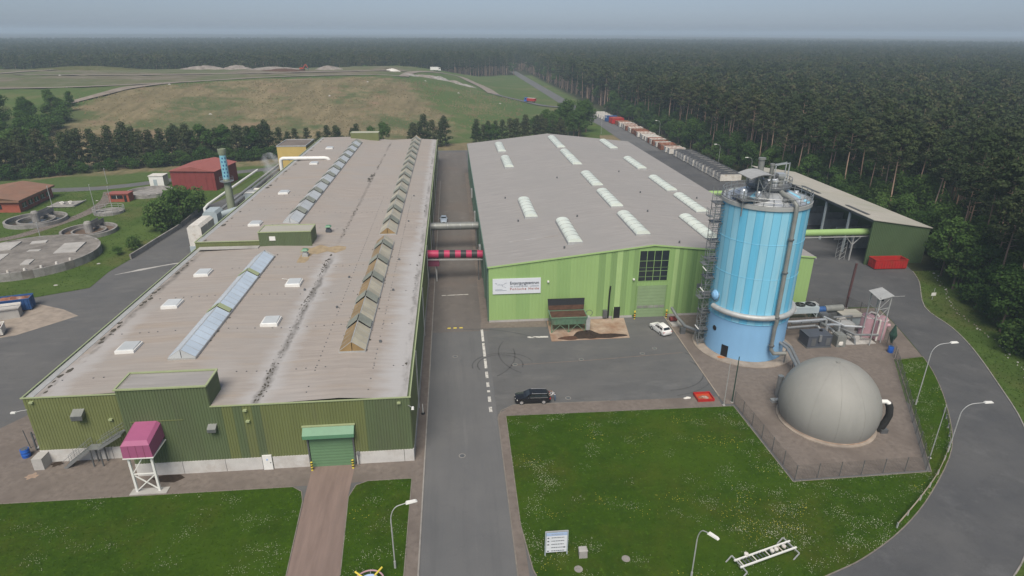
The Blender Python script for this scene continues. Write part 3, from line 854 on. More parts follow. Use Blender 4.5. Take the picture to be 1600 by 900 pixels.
def panelA(x0, x1, y, z0, z1, m):
    return MB().corr((x0, y), (x1, y), z0, z1, 0.31, 0.055).build('cladding_panel', M[m], hallA)
panelA(-48.1, -43.1, AYL, 1.66, 8.6, 'olive_light')
panelA(-43.1, -36.2, AYL, 1.66, 8.6, 'olive_light')
panelA(-36.2, -27.0, AY0, 1.66, 11.25, 'olive_dark')
for x0, x1, m in ((-27.0, -25.87, 'olive_dark'), (-25.87, -24.74, 'olive'), (-24.74, -23.75, 'olive_dark'), (-23.75, -22.74, 'olive'), (-22.74, -21.84, 'olive_dark'), (-21.84, -17.3, 'olive'), (-12.25, -10.72, 'olive'), (-10.72, -5.7, 'olive_dark')):
    panelA(x0, x1, AY0, 1.66, 8.6, m)
panelA(-17.3, -12.25, AY0, 4.7, 8.6, 'olive')
# side walls
n = 15
for i in range(n):
    y0, y1 = AY0 + (AY1 - AY0) * i / n, AY0 + (AY1 - AY0) * (i + 1) / n
    MB().corr((AX1, y0), (AX1, y1), 1.2, 8.55, 0.6, 0.06).build('cladding_panel', M['olive_dark' if i % 3 else 'olive'], hallA)
    y0, y1 = AYL + (AY1 - AYL) * i / n, AYL + (AY1 - AYL) * (i + 1) / n
    MB().corr((AX0, y1), (AX0, y0), 1.2, 8.5 if y0 < 112 else 9.7, 0.6, 0.06).build('cladding_panel', M['olive'], hallA)
MB().corr((-27.0, AY0), (-27.0, AYL), 8.5, 11.25, 0.31, 0.05).build('cladding_panel', M['olive_dark'], hallA)
MB().box(-36.1, -27.05, AY0 + .06, AYL, 8.3, 11.05).build('roof_house', M['olive_dark'], hallA)
MB().quad((-36.05, 59.35, 11.07), (-27.15, 59.35, 11.07), (-27.15, 62.6, 11.07), (-36.05, 62.6, 11.07)).build('roof_house_cover', M['roof_grey'], hallA)
# concrete plinth slabs
for x0, x1, y in ((-48.15, -44.6, AYL), (-44.55, -40.4, AYL), (-40.35, -36.25, AYL), (-36.2, -31.2, AY0), (-31.15, -26.6, AY0), (-26.55, -22.6, AY0), (-21.4, -17.4, AY0), (-12.15, -6.75, AY0), (-6.7, -5.62, AY0)):
    MB().box(x0, x1, y - .09, y + .2, -.05, 1.64).build('plinth_slab', M['plinth'], hallA)
MB().box(-48.3, -47.2, 61.2, 62.6, 0, 1.5).build('plinth_block', M['concrete'], hallA)
for i in range(18):
    y0 = AY0 + .2 + i * 9.9
    MB().box(-5.75, -5.60, y0, y0 + 9.85, -.05, 1.18).build('plinth_slab', M['concrete'], hallA)
# roof edge trims and gutters
MB().box(-27.0, -5.55, 59.06, 59.22, 8.57, 8.68).build('roof_trim', M['trim_green'], hallA)
MB().box(-48.25, -36.2, 62.56, 62.72, 8.57, 8.68).build('roof_trim', M['trim_green'], hallA)
MB().box(-5.74, -5.6, 59.24, 237.7, 8.56, 8.66).build('roof_trim', M['trim_green'], hallA)
MB().box(-48.2, -48.06, 62.74, 113.4, 8.57, 8.68).build('roof_trim', M['trim_green'], hallA)
MB().box(-48.25, -48.05, 113.5, 237.7, 9.75, 9.90).build('roof_trim', M['trim_green'], hallA)
MB().box(-48.04, -47.2, 62.8, 113.4, 8.3, 8.47).build('gutter', M['galv'], hallA)
MB().box(-48.04, -47.2, 113.5, 237.6, 9.4, 9.68).build('gutter', M['galv'], hallA)
MB().box(-47.3, -36.5, 112.0, 113.25, 8.8, 9.0).build('gutter', M['concrete'], hallA)
for x0, x1, y0, y1 in ((-36.3, -26.9, 59.02, 59.24), (-36.3, -26.9, 62.55, 62.75), (-36.3, -36.1, 59.24, 62.55), (-27.05, -26.85, 59.24, 62.55)):
    MB().box(x0, x1, y0, y1, 11.12, 11.27).build('roof_trim', M['trim_green'], hallA)
for i in range(8):
    MB().box(-5.66, -5.5, 70 + i * 21, 70.18 + i * 21, 0, 8.5).build('downpipe', M['galv'], hallA)

# roller door, hood, personnel door, wall fittings
mb = MB()
for i in range(22):
    z = i * 0.2
    mb.box(-17.15, -12.4, 59.02 + .03 * (i % 2), 59.12, z, z + .2)
door = mb.build('roller_door', M['door_green'], hallA)
for x in (-17.3, -12.3):
    MB().box(x - .08, x + .08, 58.95, 59.15, 0, 4.7).build('guide_rail', M['steel_dark'], door)
mb = MB().prism([(58.2, 4.35), (59.14, 4.35), (59.14, 5.5), (58.9, 5.5), (58.2, 4.8)], 0, 1)
mb.v = [((-17.6 if z == 0 else -12.0), a, b) for a, b, z in mb.v]
hood = mb.build('door_hood', M['hood_green'], hallA)
MB().box(-17.7, -11.9, 58.85, 59.1, 5.5, 5.62).build('hood_trim', M['trim_green'], hood)
wd = MB().box(-22.5, -21.48, 58.98, 59.14, 0, 1.95).build('personnel_door', M['white'], hallA)
MB().box(-21.7, -21.6, 58.93, 58.98, .95, 1.05).build('handle', M['steel_dark'], wd)
MB().box(-22.1, -21.9, 58.955, 58.98, 1.3, 1.5).build('door_sign', M['sign_blue'], wd)
for x in (-17.05, -12.5):
    p = MB().cyl((x, 58.4, 0), (x, 58.4, 1.15), .13, n=10).build('bollard', M['yellow_bright'])
    tag(p, 'yellow and black bollard %s the green roller door of the olive hall' % ('left of' if x < -15 else 'right of'), 'bollard', 'bollards at the roller door')
    for z in (.25, .62, .95):
        MB().lathe((x, 58.4, 0), [(.134, z), (.136, z + .01), (.136, z + .15), (.134, z + .16)], 12).build('stripe', M['black'], p)
mb = MB().cyl((-11.9, 58.9, 0), (-11.9, 58.9, 1.5), .06).box(-12.05, -11.75, 58.75, 59.05, 1.5, 1.85)
mb.build('call_post', M['steel'], hallA)
def wall_vent(x, y, z, s=1.0):
    h = MB()
    h.hexa([(x - .6 * s, y - .9 * s, z - .55 * s), (x + .6 * s, y - .9 * s, z - .55 * s), (x + .6 * s, y, z - .1), (x - .6 * s, y, z - .1),
            (x - .6 * s, y - .9 * s, z), (x + .6 * s, y - .9 * s, z), (x + .6 * s, y, z + .45 * s), (x - .6 * s, y, z + .45 * s)])
    o = h.build('vent_hood', M['duct_grey'], hallA)
    MB().quad((x - .55 * s, y - .905 * s, z - .62 * s), (x + .55 * s, y - .905 * s, z - .62 * s), (x + .55 * s, y - .1, z - .25 * s), (x - .55 * s, y - .1, z - .25 * s)).build('grille', M['black'], o)
    MB().box(x - .56 * s, x + .56 * s, y - .915 * s, y - .903 * s, z - .5 * s, z - .05).build('opening', M['steel_dark'], o)
wall_vent(-42.6, AYL, 6.5)
wall_vent(-27.1, AY0, 6.1, .75)
for x, y, z in ((-47.2, AYL - .2, 8.1), (-23.4, AY0 - .2, 8.0), (-23.3, AY0 - .2, 6.6), (-6.9, AY0 - .2, 8.0), (-39.5, AYL - .2, 5.4)):
    MB().box(x - .2, x + .2, y - .12, y + .2, z - .09, z + .09).build('wall_lamp', M['trim_green'], hallA)
mb = MB().tube([(-5.9, 59.1, 7.6), (-5.6, 58.6, 7.75), (-5.35, 58.3, 7.7)], .04, 6)
arm = mb.build('lamp_arm', M['galv'], hallA)
MB().hexa([(-5.5, 58.1, 7.62), (-5.2, 58.1, 7.62), (-5.2, 58.6, 7.62), (-5.5, 58.6, 7.62), (-5.45, 58.15, 7.78), (-5.25, 58.15, 7.78), (-5.25, 58.55, 7.78), (-5.45, 58.55, 7.78)]).build('lamp_head', M['white'], arm)
mb = MB().tube([(-47.9, 62.7, 7.1), (-48.4, 62.4, 7.2), (-48.9, 62.2, 7.15)], .04, 6)
arm = mb.build('lamp_arm', M['galv'], hallA)
MB().box(-49.35, -48.85, 62.05, 62.3, 7.05, 7.2).build('lamp_head', M['white'], arm)
MB().box(-35.5, -30.0, AY0 - .10, AY0 - .06, 7.1, 7.18).build('wall_rail', M['olive_light'], hallA)

# skylights along the two ridges
def ridge_skylight(xc, y0, y1, hw, h, pane_len, pane_m, gable_m, vent_every=0, vent_len=0.0, vent_m='vent_flap', vent_raise=0.12, frame_m='galv', left_m=None):
    zb = min(roofz(xc - hw, (y0 + y1) / 2), roofz(xc + hw, (y0 + y1) / 2)) - .05
    c = 0.30
    mb = MB()
    for x in (xc - hw, xc + hw):
        mb.box(x - .07, x + .07, y0, y1, zb, zb + c + .06)
    mb.box(xc - hw, xc + hw, y0 - .06, y0 + .06, zb, zb + c + .02)
    mb.box(xc - hw, xc + hw, y1 - .06, y1 + .06, zb, zb + c + .02)
    zr = zb + h
    mb.bar((xc, y0, zr), (xc, y1, zr), .12, .10)
    sk = mb.build('skylight', M[frame_m], hallA)
    # gables
    for y, s in ((y0, -1), (y1, 1)):
        for sg in (-1, 1):
            MB().prism([(xc + sg * .04, y - .02), (xc + sg * hw, y - .02), (xc + sg * hw, y + .02), (xc + sg * .04, y + .02)][::sg], zb + c,
                       [zr, zb + c + .05, zb + c + .05, zr][::sg]).build('gable_pane', M[gable_m], sk)
    def slope_mesh(L, lift, inset, sg, m, nm):
        e0, e1 = hw - .02, .06
        za, zc = zb + c + .04 + lift, zr + lift
        b = MB()
        p = [(sg * e0, inset, za), (sg * e0, L - inset, za), (sg * e1, L - inset, zc), (sg * e1, inset, zc)]
        b.hexa([p[0], p[1], p[2], p[3]] + [(q[0] + sg * .03, q[1], q[2] + .05) for q in p])
        if sg > 0:
            b.f = [f[::-1] for f in b.f]
        return b.mesh(nm, M[m])
    y = y0 + .05
    seq = []
    while y < y1 - .3:
        if vent_every and vent_len and len(seq) and len([s for s in seq if s[1] == 'p']) % vent_every == 0 and seq[-1][1] == 'p':
            seq.append((y, 'v'))
            y += vent_len
        else:
            seq.append((y, 'p'))
            y += pane_len
    base = world_loc(sk)
    for sg in (-1, 1):
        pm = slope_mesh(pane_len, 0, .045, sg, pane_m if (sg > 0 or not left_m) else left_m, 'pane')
        vm = slope_mesh(vent_len, vent_raise, .12, sg, vent_m, 'vent_flap') if vent_len else None
        for yy, k in seq:
            L = pane_len if k == 'p' else vent_len
            if yy + L > y1 + .25: continue
            o = bpy.data.objects.new('pane' if k == 'p' else 'vent_flap', pm if k == 'p' else vm)
            COL.objects.link(o)
            o.parent = sk
            o.location = Vector((xc, yy, 0)) - base
    mull = MB()
    for yy, k in seq:
        for sg in (-1, 1):
            mull.bar((xc + sg * hw, yy, zb + c + .07), (xc + sg * .03, yy, zr + .03), .07, .07)
    mull.build('mullions', M[frame_m], sk)
    return sk
ridge_skylight(-33.85, 69.7, 107.1, 1.6, 1.35, 1.42, 'pane_blue', 'pane_pale', 9, 1.3, 'trim_green', .14)
ridge_skylight(-33.7, 125.4, 226.5, 1.65, 1.35, 3.1, 'pane_pale', 'pane_pale', 2, 2.9, 'vent_flap', .22)
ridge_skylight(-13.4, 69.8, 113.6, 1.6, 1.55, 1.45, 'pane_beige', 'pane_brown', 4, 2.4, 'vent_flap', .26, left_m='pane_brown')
ridge_skylight(-13.4, 118.5, 237.0, 1.6, 1.55, 1.9, 'pane_beige', 'pane_brown', 3, 3.0, 'vent_flap', .30, left_m='pane_beige')

def roof_hatch(x, y, w=2.3, l=2.6):
    z = roofz(x, y) - .05
    h = MB().box(x - w / 2, x + w / 2, y - l / 2, y + l / 2, z, z + .42).build('roof_hatch', M['white'], hallA)
    MB().hexa([(x - w / 2 + .16, y - l / 2 + .2, z + .43), (x + w / 2 - .12, y - l / 2 + .2, z + .43), (x + w / 2 - .12, y + l / 2 - .12, z + .43), (x - w / 2 + .16, y + l / 2 - .12, z + .43),
               (x - w / 2 + .22, y - l / 2 + .26, z + .50), (x + w / 2 - .18, y - l / 2 + .26, z + .50), (x + w / 2 - .18, y + l / 2 - .18, z + .60), (x - w / 2 + .22, y + l / 2 - .18, z + .60)]).build('lid', M['pane_pale'], h)
for x, y in ((-41.8, 73.6), (-41.9, 87.2), (-42.0, 100), (-25.9, 79.9), (-26.0, 94.2), (-40.3, 124.5), (-41, 151), (-41, 187), (-41, 213)):
    roof_hatch(x, y)
for x, y in ((-27.0, 107.5), (-25.4, 121.6)):
    z = roofz(x, y)
    v = MB().box(x - .5, x + .5, y - .5, y + .5, z - .05, z + .55).box(x - .34, x + .34, y - .34, y + .34, z + .55, z + 1.1).build('roof_vent', M['box_dark' if y > 110 else 'galv'], hallA)
    MB().hexa([(x - .6, y - .6, z + 1.1), (x + .6, y - .6, z + 1.1), (x + .6, y + .6, z + 1.1), (x - .6, y + .6, z + 1.1), (x - .35, y - .35, z + 1.4), (x + .35, y - .35, z + 1.4), (x + .35, y + .35, z + 1.4), (x - .35, y + .35, z + 1.4)]).build('cowl', M['hood_green'], v)

def roof_box(x0, x1, y0, y1, z1, m):
    o = MB().corr((x0, y0), (x1, y0), 8.3, z1 - .1, .31, .05).corr((x1, y0), (x1, y1), 8.3, z1 - .1, .31, .05).corr((x0, y1), (x0, y0), 8.3, z1 - .1, .31, .05).box(x0, x1, y0 + .01, y1, 8.3, z1 - .12).build('roof_house', M[m], hallA)
    MB().quad((x0 + .1, y0 + .1, z1 - .08), (x1 - .1, y0 + .1, z1 - .08), (x1 - .1, y1 - .1, z1 - .08), (x0 + .1, y1 - .1, z1 - .08)).build('roof_house_cover', M['roof_pale'], o)
    for a, b, c_, d in ((x0 - .08, x1 + .08, y0 - .1, y0 + .1), (x0 - .08, x1 + .08, y1 - .1, y1 + .1), (x0 - .08, x0 + .1, y0 + .1, y1 - .1), (x1 - .1, x1 + .08, y0 + .1, y1 - .1)):
        MB().box(a, b, c_, d, z1 - .12, z1 + .04).build('roof_trim', M['trim_green'], o)
    return o
hb = roof_box(-36.5, -27.0, 113.3, 117.8, 11.55, 'olive_dark')
MB().box(-34.6, -33.5, 113.17, 113.24, 9.9, 10.7).build('notice_plate', M['white'], hb)
roof_box(-37.0, -27.0, 233.6, 237.4, 11.8, 'olive_light')

# weathering on the roof: bleached runs, moss, sheet fixings
def roof_strip(name, pts, widths, m, dz, jit=.3, seg=1.5):
    pts = [Vector((*p, 0)) for p in pts]
    path = []
    for a, b in zip(pts[:-1], pts[1:]):
        k = max(1, int((b - a).length / seg))
        path += [a.lerp(b, i / k) for i in range(k)]
    path.append(pts[-1])
    mb = MB()
    vs = []
    for i, p in enumerate(path):
        t = (path[min(i + 1, len(path) - 1)] - path[max(i - 1, 0)]).normalized()
        nn = Vector((-t.y, t.x, 0))
        w = float(np.interp(i / (len(path) - 1), np.linspace(0, 1, len(widths)), widths)) / 2
        a, b = p + nn * w * (1 + random.uniform(-jit, jit)), p - nn * w * (1 + random.uniform(-jit, jit))
        for k in range(5):
            q = b.lerp(a, k / 4)
            q.x = min(q.x, -6.05)
            vs.append((q.x, q.y, roofz(q.x, q.y) + dz))
    mb.add(vs, [(5 * i + k, 5 * i + k + 1, 5 * i + 6 + k, 5 * i + 5 + k) for i in range(len(path) - 1) for k in range(4)])
    return tag(mb.build(name, m, hallA), kind='stuff')
roof_strip('lichen_patch', [(-28.5, 111.0), (-20.5, 111.4)], [2.2, 4.0, 2.2], M['lichen'], .012, .5)
roof_strip('lichen_patch', [(-27, 104), (-26.6, 110)], [1.2, 2.2], M['lichen'], .016, .5)
mb = MB()
rng = random.Random(5)
def moss_blob(x, y, r, st=1.0):
    n = 9
    z = roofz(x, y)
    ring = [(x + r * rng.uniform(.5, 1.2) * math.cos(2 * PI * i / n), y + st * r * rng.uniform(.5, 1.2) * math.sin(2 * PI * i / n)) for i in range(n)]
    ring = [(min(px, -6.05), py) for px, py in ring]
    mb.add([(px, py, roofz(px, py) + .02) for px, py in ring] + [(x, y, z + .06 + .08 * r)], [(i, (i + 1) % n, n) for i in range(n)])
for y in np.arange(60, 106, .45):
    d = max(0, math.sin(y * .31) * .5 + math.sin(y * .13 + 1) * .6 + .15)
    for _ in range(2 if d > .2 else 1):
        moss_blob(-22.3 - .01 * (y - 60) + rng.gauss(0, .22), y + rng.uniform(-.3, .3), rng.uniform(.04, .10) + .15 * d * rng.random(), 1.6)
for y in np.arange(108, 232, 1.1):
    if math.sin(y * .37) + math.sin(y * .11) > .1:
        moss_blob(-22.4 + rng.uniform(-.25, .25), y, rng.uniform(.08, .25), 2.2)
for _ in range(16): moss_blob(-22.8 + rng.uniform(-.6, .6), 172 + rng.uniform(-5, 5), rng.uniform(.15, .45), 2)
for y in np.arange(61, 205, 2.6):
    if rng.random() < .35: moss_blob(-6.6 + rng.uniform(-.3, .1), y + rng.uniform(-1.3, 1.3), rng.uniform(.06, .22), 2.2)
for y in np.arange(64, 112, 1.2):
    if math.sin(y * .5) > -.2: moss_blob(-46.7 + rng.uniform(-.2, .3), y, rng.uniform(.15, .42), 1.8)
for y in np.arange(115, 235, 2.5):
    if rng.random() < .6: moss_blob(-46.7 + rng.uniform(-.2, .3), y, rng.uniform(.2, .5), 2)
for xc in (-35.6, -32.1, -15.2, -11.6):
    for y in np.arange(69, 112, 1.4):
        if rng.random() < .5: moss_blob(xc + rng.uniform(-.15, .15), y, rng.uniform(.06, .2), 1.6)
tag(mb.build('moss', M['moss'], hallA), kind='stuff')
mb = MB()
for y in (66.5, 78.2, 90.0, 101.8, 124, 136, 148):
    for x in np.arange(-46, -6.5, 1.15):
        if rng.random() < .75 and abs(x + 13.4) > 1.9 and abs(x + 33.7) > 1.9 and not (-37 < x < -27 and 112 < y < 118):
            z = roofz(x, y) + .02
            mb.box(x - .07, x + .07, y - .06, y + .06, z - .04, z + .05)
for x in (-17.2, -10.4):
    for y in np.arange(61, 150, 1.2):
        if rng.random() < .8:
            z = roofz(x, y) + .02
            mb.box(x - .06, x + .06, y - .07, y + .07, z - .04, z + .05)
tag(mb.build('roof_fixings', M['steel_dark'], hallA), kind='stuff')
for x, y in ((-10.2, 72.6), (-10.0, 90), (-10.1, 104), (-9.9, 128), (-9.9, 150), (-17.6, 84), (-17.6, 96), (-23.8, 91.5)):
    MB().cyl((x, y, roofz(x, y) - .05), (x, y, roofz(x, y) + .28), .2, .16, 10).build('drain_cap', M['steel_dark'], hallA)
MB().tube([(-28.1, 95.2, 9.2), (-25.9, 95.0, 8.95)], .03, 5).build('cable', M['steel'], hallA)

# yellow annex at the rear left
an = thing('yellow_annex', 'yellow walled annex with brownish flat roof at rear left of the olive hall', 'building', (-54.7, 218, 0))
MB().box(-59.6, -49.9, 218, 232, 0, 9.8).build('wall', M['yellow'], an)
MB().quad((-59.4, 218.2, 9.84), (-50.1, 218.2, 9.84), (-50.1, 231.8, 9.84), (-59.4, 231.8, 9.84)).build('roof', M['paver'], an)
for a in ((-59.7, -49.8, 217.9, 218.15), (-59.7, -49.8, 231.85, 232.1), (-59.7, -59.45, 218.15, 231.85), (-50.05, -49.8, 218.15, 231.85)):
    MB().box(*a, 9.7, 10.05).build('roof_trim', M['galv'], an)

# white exhaust duct crossing the roof edge
ex = thing('exhaust_duct', 'white exhaust duct bending over the left roof edge of the olive hall, steaming', 'duct', (-52.1, 193, 0))
MB().tube([(-52.1, 193, 0), (-52.1, 193, 9.6), (-51.9, 193, 10.1), (-51.3, 193, 10.35), (-39.0, 193, 10.35), (-38.2, 193, 10.2), (-37.8, 193, 9.8), (-37.7, 193, 9.3)], .55, 14).build('pipe', M['white'], ex, True)
for x in (-49.5, -46.5, -43.5, -40.5):
    MB().box(x - .06, x + .06, 192.9, 193.1, 9.6, 9.85).torus((x, 193, 10.35), .57, .04, 18, 5, 'y').build('bracket', M['galv'], ex)

# ================================================================== equipment on the left of the olive hall
t = thing('filter_unit', 'tall white filter unit with rounded top beside the olive hall', 'filter unit', (-57.8, 140, 0))
for i, y in enumerate((137.2, 141.3)):
    mb = MB().prism([(-59.3, .0), (-56.3, 0), (-56.3, 5.6), (-56.9, 6.2), (-58.7, 6.2), (-59.3, 5.6)], y, y + 3.9)
    mb.v = [(a, z, b) for a, b, z in mb.v]
    mb.f = [f[::-1] for f in mb.f]
    mb.build('housing', M['white_dirty'], t)
MB().box(-59.4, -56.2, 137.1, 145.3, 0, 1.4).build('base', M['box_grey'], t)
t = thing('fan_unit', 'blue grey rounded fan housing with horizontal duct near the chimney', 'fan unit', (-59, 154, 0))
mb = MB().prism([(-61.4, 0), (-58.0, 0), (-58.0, 4.6), (-58.5, 5.3), (-60.9, 5.3), (-61.4, 4.6)], 152, 156.5)
mb.v = [(a, z, b) for a, b, z in mb.v]
mb.f = [f[::-1] for f in mb.f]
mb.build('housing', M['box_grey'], t)
MB().tube([(-58.2, 155, 3.6), (-55.2, 158.5, 3.9), (-53.8, 160, 3.9)], .85, 12).build('duct', M['box_grey'], t, True)
MB().tube([(-62.0, 155.5, 0), (-62.0, 155.5, 5.2), (-61.9, 158, 5.6), (-61.5, 200, 5.6)], .32, 8).build('riser_pipe', M['white'], t, True)
MB().cyl((-54.2, 158.6, 2.0), (-51.6, 162, 2.6), 1.0, n=12).build('motor', M['black'], t, True)
t = thing('compressor_housing', 'small grey box housing behind the fan unit by the olive hall', 'housing', (-53.5, 168, 0))
MB().box(-55.5, -52.2, 166.5, 169.5, 0, 6.2).build('housing', M['box_grey'], t)
MB().hexa([(-55.6, 166.4, 6.2), (-52.1, 166.4, 6.2), (-52.1, 169.6, 6.2), (-55.6, 169.6, 6.2), (-55.2, 166.8, 6.5), (-52.5, 166.8, 6.5), (-52.5, 169.2, 6.5), (-55.2, 169.2, 6.5)]).build('lid', M['galv'], t)
t = thing('duct_bundle', 'bundle of dark and silver ducts running along the left wall of the olive hall', 'ducts', (-55, 200, 0))
MB().box(-62, -49.0, 172, 217, 0, 1.2).build('plinth', M['concrete_dark'], t)
for x, z, r, m, y0, y1 in ((-52.0, 3.0, 1.1, 'duct_grey', 174, 216), (-55.2, 2.3, 1.0, 'steel_dark', 176, 216), (-57.8, 2.0, .7, 'duct_grey', 174, 230), (-60.0, 2.2, .5, 'steel', 170, 236), (-61.3, 2.6, .35, 'galv', 160, 240)):
    MB().cyl((x, y0, z), (x, y1, z), r, n=12).build('duct', M[m], t, True)
    for y in range(int(y0) + 4, int(y1), 9):
        MB().box(x - .15, x + .15, y, y + .25, 0, z).build('support', M['steel_dark'], t)
for x, y in ((-56, 176), (-53.4, 186)):
    MB().tube([(x, y, 0), (x, y, 4.4), (x + .5, y, 5.0), (x + 3.4, y, 5.0), (x + 4.0, y + .3, 4.4), (x + 4.0, y + .3, 3)], .45, 10).build('elbow_pipe', M['white_dirty'], t, True)
t = thing('chimney', 'slender olive chimney with blue checkered upper band and flared cap', 'chimney', (-58.0, 162.6, 0))
MB().lathe((-58, 162.6, 0), [(1.0, 0), (.95, 5), (.82, 11)], 20).build('shaft', M['chimney_green'], t, True)
band = MB().lathe((-58, 162.6, 0), [(.82, 11.0), (.84, 11.02), (.78, 17.0), (.75, 17.02)], 20).build('band', M['cyan_band'], t, True)
for k in range(6):
    for a in (-1.9, -1.0):
        aa = a + (.22 if k % 2 else 0)
        x, y = -58 + .84 * math.cos(aa), 162.6 + .84 * math.sin(aa)
        MB().lathe((-58, 162.6, 0), [(.845 - .01 * k, 11.6 + k * .9), (.845 - .01 * k, 12.05 + k * .9)], 3, aa, aa + .4).build('check', M['blue_dark'], band)
MB().lathe((-58, 162.6, 0), [(.76, 17.0), (.95, 17.5), (1.0, 18.6), (.8, 18.65), (.75, 18.0), (0, 17.9)], 20).build('cap', M['chimney_green'], t, True)
pf = MB().lathe((-58, 162.6, 10.4), [(.85, 0), (1.7, 0), (1.7, .08), (.85, .08)], 18).build('platform', M['steel'], t)
mb = MB()
for k in range(12):
    a = 2 * PI * k / 12
    mb.cyl((-58 + 1.65 * math.cos(a), 162.6 + 1.65 * math.sin(a), 10.4), (-58 + 1.65 * math.cos(a), 162.6 + 1.65 * math.sin(a), 11.5), .03, n=5)
mb.torus((-58, 162.6, 11.5), 1.65, .03, 24, 5).torus((-58, 162.6, 11.0), 1.65, .025, 24, 5)
mb.build('railing', M['steel'], pf)
mb = MB()
for sx in (-.2, .2):
    mb.cyl((-57.1, 162.6 + sx, 0), (-57.15, 162.6 + sx, 17), .03, n=5)
for z in np.arange(.5, 17, .5):
    mb.cyl((-57.12, 162.4, z), (-57.12, 162.8, z), .02, n=4)
mb.build('ladder', M['steel'], t)

# stair tower at the front left corner, staircase, magenta box
t = thing('metal_staircase', 'grey metal staircase with landing rising along the olive front wall', 'staircase', (-44.9, 61.7, 0))
p = [Vector((-45.0, 61.7, .05)), Vector((-42.0, 61.75, 2.35)), Vector((-40.9, 61.8, 2.4)), Vector((-38.3, 62.0, 3.95))]
for a, b, k in ((p[0], p[1], 10), (p[2], p[3], 7)):
    for s in (-.5, .5):
        o = Vector((0, s, 0))
        MB().bar(a + o, b + o, .06, .28).build('stringer', M['steel'], t)
        r = MB().tube([a + o + Vector((0, 0, 1)), b + o + Vector((0, 0, 1))], .025, 5)
        for i in range(4):
            q = a.lerp(b, i / 3) + o
            r.cyl(q, q + Vector((0, 0, 1)), .02, n=5)
        r.tube([a + o + Vector((0, 0, .55)), b + o + Vector((0, 0, .55))], .018, 5)
        r.build('handrail', M['steel'], t)
    for i in range(k):
        q = a.lerp(b, (i + .5) / k)
        MB().box(q.x - .16, q.x + .16, q.y - .48, q.y + .48, q.z - .02, q.z + .03).build('tread', M['steel_dark'], t)
MB().box(-42.1, -40.8, 61.25, 62.3, 2.32, 2.40).build('landing', M['steel'], t)
for x, y in ((-41.9, 61.3), (-40.9, 61.3), (-41.9, 62.25), (-40.9, 62.25)):
    MB().box(x - .06, x + .06, y - .06, y + .06, 0, 2.32).build('leg', M['steel_dark'], t)
t = thing('pipe_rack', 'small dark pipe rack at the left corner of the olive hall', 'pipe rack', (-49.8, 66, 0))
for i in range(3):
    MB().tube([(-49.9 + .3 * i, 64.8, .4 + i * .5), (-49.4 + .2 * i, 68.5, 2.3 + .3 * i)], .14, 8).build('pipe', M['steel'], t, True)
for x, y in ((-50.2, 65), (-48.9, 65), (-50.2, 68), (-48.9, 68)):
    MB().box(x - .07, x + .07, y - .07, y + .07, 0, 2.6).build('post', M['steel_dark'], t)
MB().bar((-50.2, 65, 2.5), (-48.9, 65, 1.2), .07).bar((-50.2, 68, 2.5), (-48.9, 68, 1.2), .07).bar((-50.2, 65, 1.3), (-50.2, 68, 2.4), .07).build('brace', M['steel_dark'], t)
MB().cyl((-51.2, 65.5, 0), (-51.4, 65.5, 2.6), .05, n=6).build('pole', M['steel_dark'], t)
t = thing('blue_barrel', 'bright blue barrel at the left corner of the olive hall', 'barrel', (-50.7, 63.9, 0))
MB().lathe((-50.7, 63.9, 0), [(0, 0), (.42, 0), (.45, .1), (.45, .35), (.47, .38), (.45, .42), (.45, .75), (.47, .78), (.45, .82), (.45, 1.1), (.40, 1.12), (.40, 1.08), (0, 1.08)], 18).build('drum', M['blue'], t, True)
MB().lathe((-50.7, 63.9, 0), [(0, 1.10), (.36, 1.10), (.36, 1.14), (0, 1.14)], 16).build('lid', M['steel_dark'], t)

t = thing('feed_box', 'magenta hopper box on white crossed legs against the olive front wall', 'hopper', (-34.3, 57.7, 0))
mb = MB()
x0, x1, y0, y1 = -35.3, -32.3, 56.0, 59.1
z0, z1 = 5.0, 6.6
mb.hexa([(x0, y0, z0 - .2), (x1, y0, z0 - .2), (x1, y1, z0 + .2), (x0, y1, z0 + .2), (x0 + .05, y0 + .0, z1 - .3), (x1 - .1, y0, z1 - .3), (x1 - .1, y1, z1 + .3), (x0 + .05, y1, z1 + .3)])
mb.hexa([(x0 + .05, y0, z1 - .3), (x1 - .1, y0, z1 - .3), (x1 - .1, y1, z1 + .3), (x0 + .05, y1, z1 + .3), (x0 + .35, y0 + .45, z1 + .05), (x1 - .45, y0 + .45, z1 + .05), (x1 - .45, y1, z1 + .6), (x0 + .35, y1, z1 + .6)])
mb.build('box', M['magenta'], t)
for i in range(3):
    x = x0 + .75 * (i + 1)
    MB().box(x - .02, x + .02, y0 - .012, y0 + .01, z0 - .2, z1 - .3).build('rib', M['magenta_line'], t)
MB().box(x0 - .04, x1 + .04, y0 - .05, y1, z0 - .32, z0 - .21).build('frame', M['white'], t)
for x in (-35.05, -32.75):
    MB().box(x - .11, x + .11, 56.35, 56.57, 0, 4.7).build('leg', M['white'], t)
MB().bar((-35.05, 56.46, .2), (-32.75, 56.46, 2.3), .10).build('brace', M['white'], t)
MB().bar((-32.75, 56.5, .2), (-35.05, 56.5, 2.3), .10).build('brace', M['white'], t)
MB().bar((-35.05, 56.46, 2.4), (-33.6, 56.46, 4.5), .10).build('brace', M['white'], t)
MB().bar((-35.05, 56.46, 2.38), (-32.75, 56.46, 2.38), .10).build('brace', M['white'], t)
MB().box(-35.7, -31.9, 55.95, 56.95, 0.02, .10).build('foot_slab', M['concrete'], t)
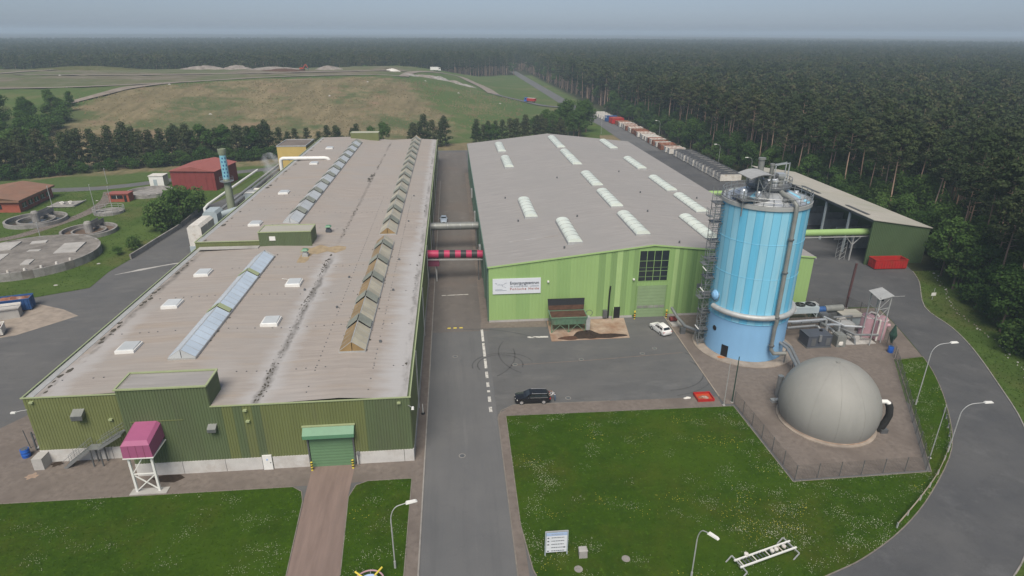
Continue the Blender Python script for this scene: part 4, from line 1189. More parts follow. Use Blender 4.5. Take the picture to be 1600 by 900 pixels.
for k, (x, y) in enumerate(((-48.0, 60.2), (-46.4, 62.2))):
    struct('rust_stain', MB().add([(x + (.62 + .2 * math.sin(i * 2.3 + k)) * math.cos(i * PI / 8), y + (.5 + .18 * math.cos(i * 1.7)) * math.sin(i * PI / 8), .024) for i in range(16)], [tuple(range(16))]), M['concrete_rust' if k == 0 else 'soil'])
struct('soil_stain', MB().add([(-34.6, 58.6, .024), (-33.6, 57.9, .024), (-31.8, 57.7, .024), (-30.9, 58.4, .024), (-31.6, 59.0, .024), (-33.4, 59.05, .024)], [tuple(range(6))]), M['soil'])

# ================================================================== pipe bridges between the halls
t = thing('pipe_bridge', 'thick grey pipe bridge crossing the street between the halls', 'pipe bridge', (-5.6, 134, 0))
MB().tube([(-5.7, 134, 5.6), (5.2, 134, 5.6)], .85, 18).build('pipe', M['duct_grey'], t, True)
mb = MB()
for x in (-4.6, -1.8, 1.0, 3.8):
    mb.lathe((0, 0, 0), [(.85, 0), (.9, .02), (.9, .12), (.85, .14)], 18)
    k = 18 * 4
    for i in range(len(mb.v) - k, len(mb.v)):
        a, b, c_ = mb.v[i]
        mb.v[i] = (x + c_, 134 + a, 5.6 + b)
mb.build('flanges', M['steel'], t)
MB().cyl((-5.6, 135.6, 5.9), (5.1, 135.6, 5.9), .13, n=8).build('thin_pipe', M['steel'], t, True)
for x in (-5.0, 4.6):
    MB().box(x - .12, x + .12, 133.8, 134.2, 0, 4.8).build('support', M['steel_dark'], t)
t = thing('striped_pipe_bridge', 'pink and black striped conveyor tube crossing the street between the halls', 'conveyor', (-5.6, 115, 0))
n = 10
for i in range(n):
    x0, x1 = -5.65 + 10.8 * i / n, -5.65 + 10.8 * (i + 1) / n
    MB().cyl((x0, 115, 5.75 - .03 * i), (x1, 115, 5.75 - .03 * (i + 1)), .78, n=16).build('sleeve', M['pink_stripe' if i in (0, 1, 3, 5, 7, 9) else 'black_stripe'], t, True)
MB().bar((-5.6, 114.2, 4.85), (5.1, 114.2, 4.6), .16, .2).bar((-5.6, 115.8, 4.85), (5.1, 115.8, 4.6), .16, .2).build('girder', M['galv'], t)
MB().box(-4.15, -3.9, 114.9, 115.15, 0, 4.7).build('post', M['galv'], t)
MB().bar((-4.02, 115, 3.6), (-2.9, 115, 4.75), .15).bar((-4.02, 115, 3.6), (-5.3, 115, 4.7), .15).build('strut', M['galv'], t)
MB().box(-5.6, -3.4, 114.3, 115.9, 3.4, 4.5).build('drive_box', M['magenta_line'], t)
MB().box(4.2, 4.4, 114.9, 115.1, 0, 4.6).build('post', M['steel_dark'], t)

# ================================================================== left-hand waterworks
def open_tank(c, r, h, inner_m, label, bridge=True, group='round settling tanks', wl_=.2):
    t = thing('settling_tank', label, 'tank', (c[0], c[1], 0), group)
    n = 28
    # rim of single precast segments
    seg = MB()
    a0, a1 = 0, 2 * PI / n * .985
    vs = []
    for (rr, z) in ((r, 0), (r, h), (r - .5, h), (r - .5, -.3)):
        for a in (a0, a1 / 2, a1):
            vs.append((rr * math.cos(a), rr * math.sin(a), z))
    fs = []
    for i in range(3):
        for j in range(2):
            fs.append((3 * i + j, 3 * i + j + 1, 3 * i + 4 + j, 3 * i + 3 + j))
    fs += [(0, 3, 6, 9), (2, 11, 8, 5)]
    seg.add(vs, fs)
    me = seg.mesh('rim_segment', M['concrete_dark'])
    for i in range(n):
        o = bpy.data.objects.new('rim_segment', me)
        COL.objects.link(o)
        o.parent = t
        o.rotation_euler = (0, 0, 2 * PI * i / n)
    MB().lathe((c[0], c[1], 0), [(r - .5, wl_), (r * .55, wl_ - .02), (0, wl_ - .02)], 36).build('basin', M[inner_m], t)
    MB().lathe((c[0], c[1], 0), [(r * .62, wl_), (r * .62, h * .75), (r * .56, h * .75), (r * .56, wl_)], 36).build('inner_ring', M['concrete_dark'], t)
    if bridge:
        MB().box(c[0] - .7, c[0] + .7, c[1] - .3, c[1] + r + .2, h + .1, h + .25).box(c[0] - .7, c[0] - .64, c[1] - .3, c[1] + r, h + .25, h + 1.2).box(c[0] + .64, c[0] + .7, c[1] - .3, c[1] + r, h + .25, h + 1.2).build('bridge', M['concrete_dark'], t)
        MB().lathe((c[0], c[1], 0), [(.9, 0), (.9, h + 1.4), (.6, h + 1.9), (0, h + 1.9)], 14).build('centre_column', M['concrete_dark'], t)
    return t
open_tank((-89.6, 154.2), 6.1, 1.0, 'sludge', 'round open tank with brown sludge and centre column on the meadow')
open_tank((-108.2, 165.2), 6.9, 1.0, 'water', 'wide open round tank with dark water left of the path')
t3 = open_tank((-93.8, 172.5), 3.6, .7, 'concrete_dark', 'small round tank with railing near the red shelter', False)
mb = MB()
for k in range(14):
    a = 2 * PI * k / 14
    mb.cyl((-93.8 + 3.7 * math.cos(a), 172.5 + 3.7 * math.sin(a), 0), (-93.8 + 3.7 * math.cos(a), 172.5 + 3.7 * math.sin(a), 1.8), .05, n=5)
mb.torus((-93.8, 172.5, 1.8), 3.7, .05, 28, 5).torus((-93.8, 172.5, 1.2), 3.7, .04, 28, 5)
mb.build('railing', M['galv'], t3)
t = thing('covered_tank', 'large round covered concrete tank with stained grey top on the meadow', 'tank', (-91.5, 134.5, 0))
n = 44
for i in range(n):
    a0, a1 = 2 * PI * i / n, 2 * PI * (i + .985) / n
    MB().prism([(-91.5 + 13.1 * math.cos(a0), 134.5 + 13.1 * math.sin(a0)), (-91.5 + 13.1 * math.cos(a1), 134.5 + 13.1 * math.sin(a1)), (-91.5 + 12.7 * math.cos(a1), 134.5 + 12.7 * math.sin(a1)), (-91.5 + 12.7 * math.cos(a0), 134.5 + 12.7 * math.sin(a0))],
               0, 1.75).build('wall_segment', M['concrete_dark' if i % 4 else 'concrete_old'], t)
MB().lathe((-91.5, 134.5, 0), [(12.9, 1.62), (6, 1.85), (0, 1.9)], 44).build('cover', M['concrete_old'], t)
for (x, y, w, l, rz) in ((-84.5, 137, 4.2, 7, .2), (-96, 131, 3, 5, .2), (-99, 139, 4, 6, .2), (-93.5, 141.5, 3, 2, .3), (-88, 128, 1.6, 3, .2), (-91, 135.5, 2.4, 1.2, .1), (-95, 127, 2.5, 2.5, 0)):
    c_, s_ = math.cos(rz), math.sin(rz)
    P = [(x + a * c_ - b * s_, y + a * s_ + b * c_) for a, b in ((-w / 2, -l / 2), (w / 2, -l / 2), (w / 2, l / 2), (-w / 2, l / 2))]
    MB().prism(P, 1.6, 1.98).build('cover_slab', M['concrete'], t)
for k in range(9):
    a = -2.2 + k * .22
    x, y = -91.5 + 12.3 * math.cos(a), 134.5 + 12.3 * math.sin(a)
    MB().cyl((x, y, 1.6), (x, y, 2.15), .28, .2, 8).build('vent_cap', M['white_dirty'], t)
t = thing('gravel_basin', 'low round concrete basin in front of the white container', 'basin', (-92.5, 194, 0))
MB().lathe((-92.5, 194, 0), [(6.5, 0), (6.4, 1.1), (6.0, 1.1), (5.9, .3), (0, .25)], 36).build('wall', M['concrete_dark'], t)
for a in np.arange(-2.6, -.4, .36):
    MB().box(-92.5 + 6.3 * math.cos(a) - .4, -92.5 + 6.3 * math.cos(a) + .4, 194 + 6.3 * math.sin(a) - .15, 194 + 6.3 * math.sin(a) + .15, 1.08, 1.22).build('cap_stone', M['concrete'], t)
t = thing('white_cabin', 'white box cabin behind the concrete basin near the red hall', 'cabin', (-94, 204.5, 0))
MB().box(-96.2, -91.9, 203.3, 207, .2, 3.4).build('body', M['white'], t)
MB().box(-96.35, -91.75, 203.15, 207.15, 3.4, 3.6).build('roof', M['white_dirty'], t)
MB().box(-95, -93.9, 203.24, 203.3, .3, 2.4).build('door', M['box_grey'], t)
MB().box(-96.1, -92, 203.4, 206.9, 0, .2).build('base', M['concrete_dark'], t)
t = thing('pump_pit', 'rectangular concrete pump pit with white valves on the meadow', 'pit', (-110, 183, 0))
MB().prism([(-113.5, 179), (-106.5, 180), (-107, 186), (-114, 185)], 0, .35).build('slab', M['concrete_dark'], t)
for x, y in ((-111, 182), (-109, 182.5)):
    MB().cyl((x, y, .3), (x, y, 1.1), .4, n=8).cyl((x - .6, y, .8), (x + .6, y, .8), .2, n=8).build('valve', M['white_dirty'], t)
for x0, x1, y0, y1 in ((-113.4, -106.6, 178.9, 179.1), (-106.7, -106.5, 179.1, 186)):
    MB().box(x0, x1, y0, y1, .35, .6).build('curb', M['concrete'], t)
# red buildings
t = thing('red_shelter', 'small red brick shelter with a wide window opening by the path', 'shelter', (-96.8, 185.8, 0))
MB().box(-99.5, -94.0, 184.5, 187.5, 0, 2.3).build('wall', M['brick_red'], t)
MB().box(-99.7, -93.8, 184.3, 187.7, 2.3, 2.55).build('roof', M['red_roof'], t)
w = MB().box(-98.8, -95.6, 184.42, 184.55, 1.0, 2.0).build('window', M['black'], t)
MB().box(-97.3, -97.2, 184.40, 184.44, 1.0, 2.0).build('mullion', M['white'], w)
MB().box(-95.3, -94.6, 184.42, 184.55, 0, 2.0).build('door', M['black'], t)

t = thing('brick_service_building', 'low red brick service building with brown roof and window row', 'building', (-117.5, 176, 0))
c0, c1, c2, c3 = (-117.8, 174.8), (-119.2, 192.4), (-134.5, 193.5), (-133.5, 176.0)
MB().prism([c0, c1, c2, c3], 0, 3.0).build('wall', M['brick_red'], t)
ov = .7
P = [(c0[0] + ov, c0[1] - ov), (c1[0] + ov, c1[1] + ov), (c2[0] - ov, c2[1] + ov), (c3[0] - ov, c3[1] - ov)]
MB().prism(P, 2.95, 3.45).build('eaves', M['brown_roof'], t)
mid0, mid1 = ((c0[0] + c3[0]) / 2, c0[1] - ov), ((c1[0] + c2[0]) / 2, c1[1] + ov)
mb = MB().add([(*P[0], 3.46), (*P[1], 3.46), (*mid1, 4.9), (*mid0, 4.9), (*P[2], 3.46), (*P[3], 3.46)], [(0, 1, 2, 3), (3, 2, 4, 5), (0, 3, 5), (1, 4, 2)])
mb.build('roof', M['brown_roof'], t)
for k in range(5):
    u0, u1 = .08 + k * .18, .08 + k * .18 + .12
    a = Vector((*c0, 0)).lerp(Vector((*c1, 0)), u0)
    b = Vector((*c0, 0)).lerp(Vector((*c1, 0)), u1)
    mb = MB().hexa([(a.x - .05, a.y, 1.1), (a.x + .05, a.y, 1.1), (b.x + .05, b.y, 1.1), (b.x - .05, b.y, 1.1), (a.x - .05, a.y, 2.3), (a.x + .05, a.y, 2.3), (b.x + .05, b.y, 2.3), (b.x - .05, b.y, 2.3)])
    w = mb.build('window', M['dark_glass'], t)
    m_ = a.lerp(b, .5)
    MB().box(m_.x, m_.x + .09, m_.y - .05, m_.y + .05, 1.1, 2.3).build('frame', M['white'], w)
    MB().box(min(a.x, b.x) - .02, max(a.x, b.x) + .12, a.y, b.y, 1.0, 1.1).build('sill', M['concrete'], w)
w = MB().box(-124.5, -122.5, 175.1, 175.4, 1.0, 2.2).build('window', M['dark_glass'], t)
MB().box(-123.55, -123.45, 175.05, 175.12, 1.0, 2.2).build('frame', M['white'], w)

t = thing('red_hall', 'dark red metal hall with pitched red roof left of the chimney', 'hall', (-80, 205, 0))
MB().prism([(-87.3, 198.4), (-73.6, 196.6), (-71.8, 212), (-85.5, 214)], 0, [6.0, 6.0, 6.0, 6.0]).build('wall', M['red_wall'], t)
mb = MB().add([(-87.7, 198, 6.0), (-73.2, 196.2, 6.0), (-71.4, 212.4, 6.0), (-85.9, 214.4, 6.0), (-80.4, 197.1, 7.4), (-78.6, 213.4, 7.4)], [(0, 4, 5, 3), (4, 1, 2, 5), (0, 1, 4), (2, 3, 5), (0, 3, 2, 1)])
mb.build('roof', M['red_roof'], t)
for k in range(8):
    u = (k + .5) / 8
    a = Vector((-87.3, 198.4, 0)).lerp(Vector((-73.6, 196.6, 0)), u)
    MB().box(a.x - .05, a.x + .05, a.y - .06, a.y + .02, 0, 5.9).build('rib', M['red_wall'], t)
MB().prism([(-79.4, 197.28), (-76.4, 196.88), (-76.38, 196.98), (-79.38, 197.38)], 0, 4.2).build('gate', M['red_wall'], t)

# retaining wall, verge fence and posts by the hedge
t = thing('retaining_wall', 'low concrete retaining wall between the hedge and the asphalt yard', 'wall', (-70.5, 145, 0))
pts = [(-70.6, 133.5), (-70.2, 139), (-70.0, 143.6), (-69.6, 149), (-69.2, 154.6), (-69.4, 162), (-69.8, 170)]
for a, b in zip(pts[:-1], pts[1:]):
    a, b = Vector((*a, .55)), Vector((*b, .55))
    MB().bar(a, b.lerp(a, .01), .35, 1.1).build('wall_block', M['concrete_dark'], t)
def lamp_post(loc, h, reach, rz, label, group='street lamps', m='galv', tilt=0.0, headw=.36):
    t = thing('street_lamp', label, 'street lamp', (0, 0, 0), group)
    MB().tube([(0, 0, 0), (0, 0, .9)], .10, 8).build('base', M[m], t)
    MB().tube([(0, 0, .9), (0, 0, h - 1.6)] + [(reach * (1 - math.cos(a)) * .55, 0, h - 1.6 + 1.5 * math.sin(a)) for a in np.linspace(.2, PI / 2, 6)] + [(reach, 0, h)], [.06] * 2 + [.045] * 6 + [.04], 8).build('pole', M[m], t, True)
    hd = MB().hexa([(reach - .1, -headw / 2, h - .05), (reach + .95, -headw / 2 * .8, h - .02), (reach + .95, headw / 2 * .8, h - .02), (reach - .1, headw / 2, h - .05),
                    (reach, -headw / 3, h + .13), (reach + .8, -headw / 3, h + .12), (reach + .8, headw / 3, h + .12), (reach, headw / 3, h + .13)]).build('lamp_head', M['white'], t)
    MB().box(reach + .1, reach + .75, -headw / 3.2, headw / 3.2, h - .09, h - .045).build('lens', M['pane_pale'], hd)
    place(t, (*loc, 0), rz)
    return t
lamp_post((-6.6, 43.6), 7.3, 1.5, R(12), 'street lamp on the narrow lawn strip left of the street')
lamp_post((20.3, 39.9), 6.2, 1.0, R(-55), 'street lamp beside the steel rack on the large lawn')
lamp_post((60.6, 64.8), 9.3, 2.4, R(0), 'taller street lamp on the grass strip behind the mesh fence', m='galv')
lamp_post((57.4, 55.0), 6.9, 2.5, R(-3), 'street lamp beside the guard rail, lower of the two by the bend')
for k, (x, y, h) in enumerate(((97, 288, 8), (98.5, 222, 8), (98.5, 196, 8))):
    lamp_post((x, y), h, 1.6, R(180), ['street lamp behind the white containers, far end of the row', 'street lamp behind the middle of the container row', 'street lamp behind the dark covered containers'][k])
lamp_post((72.5, 302), 8, 1.5, R(0), 'street lamp on the yellow verge by the forest road')
for k, (x, y, h) in enumerate(((-97.5, 148.5, 4.5), (-108.5, 173.5, 7.5), (-99.5, 176.5, 7.0), (-96.0, 178.5, 6), (-112, 209, 5))):
    t = thing('light_mast', ['slim grey mast beside the covered tank', 'slim grey mast in front of the brick service building', 'slim grey mast beside the path near the pump pit', 'slim grey mast by the small railed tank', 'slim grey post at the service road edge'][k], 'mast', (x, y, 0), 'slim masts at the waterworks')
    MB().cyl((x, y, 0), (x, y, h), .09, .06, 7).build('pole', M['galv'], t)
    MB().box(x - .06, x + .22, y - .06, y + .06, h, h + .08).build('lamp_head', M['galv'], t)

# ================================================================== lime green hall (right)
BX0, BX1, BY0, BY1, BR = 5.2, 61.7, 95.1, 217.0, 33.0
hallB = thing('composting_hall', 'large lime green striped hall with grey pitched roof and white vaulted rooflights', 'hall', (BX0, BY0, 0))
def bz(x): return 10.1 + (x - BX0) / (BR - BX0) * 3.1 if x < BR else 13.2 - (x - BR) / (BX1 - BR) * 3.0
MB().prism([(BX0 + .08, BY0 + .08), (BX1 - .08, BY0 + .08), (BX1 - .08, BY1), (BX0 + .08, BY1)], 0, 9.9).build('wall', M['lime_dark'], hallB)
mb = MB().prism([(BX0 + .08, 9.8), (BX1 - .08, 9.8), (BX1 - .08, 10.05), (BR, 13.05), (BX0 + .08, 9.95)], BY0 + .08, BY1)
mb.v = [(a, z, b) for a, b, z in mb.v]
mb.f = [f[::-1] for f in mb.f]
mb.build('gable', M['lime_dark'], hallB)
mb = MB()
ys = np.linspace(BY0 - .12, BY1 + .1, 12)
for xa, xb in ((BX0 - .18, BR), (BR, BX1 + .18)):
    xs = np.linspace(xa, xb, 5)
    for i in range(4):
        for j in range(11):
            mb.quad((xs[i], ys[j], bz(xs[i]) + .1), (xs[i + 1], ys[j], bz(xs[i + 1]) + .1), (xs[i + 1], ys[j + 1], bz(xs[i + 1]) + .1), (xs[i], ys[j + 1], bz(xs[i]) + .1))
mb.build('roof', M['roof_grey'], hallB)
for xa, xb in ((BX0 - .2, BR), (BR, BX1 + .2)):
    MB().hexa([(xa, BY0 - .2, bz(xa) - .12), (xb, BY0 - .2, bz(xb) - .12), (xb, BY0 - .1, bz(xb) - .12), (xa, BY0 - .1, bz(xa) - .12),
               (xa, BY0 - .2, bz(xa) + .14), (xb, BY0 - .2, bz(xb) + .14), (xb, BY0 - .1, bz(xb) + .14), (xa, BY0 - .1, bz(xa) + .14)]).build('verge_trim', M['lime_pale'], hallB)
MB().box(BX0 - .32, BX0 - .12, BY0 - .2, BY1, 9.9, 10.12).build('gutter', M['teal_green'], hallB)
MB().box(BX1 + .12, BX1 + .32, BY0 - .2, BY1, 9.9, 10.12).build('gutter', M['galv'], hallB)
# front cladding in upright bands of different greens
edges = [5.2, 7.5, 9.8, 12.1, 14.4, 16.7, 19.0, 21.3, 23.74, 24.9, 25.8, 26.85, 27.8, 28.8, 29.75, 30.6]
tones = ['lime', 'lime', 'lime_b', 'lime', 'lime', 'lime_b', 'lime', 'lime', 'lime_mid', 'lime', 'lime_mid', 'lime_pale', 'lime_mid', 'lime_b', 'lime_mid']
for i, m in enumerate(tones):
    x0, x1 = edges[i], edges[i + 1]
    MB().corr((x0, BY0), (x1, BY0), .42, (bz(x0) - .1, bz(x1) - .1), .58, .022).build('cladding_panel', M[m], hallB)
MB().corr((30.6, BY0), (35.9, BY0), 12.3, (bz(30.6) - .1, bz(35.9) - .1), .58, .022).build('cladding_panel', M['lime_b'], hallB)
MB().corr((30.6, BY0), (35.9, BY0), 5.9, 6.75, .58, .022).build('cladding_panel', M['lime_b'], hallB)
edges = [35.9, 36.75, 37.5, 38.2, 38.9, 39.75, 40.7, 42.1, 43.2, 44.2, 45.4, 46.6, 47.8, 49, 50.2, 51.4, 53, 55, 57, 59.2, 61.7]
tn = ['lime_b', 'lime_pale', 'lime_mid', 'lime_b', 'lime_mid', 'lime_dark', 'lime_mid', 'lime_dark', 'lime_mid', 'lime_dark', 'lime_mid', 'lime_dark', 'lime_mid', 'lime_dark', 'lime_mid', 'lime_dark', 'lime_b', 'lime_mid', 'lime', 'lime']  # real stripes, but darker greens by the silo also paint in its shade
for i, m in enumerate(tn):
    x0, x1 = edges[i], edges[i + 1]
    MB().corr((x0, BY0), (x1, BY0), .42, (bz(x0) - .1, bz(x1) - .1), .58, .022).build('cladding_panel', M[m], hallB)
for i in range(11):
    x0 = BX0 + i * 5.14
    if 29.5 < x0 < 33: continue
    MB().box(x0, x0 + 5.1 if x0 < 24 or x0 > 36 else x0 + 4.4, BY0 - .05, BY0 + .1, -.05, .40).build('plinth_slab', M['concrete'], hallB)
n = 12
for i in range(n):
    y0, y1 = BY0 + (BY1 - BY0) * i / n, BY0 + (BY1 - BY0) * (i + 1) / n
    MB().corr((BX0, y1), (BX0, y0), .3, 9.95, .6, .06).build('cladding_panel', M['teal_green'], hallB)
    MB().corr((BX1, y0), (BX1, y1), .3, 9.95, .6, .06).build('cladding_panel', M['lime_mid'], hallB)
    MB().box(BX0 - .22, BX0 - .08, y0 + .5, y0 + .65, 0, 9.9).build('downpipe', M['teal_green'], hallB)
for y in (121, 147, 171):
    MB().box(BX0 - .5, BX0 - .12, y, y + 1.6, 2.6, 5.0).build('wall_cabinet', M['galv'], hallB)
# tall window, gate, door
win = MB().box(30.5, 36.0, BY0 - .06, BY0 + .1, 6.7, 12.35).build('window', M['lime_b'], hallB)
for i in range(4):
    for j in range(3):
        x0, z0 = 30.72 + i * 1.27, 6.85 + j * 1.82
        MB().box(x0, x0 + 1.17, BY0 - .09, BY0 - .04, z0, z0 + 1.72).build('pane', M['dark_glass'], win)
MB().box(30.6, 35.9, BY0 - .10, BY0 - .05, 7.55, 7.63).box(30.6, 35.9, BY0 - .10, BY0 - .05, 9.2, 9.26).build('rail', M['lime_dark'], win)
gate = MB()
for i in range(20):
    gate.box(30.75, 35.8, BY0 - .05 + .02 * (i % 2), BY0 + .02, i * .295, i * .295 + .29)
gate = gate.build('roller_gate', M['door_pale'], hallB)
for i in range(5):
    MB().box(30.95 + i * .98, 31.83 + i * .98, BY0 - .09, BY0 - .045, 1.72, 2.2).build('gate_window', M['vent_flap'], gate)
for x in (30.66, 35.9):
    MB().box(x - .1, x + .1, BY0 - .14, BY0 + .02, 0, 6.0).build('guide_rail', M['lime_mid'], gate)
for x in (30.45, 36.1):
    p = MB().cyl((x, BY0 - .7, 0), (x, BY0 - .7, 1.5), .14, n=10).build('bollard', M['yellow_bright'])
    tag(p, 'striped bollard %s the pale roller gate of the lime hall' % ('left of' if x < 33 else 'right of'), 'bollard', 'bollards at the roller gate')
    for z in (.2, .6, 1.0):
        MB().lathe((x, BY0 - .7, 0), [(.144, z), (.146, z + .01), (.146, z + .2), (.144, z + .21)], 12).build('stripe', M['tail_red' if z == .6 else 'black'], p)
dr = MB().box(26.85, 27.95, BY0 - .07, BY0 + .05, 0, 2.1).build('doorway', M['black'], hallB)
MB().hexa([(26.75, BY0 - .06, 0), (26.85, BY0 - .06, 0), (26.55, BY0 - .95, 0), (26.45, BY0 - .95, 0), (26.75, BY0 - .06, 2.05), (26.85, BY0 - .06, 2.05), (26.55, BY0 - .95, 2.05), (26.45, BY0 - .95, 2.05)]).build('door_leaf', M['lime_pale'], dr)
MB().tube([(25.85, BY0 - .25, .2), (25.85, BY0 - .25, 4.2), (25.95, BY0 - .2, 6.1)], .13, 8).build('wall_pipe', M['black'], hallB, True)
MB().box(24.9, 25.6, BY0 - .55, BY0 - .06, .4, 1.7).build('switch_box', M['steel_dark'], hallB)
for x, z in ((15.2, 7.3), (29.9, 7.2)):
    MB().box(x - .15, x + .15, BY0 - .35, BY0 - .03, z - .1, z + .12).build('wall_lamp', M['white'], hallB)
MB().box(41.2, 42.2, BY0 - .08, BY0 + .02, 5.2, 6.0).build('louvre', M['steel'], hallB)
# vaulted rooflights
def vault(x, y0, y1, w=2.5):
    zc = min(bz(x - w / 2), bz(x + w / 2))
    zt = max(bz(x - w / 2), bz(x + w / 2)) + .12
    curb = MB().box(x - w / 2 - .08, x + w / 2 + .08, y0 - .08, y1 + .08, zc - .1, zt + .22).build('rooflight', M['galv'], hallB)
    n = max(4, round((y1 - y0) / 2.2))
    L = (y1 - y0) / n
    b = MB()
    k = 8
    vs = []
    for i in range(k + 1):
        a = PI * i / k
        for yy in (.05, L - .05):
            vs.append((-math.cos(a) * w / 2, yy, math.sin(a) * .62))
    b.add(vs, [(2 * i, 2 * i + 2, 2 * i + 3, 2 * i + 1) for i in range(k)])
    b.add([(-math.cos(PI * i / k) * w / 2, .05, math.sin(PI * i / k) * .62) for i in range(k + 1)], [tuple(range(k, -1, -1))])
    b.add([(-math.cos(PI * i / k) * w / 2, L - .05, math.sin(PI * i / k) * .62) for i in range(k + 1)], [tuple(range(k + 1))])
    b.f = [f[::-1] for f in b.f]
    me = b.mesh('vault_pane', M['vault'], True)
    o0 = world_loc(curb)
    for i in range(n):
        o = bpy.data.objects.new('vault_pane', me)
        COL.objects.link(o)
        o.parent = curb
        o.location = Vector((x, y0 + i * L, zt + .22)) - o0
    r = MB()
    for i in range(1, n):
        yy = y0 + i * L
        r.tube([(x - math.cos(PI * j / k) * (w / 2 + .01), yy, zt + .22 + math.sin(PI * j / k) * .64) for j in range(k + 1)], .035, 4)
    r.build('rib', M['steel'], curb)
for x, y0, y1 in ((20.7, 100.5, 114.2), (32.7, 100.5, 114), (45.4, 100.5, 114.5), (15.3, 119, 133.2), (32.8, 119.2, 132.6), (51.0, 119.6, 133.9), (33.0, 137.8, 151.6), (50.9, 138.1, 152.7), (33, 162.4, 171.8), (33, 173, 182.9), (51.2, 163.5, 178.6), (15.3, 168.5, 183), (15.2, 192.6, 207.2), (33.1, 188.6, 208.6), (51.3, 195.3, 210.4)):
    vault(x, y0, y1)
for y, x in ((164, 55), (148, 55.5), (131, 55.5), (113, 51), (106, 13)):
    MB().hexa([(x - 3.4, y, bz(x - 3.4) + .108), (x + 5.6, y, bz(min(x + 5.6, 61.7)) + .108), (x + 5.6, y + .35, bz(min(x + 5.6, 61.7)) + .108), (x - 3.4, y + .35, bz(x - 3.4) + .108),
               (x - 3.4, y, bz(x - 3.4) + .15), (x + 5.6, y, bz(min(x + 5.6, 61.7)) + .15), (x + 5.6, y + .35, bz(min(x + 5.6, 61.7)) + .15), (x - 3.4, y + .35, bz(x - 3.4) + .15)]).build('roof_cable_tray', M['bleach'], hallB)
for x, y in ((55, 133), (11.5, 137), (12.5, 118), (18.5, 99), (24, 116), (38, 97), (38.5, 117), (42, 134), (25.5, 150), (43, 157)):
    MB().cyl((x, y, bz(x)), (x, y, bz(x) + .5), .16, n=8).build('roof_anchor', M['steel_dark'], hallB)

# the big name board on the front of the lime hall
def text_mesh(body, size, loc, m, parent, bold=0.0, spacing=1.0, name='lettering', width=None):
    cu = bpy.data.curves.new(name, 'FONT')
    cu.body = body
    cu.size = size
    cu.offset = bold
    cu.space_character = spacing
    cu.extrude = 0.012
    tmp = bpy.data.objects.new('tmp', cu)
    COL.objects.link(tmp)
    dg = bpy.context.evaluated_depsgraph_get()
    me = bpy.data.meshes.new_from_object(tmp.evaluated_get(dg))
    bpy.data.objects.remove(tmp)
    me.materials.clear()
    me.materials.append(m)
    xs = [v.co.x for v in me.vertices]
    k = width / (max(xs) - min(xs)) if width else 1
    for v in me.vertices:
        v.co = Vector((v.co.x * k, -v.co.z, v.co.y))
    o = bpy.data.objects.new(name, me)
    COL.objects.link(o)
    o.parent = parent
    o.location = Vector(loc) - world_loc(parent)
    return o
SY = BY0 - .12
sg = thing('name_board', 'white name board with dark lettering on the lime hall front wall', 'sign', (9.85, SY, 6.7))
MB().box(5.85, 13.95, SY - .06, SY + .05, 5.3, 8.05).build('board', M['sign_white'], sg)
ty = SY - .075
text_mesh('Entsorgungszentrum', .74, (8.75, ty, 6.98), M['text_dark'], sg, .012, 1.0, width=4.85)
text_mesh('des Kreises Minden - Lübbecke', .50, (8.75, ty, 6.52), M['text_grey'], sg, .003, 1.0, width=4.85)
text_mesh('Pohlsche Heide', .56, (8.75, ty, 5.98), M['text_red'], sg, .010, 1.35, width=4.85)
lg = MB().box(6.25, 7.5, ty - .005, ty + .02, 6.12, 6.18).box(6.25, 8.2, ty - .005, ty + .02, 5.92, 6.0)
lg.build('logo_lines', M['text_grey'], sg)
mb = MB()
for x, z, w, h in ((6.25, 7.22, .22, .08), (6.4, 7.05, .10, .22), (6.7, 6.85, .10, .3), (6.95, 6.9, .08, .26), (7.2, 6.8, .10, .32), (7.42, 6.75, .10, .3), (7.62, 6.95, .18, .08), (7.7, 6.5, .14, .12), (7.78, 7.15, .3, .07), (8.02, 7.22, .18, .08), (7.5, 6.62, .1, .14), (7.95, 6.42, .14, .09)):
    mb.hexa([(x, ty - .005, z), (x + w, ty - .005, z + w * .25), (x + w, ty + .02, z + w * .25), (x, ty + .02, z), (x + .02, ty - .005, z + h), (x + w + .02, ty - .005, z + h + w * .25), (x + w + .02, ty + .02, z + h + w * .25), (x + .02, ty + .02, z + h)])
mb.build('logo', M['text_grey'], sg)
for x in (6.3, 9.9, 13.5):
    MB().box(x - .05, x + .05, SY + .05, BY0 - .02, 5.5, 7.9).build('bracket', M['galv'], sg)

# ================================================================== hopper with spilled compost
t = thing('feed_hopper', 'green steel hopper on braced legs with raised black lid before the lime hall', 'hopper', (18.2, 91.5, 0))
x0, x1, y0, y1 = 15.1, 21.1, 90.1, 93.2
MB().hexa([(x0 + .15, y0 + .25, 1.4), (x1 - .1, y0 + .25, 1.4), (x1 - .1, y1 - .2, 1.4), (x0 + .15, y1 - .2, 1.4), (x0, y0, 2.75), (x1, y0, 2.75), (x1, y1, 2.75), (x0, y1, 2.75)]).build('trough', M['hopper_green'], t)
MB().box(x0 - .08, x1 + .08, y0 - .08, y0 + .04, 2.7, 2.86).box(x0 - .08, x1 + .08, y1 - .04, y1 + .08, 2.7, 2.86).box(x0 - .08, x0 + .06, y0, y1, 2.7, 2.86).box(x1 - .06, x1 + .08, y0, y1, 2.7, 2.86).build('rim', M['hopper_green'], t)
for i in range(9):
    x = x0 + .2 + i * .68
    MB().hexa([(x, y0 + .16, 1.42), (x + .1, y0 + .16, 1.42), (x + .1, y0 + .3, 1.42), (x, y0 + .3, 1.42), (x, y0 - .07, 2.7), (x + .1, y0 - .07, 2.7), (x + .1, y0 + .05, 2.7), (x, y0 + .05, 2.7)]).build('rib', M['hopper_green'], t)
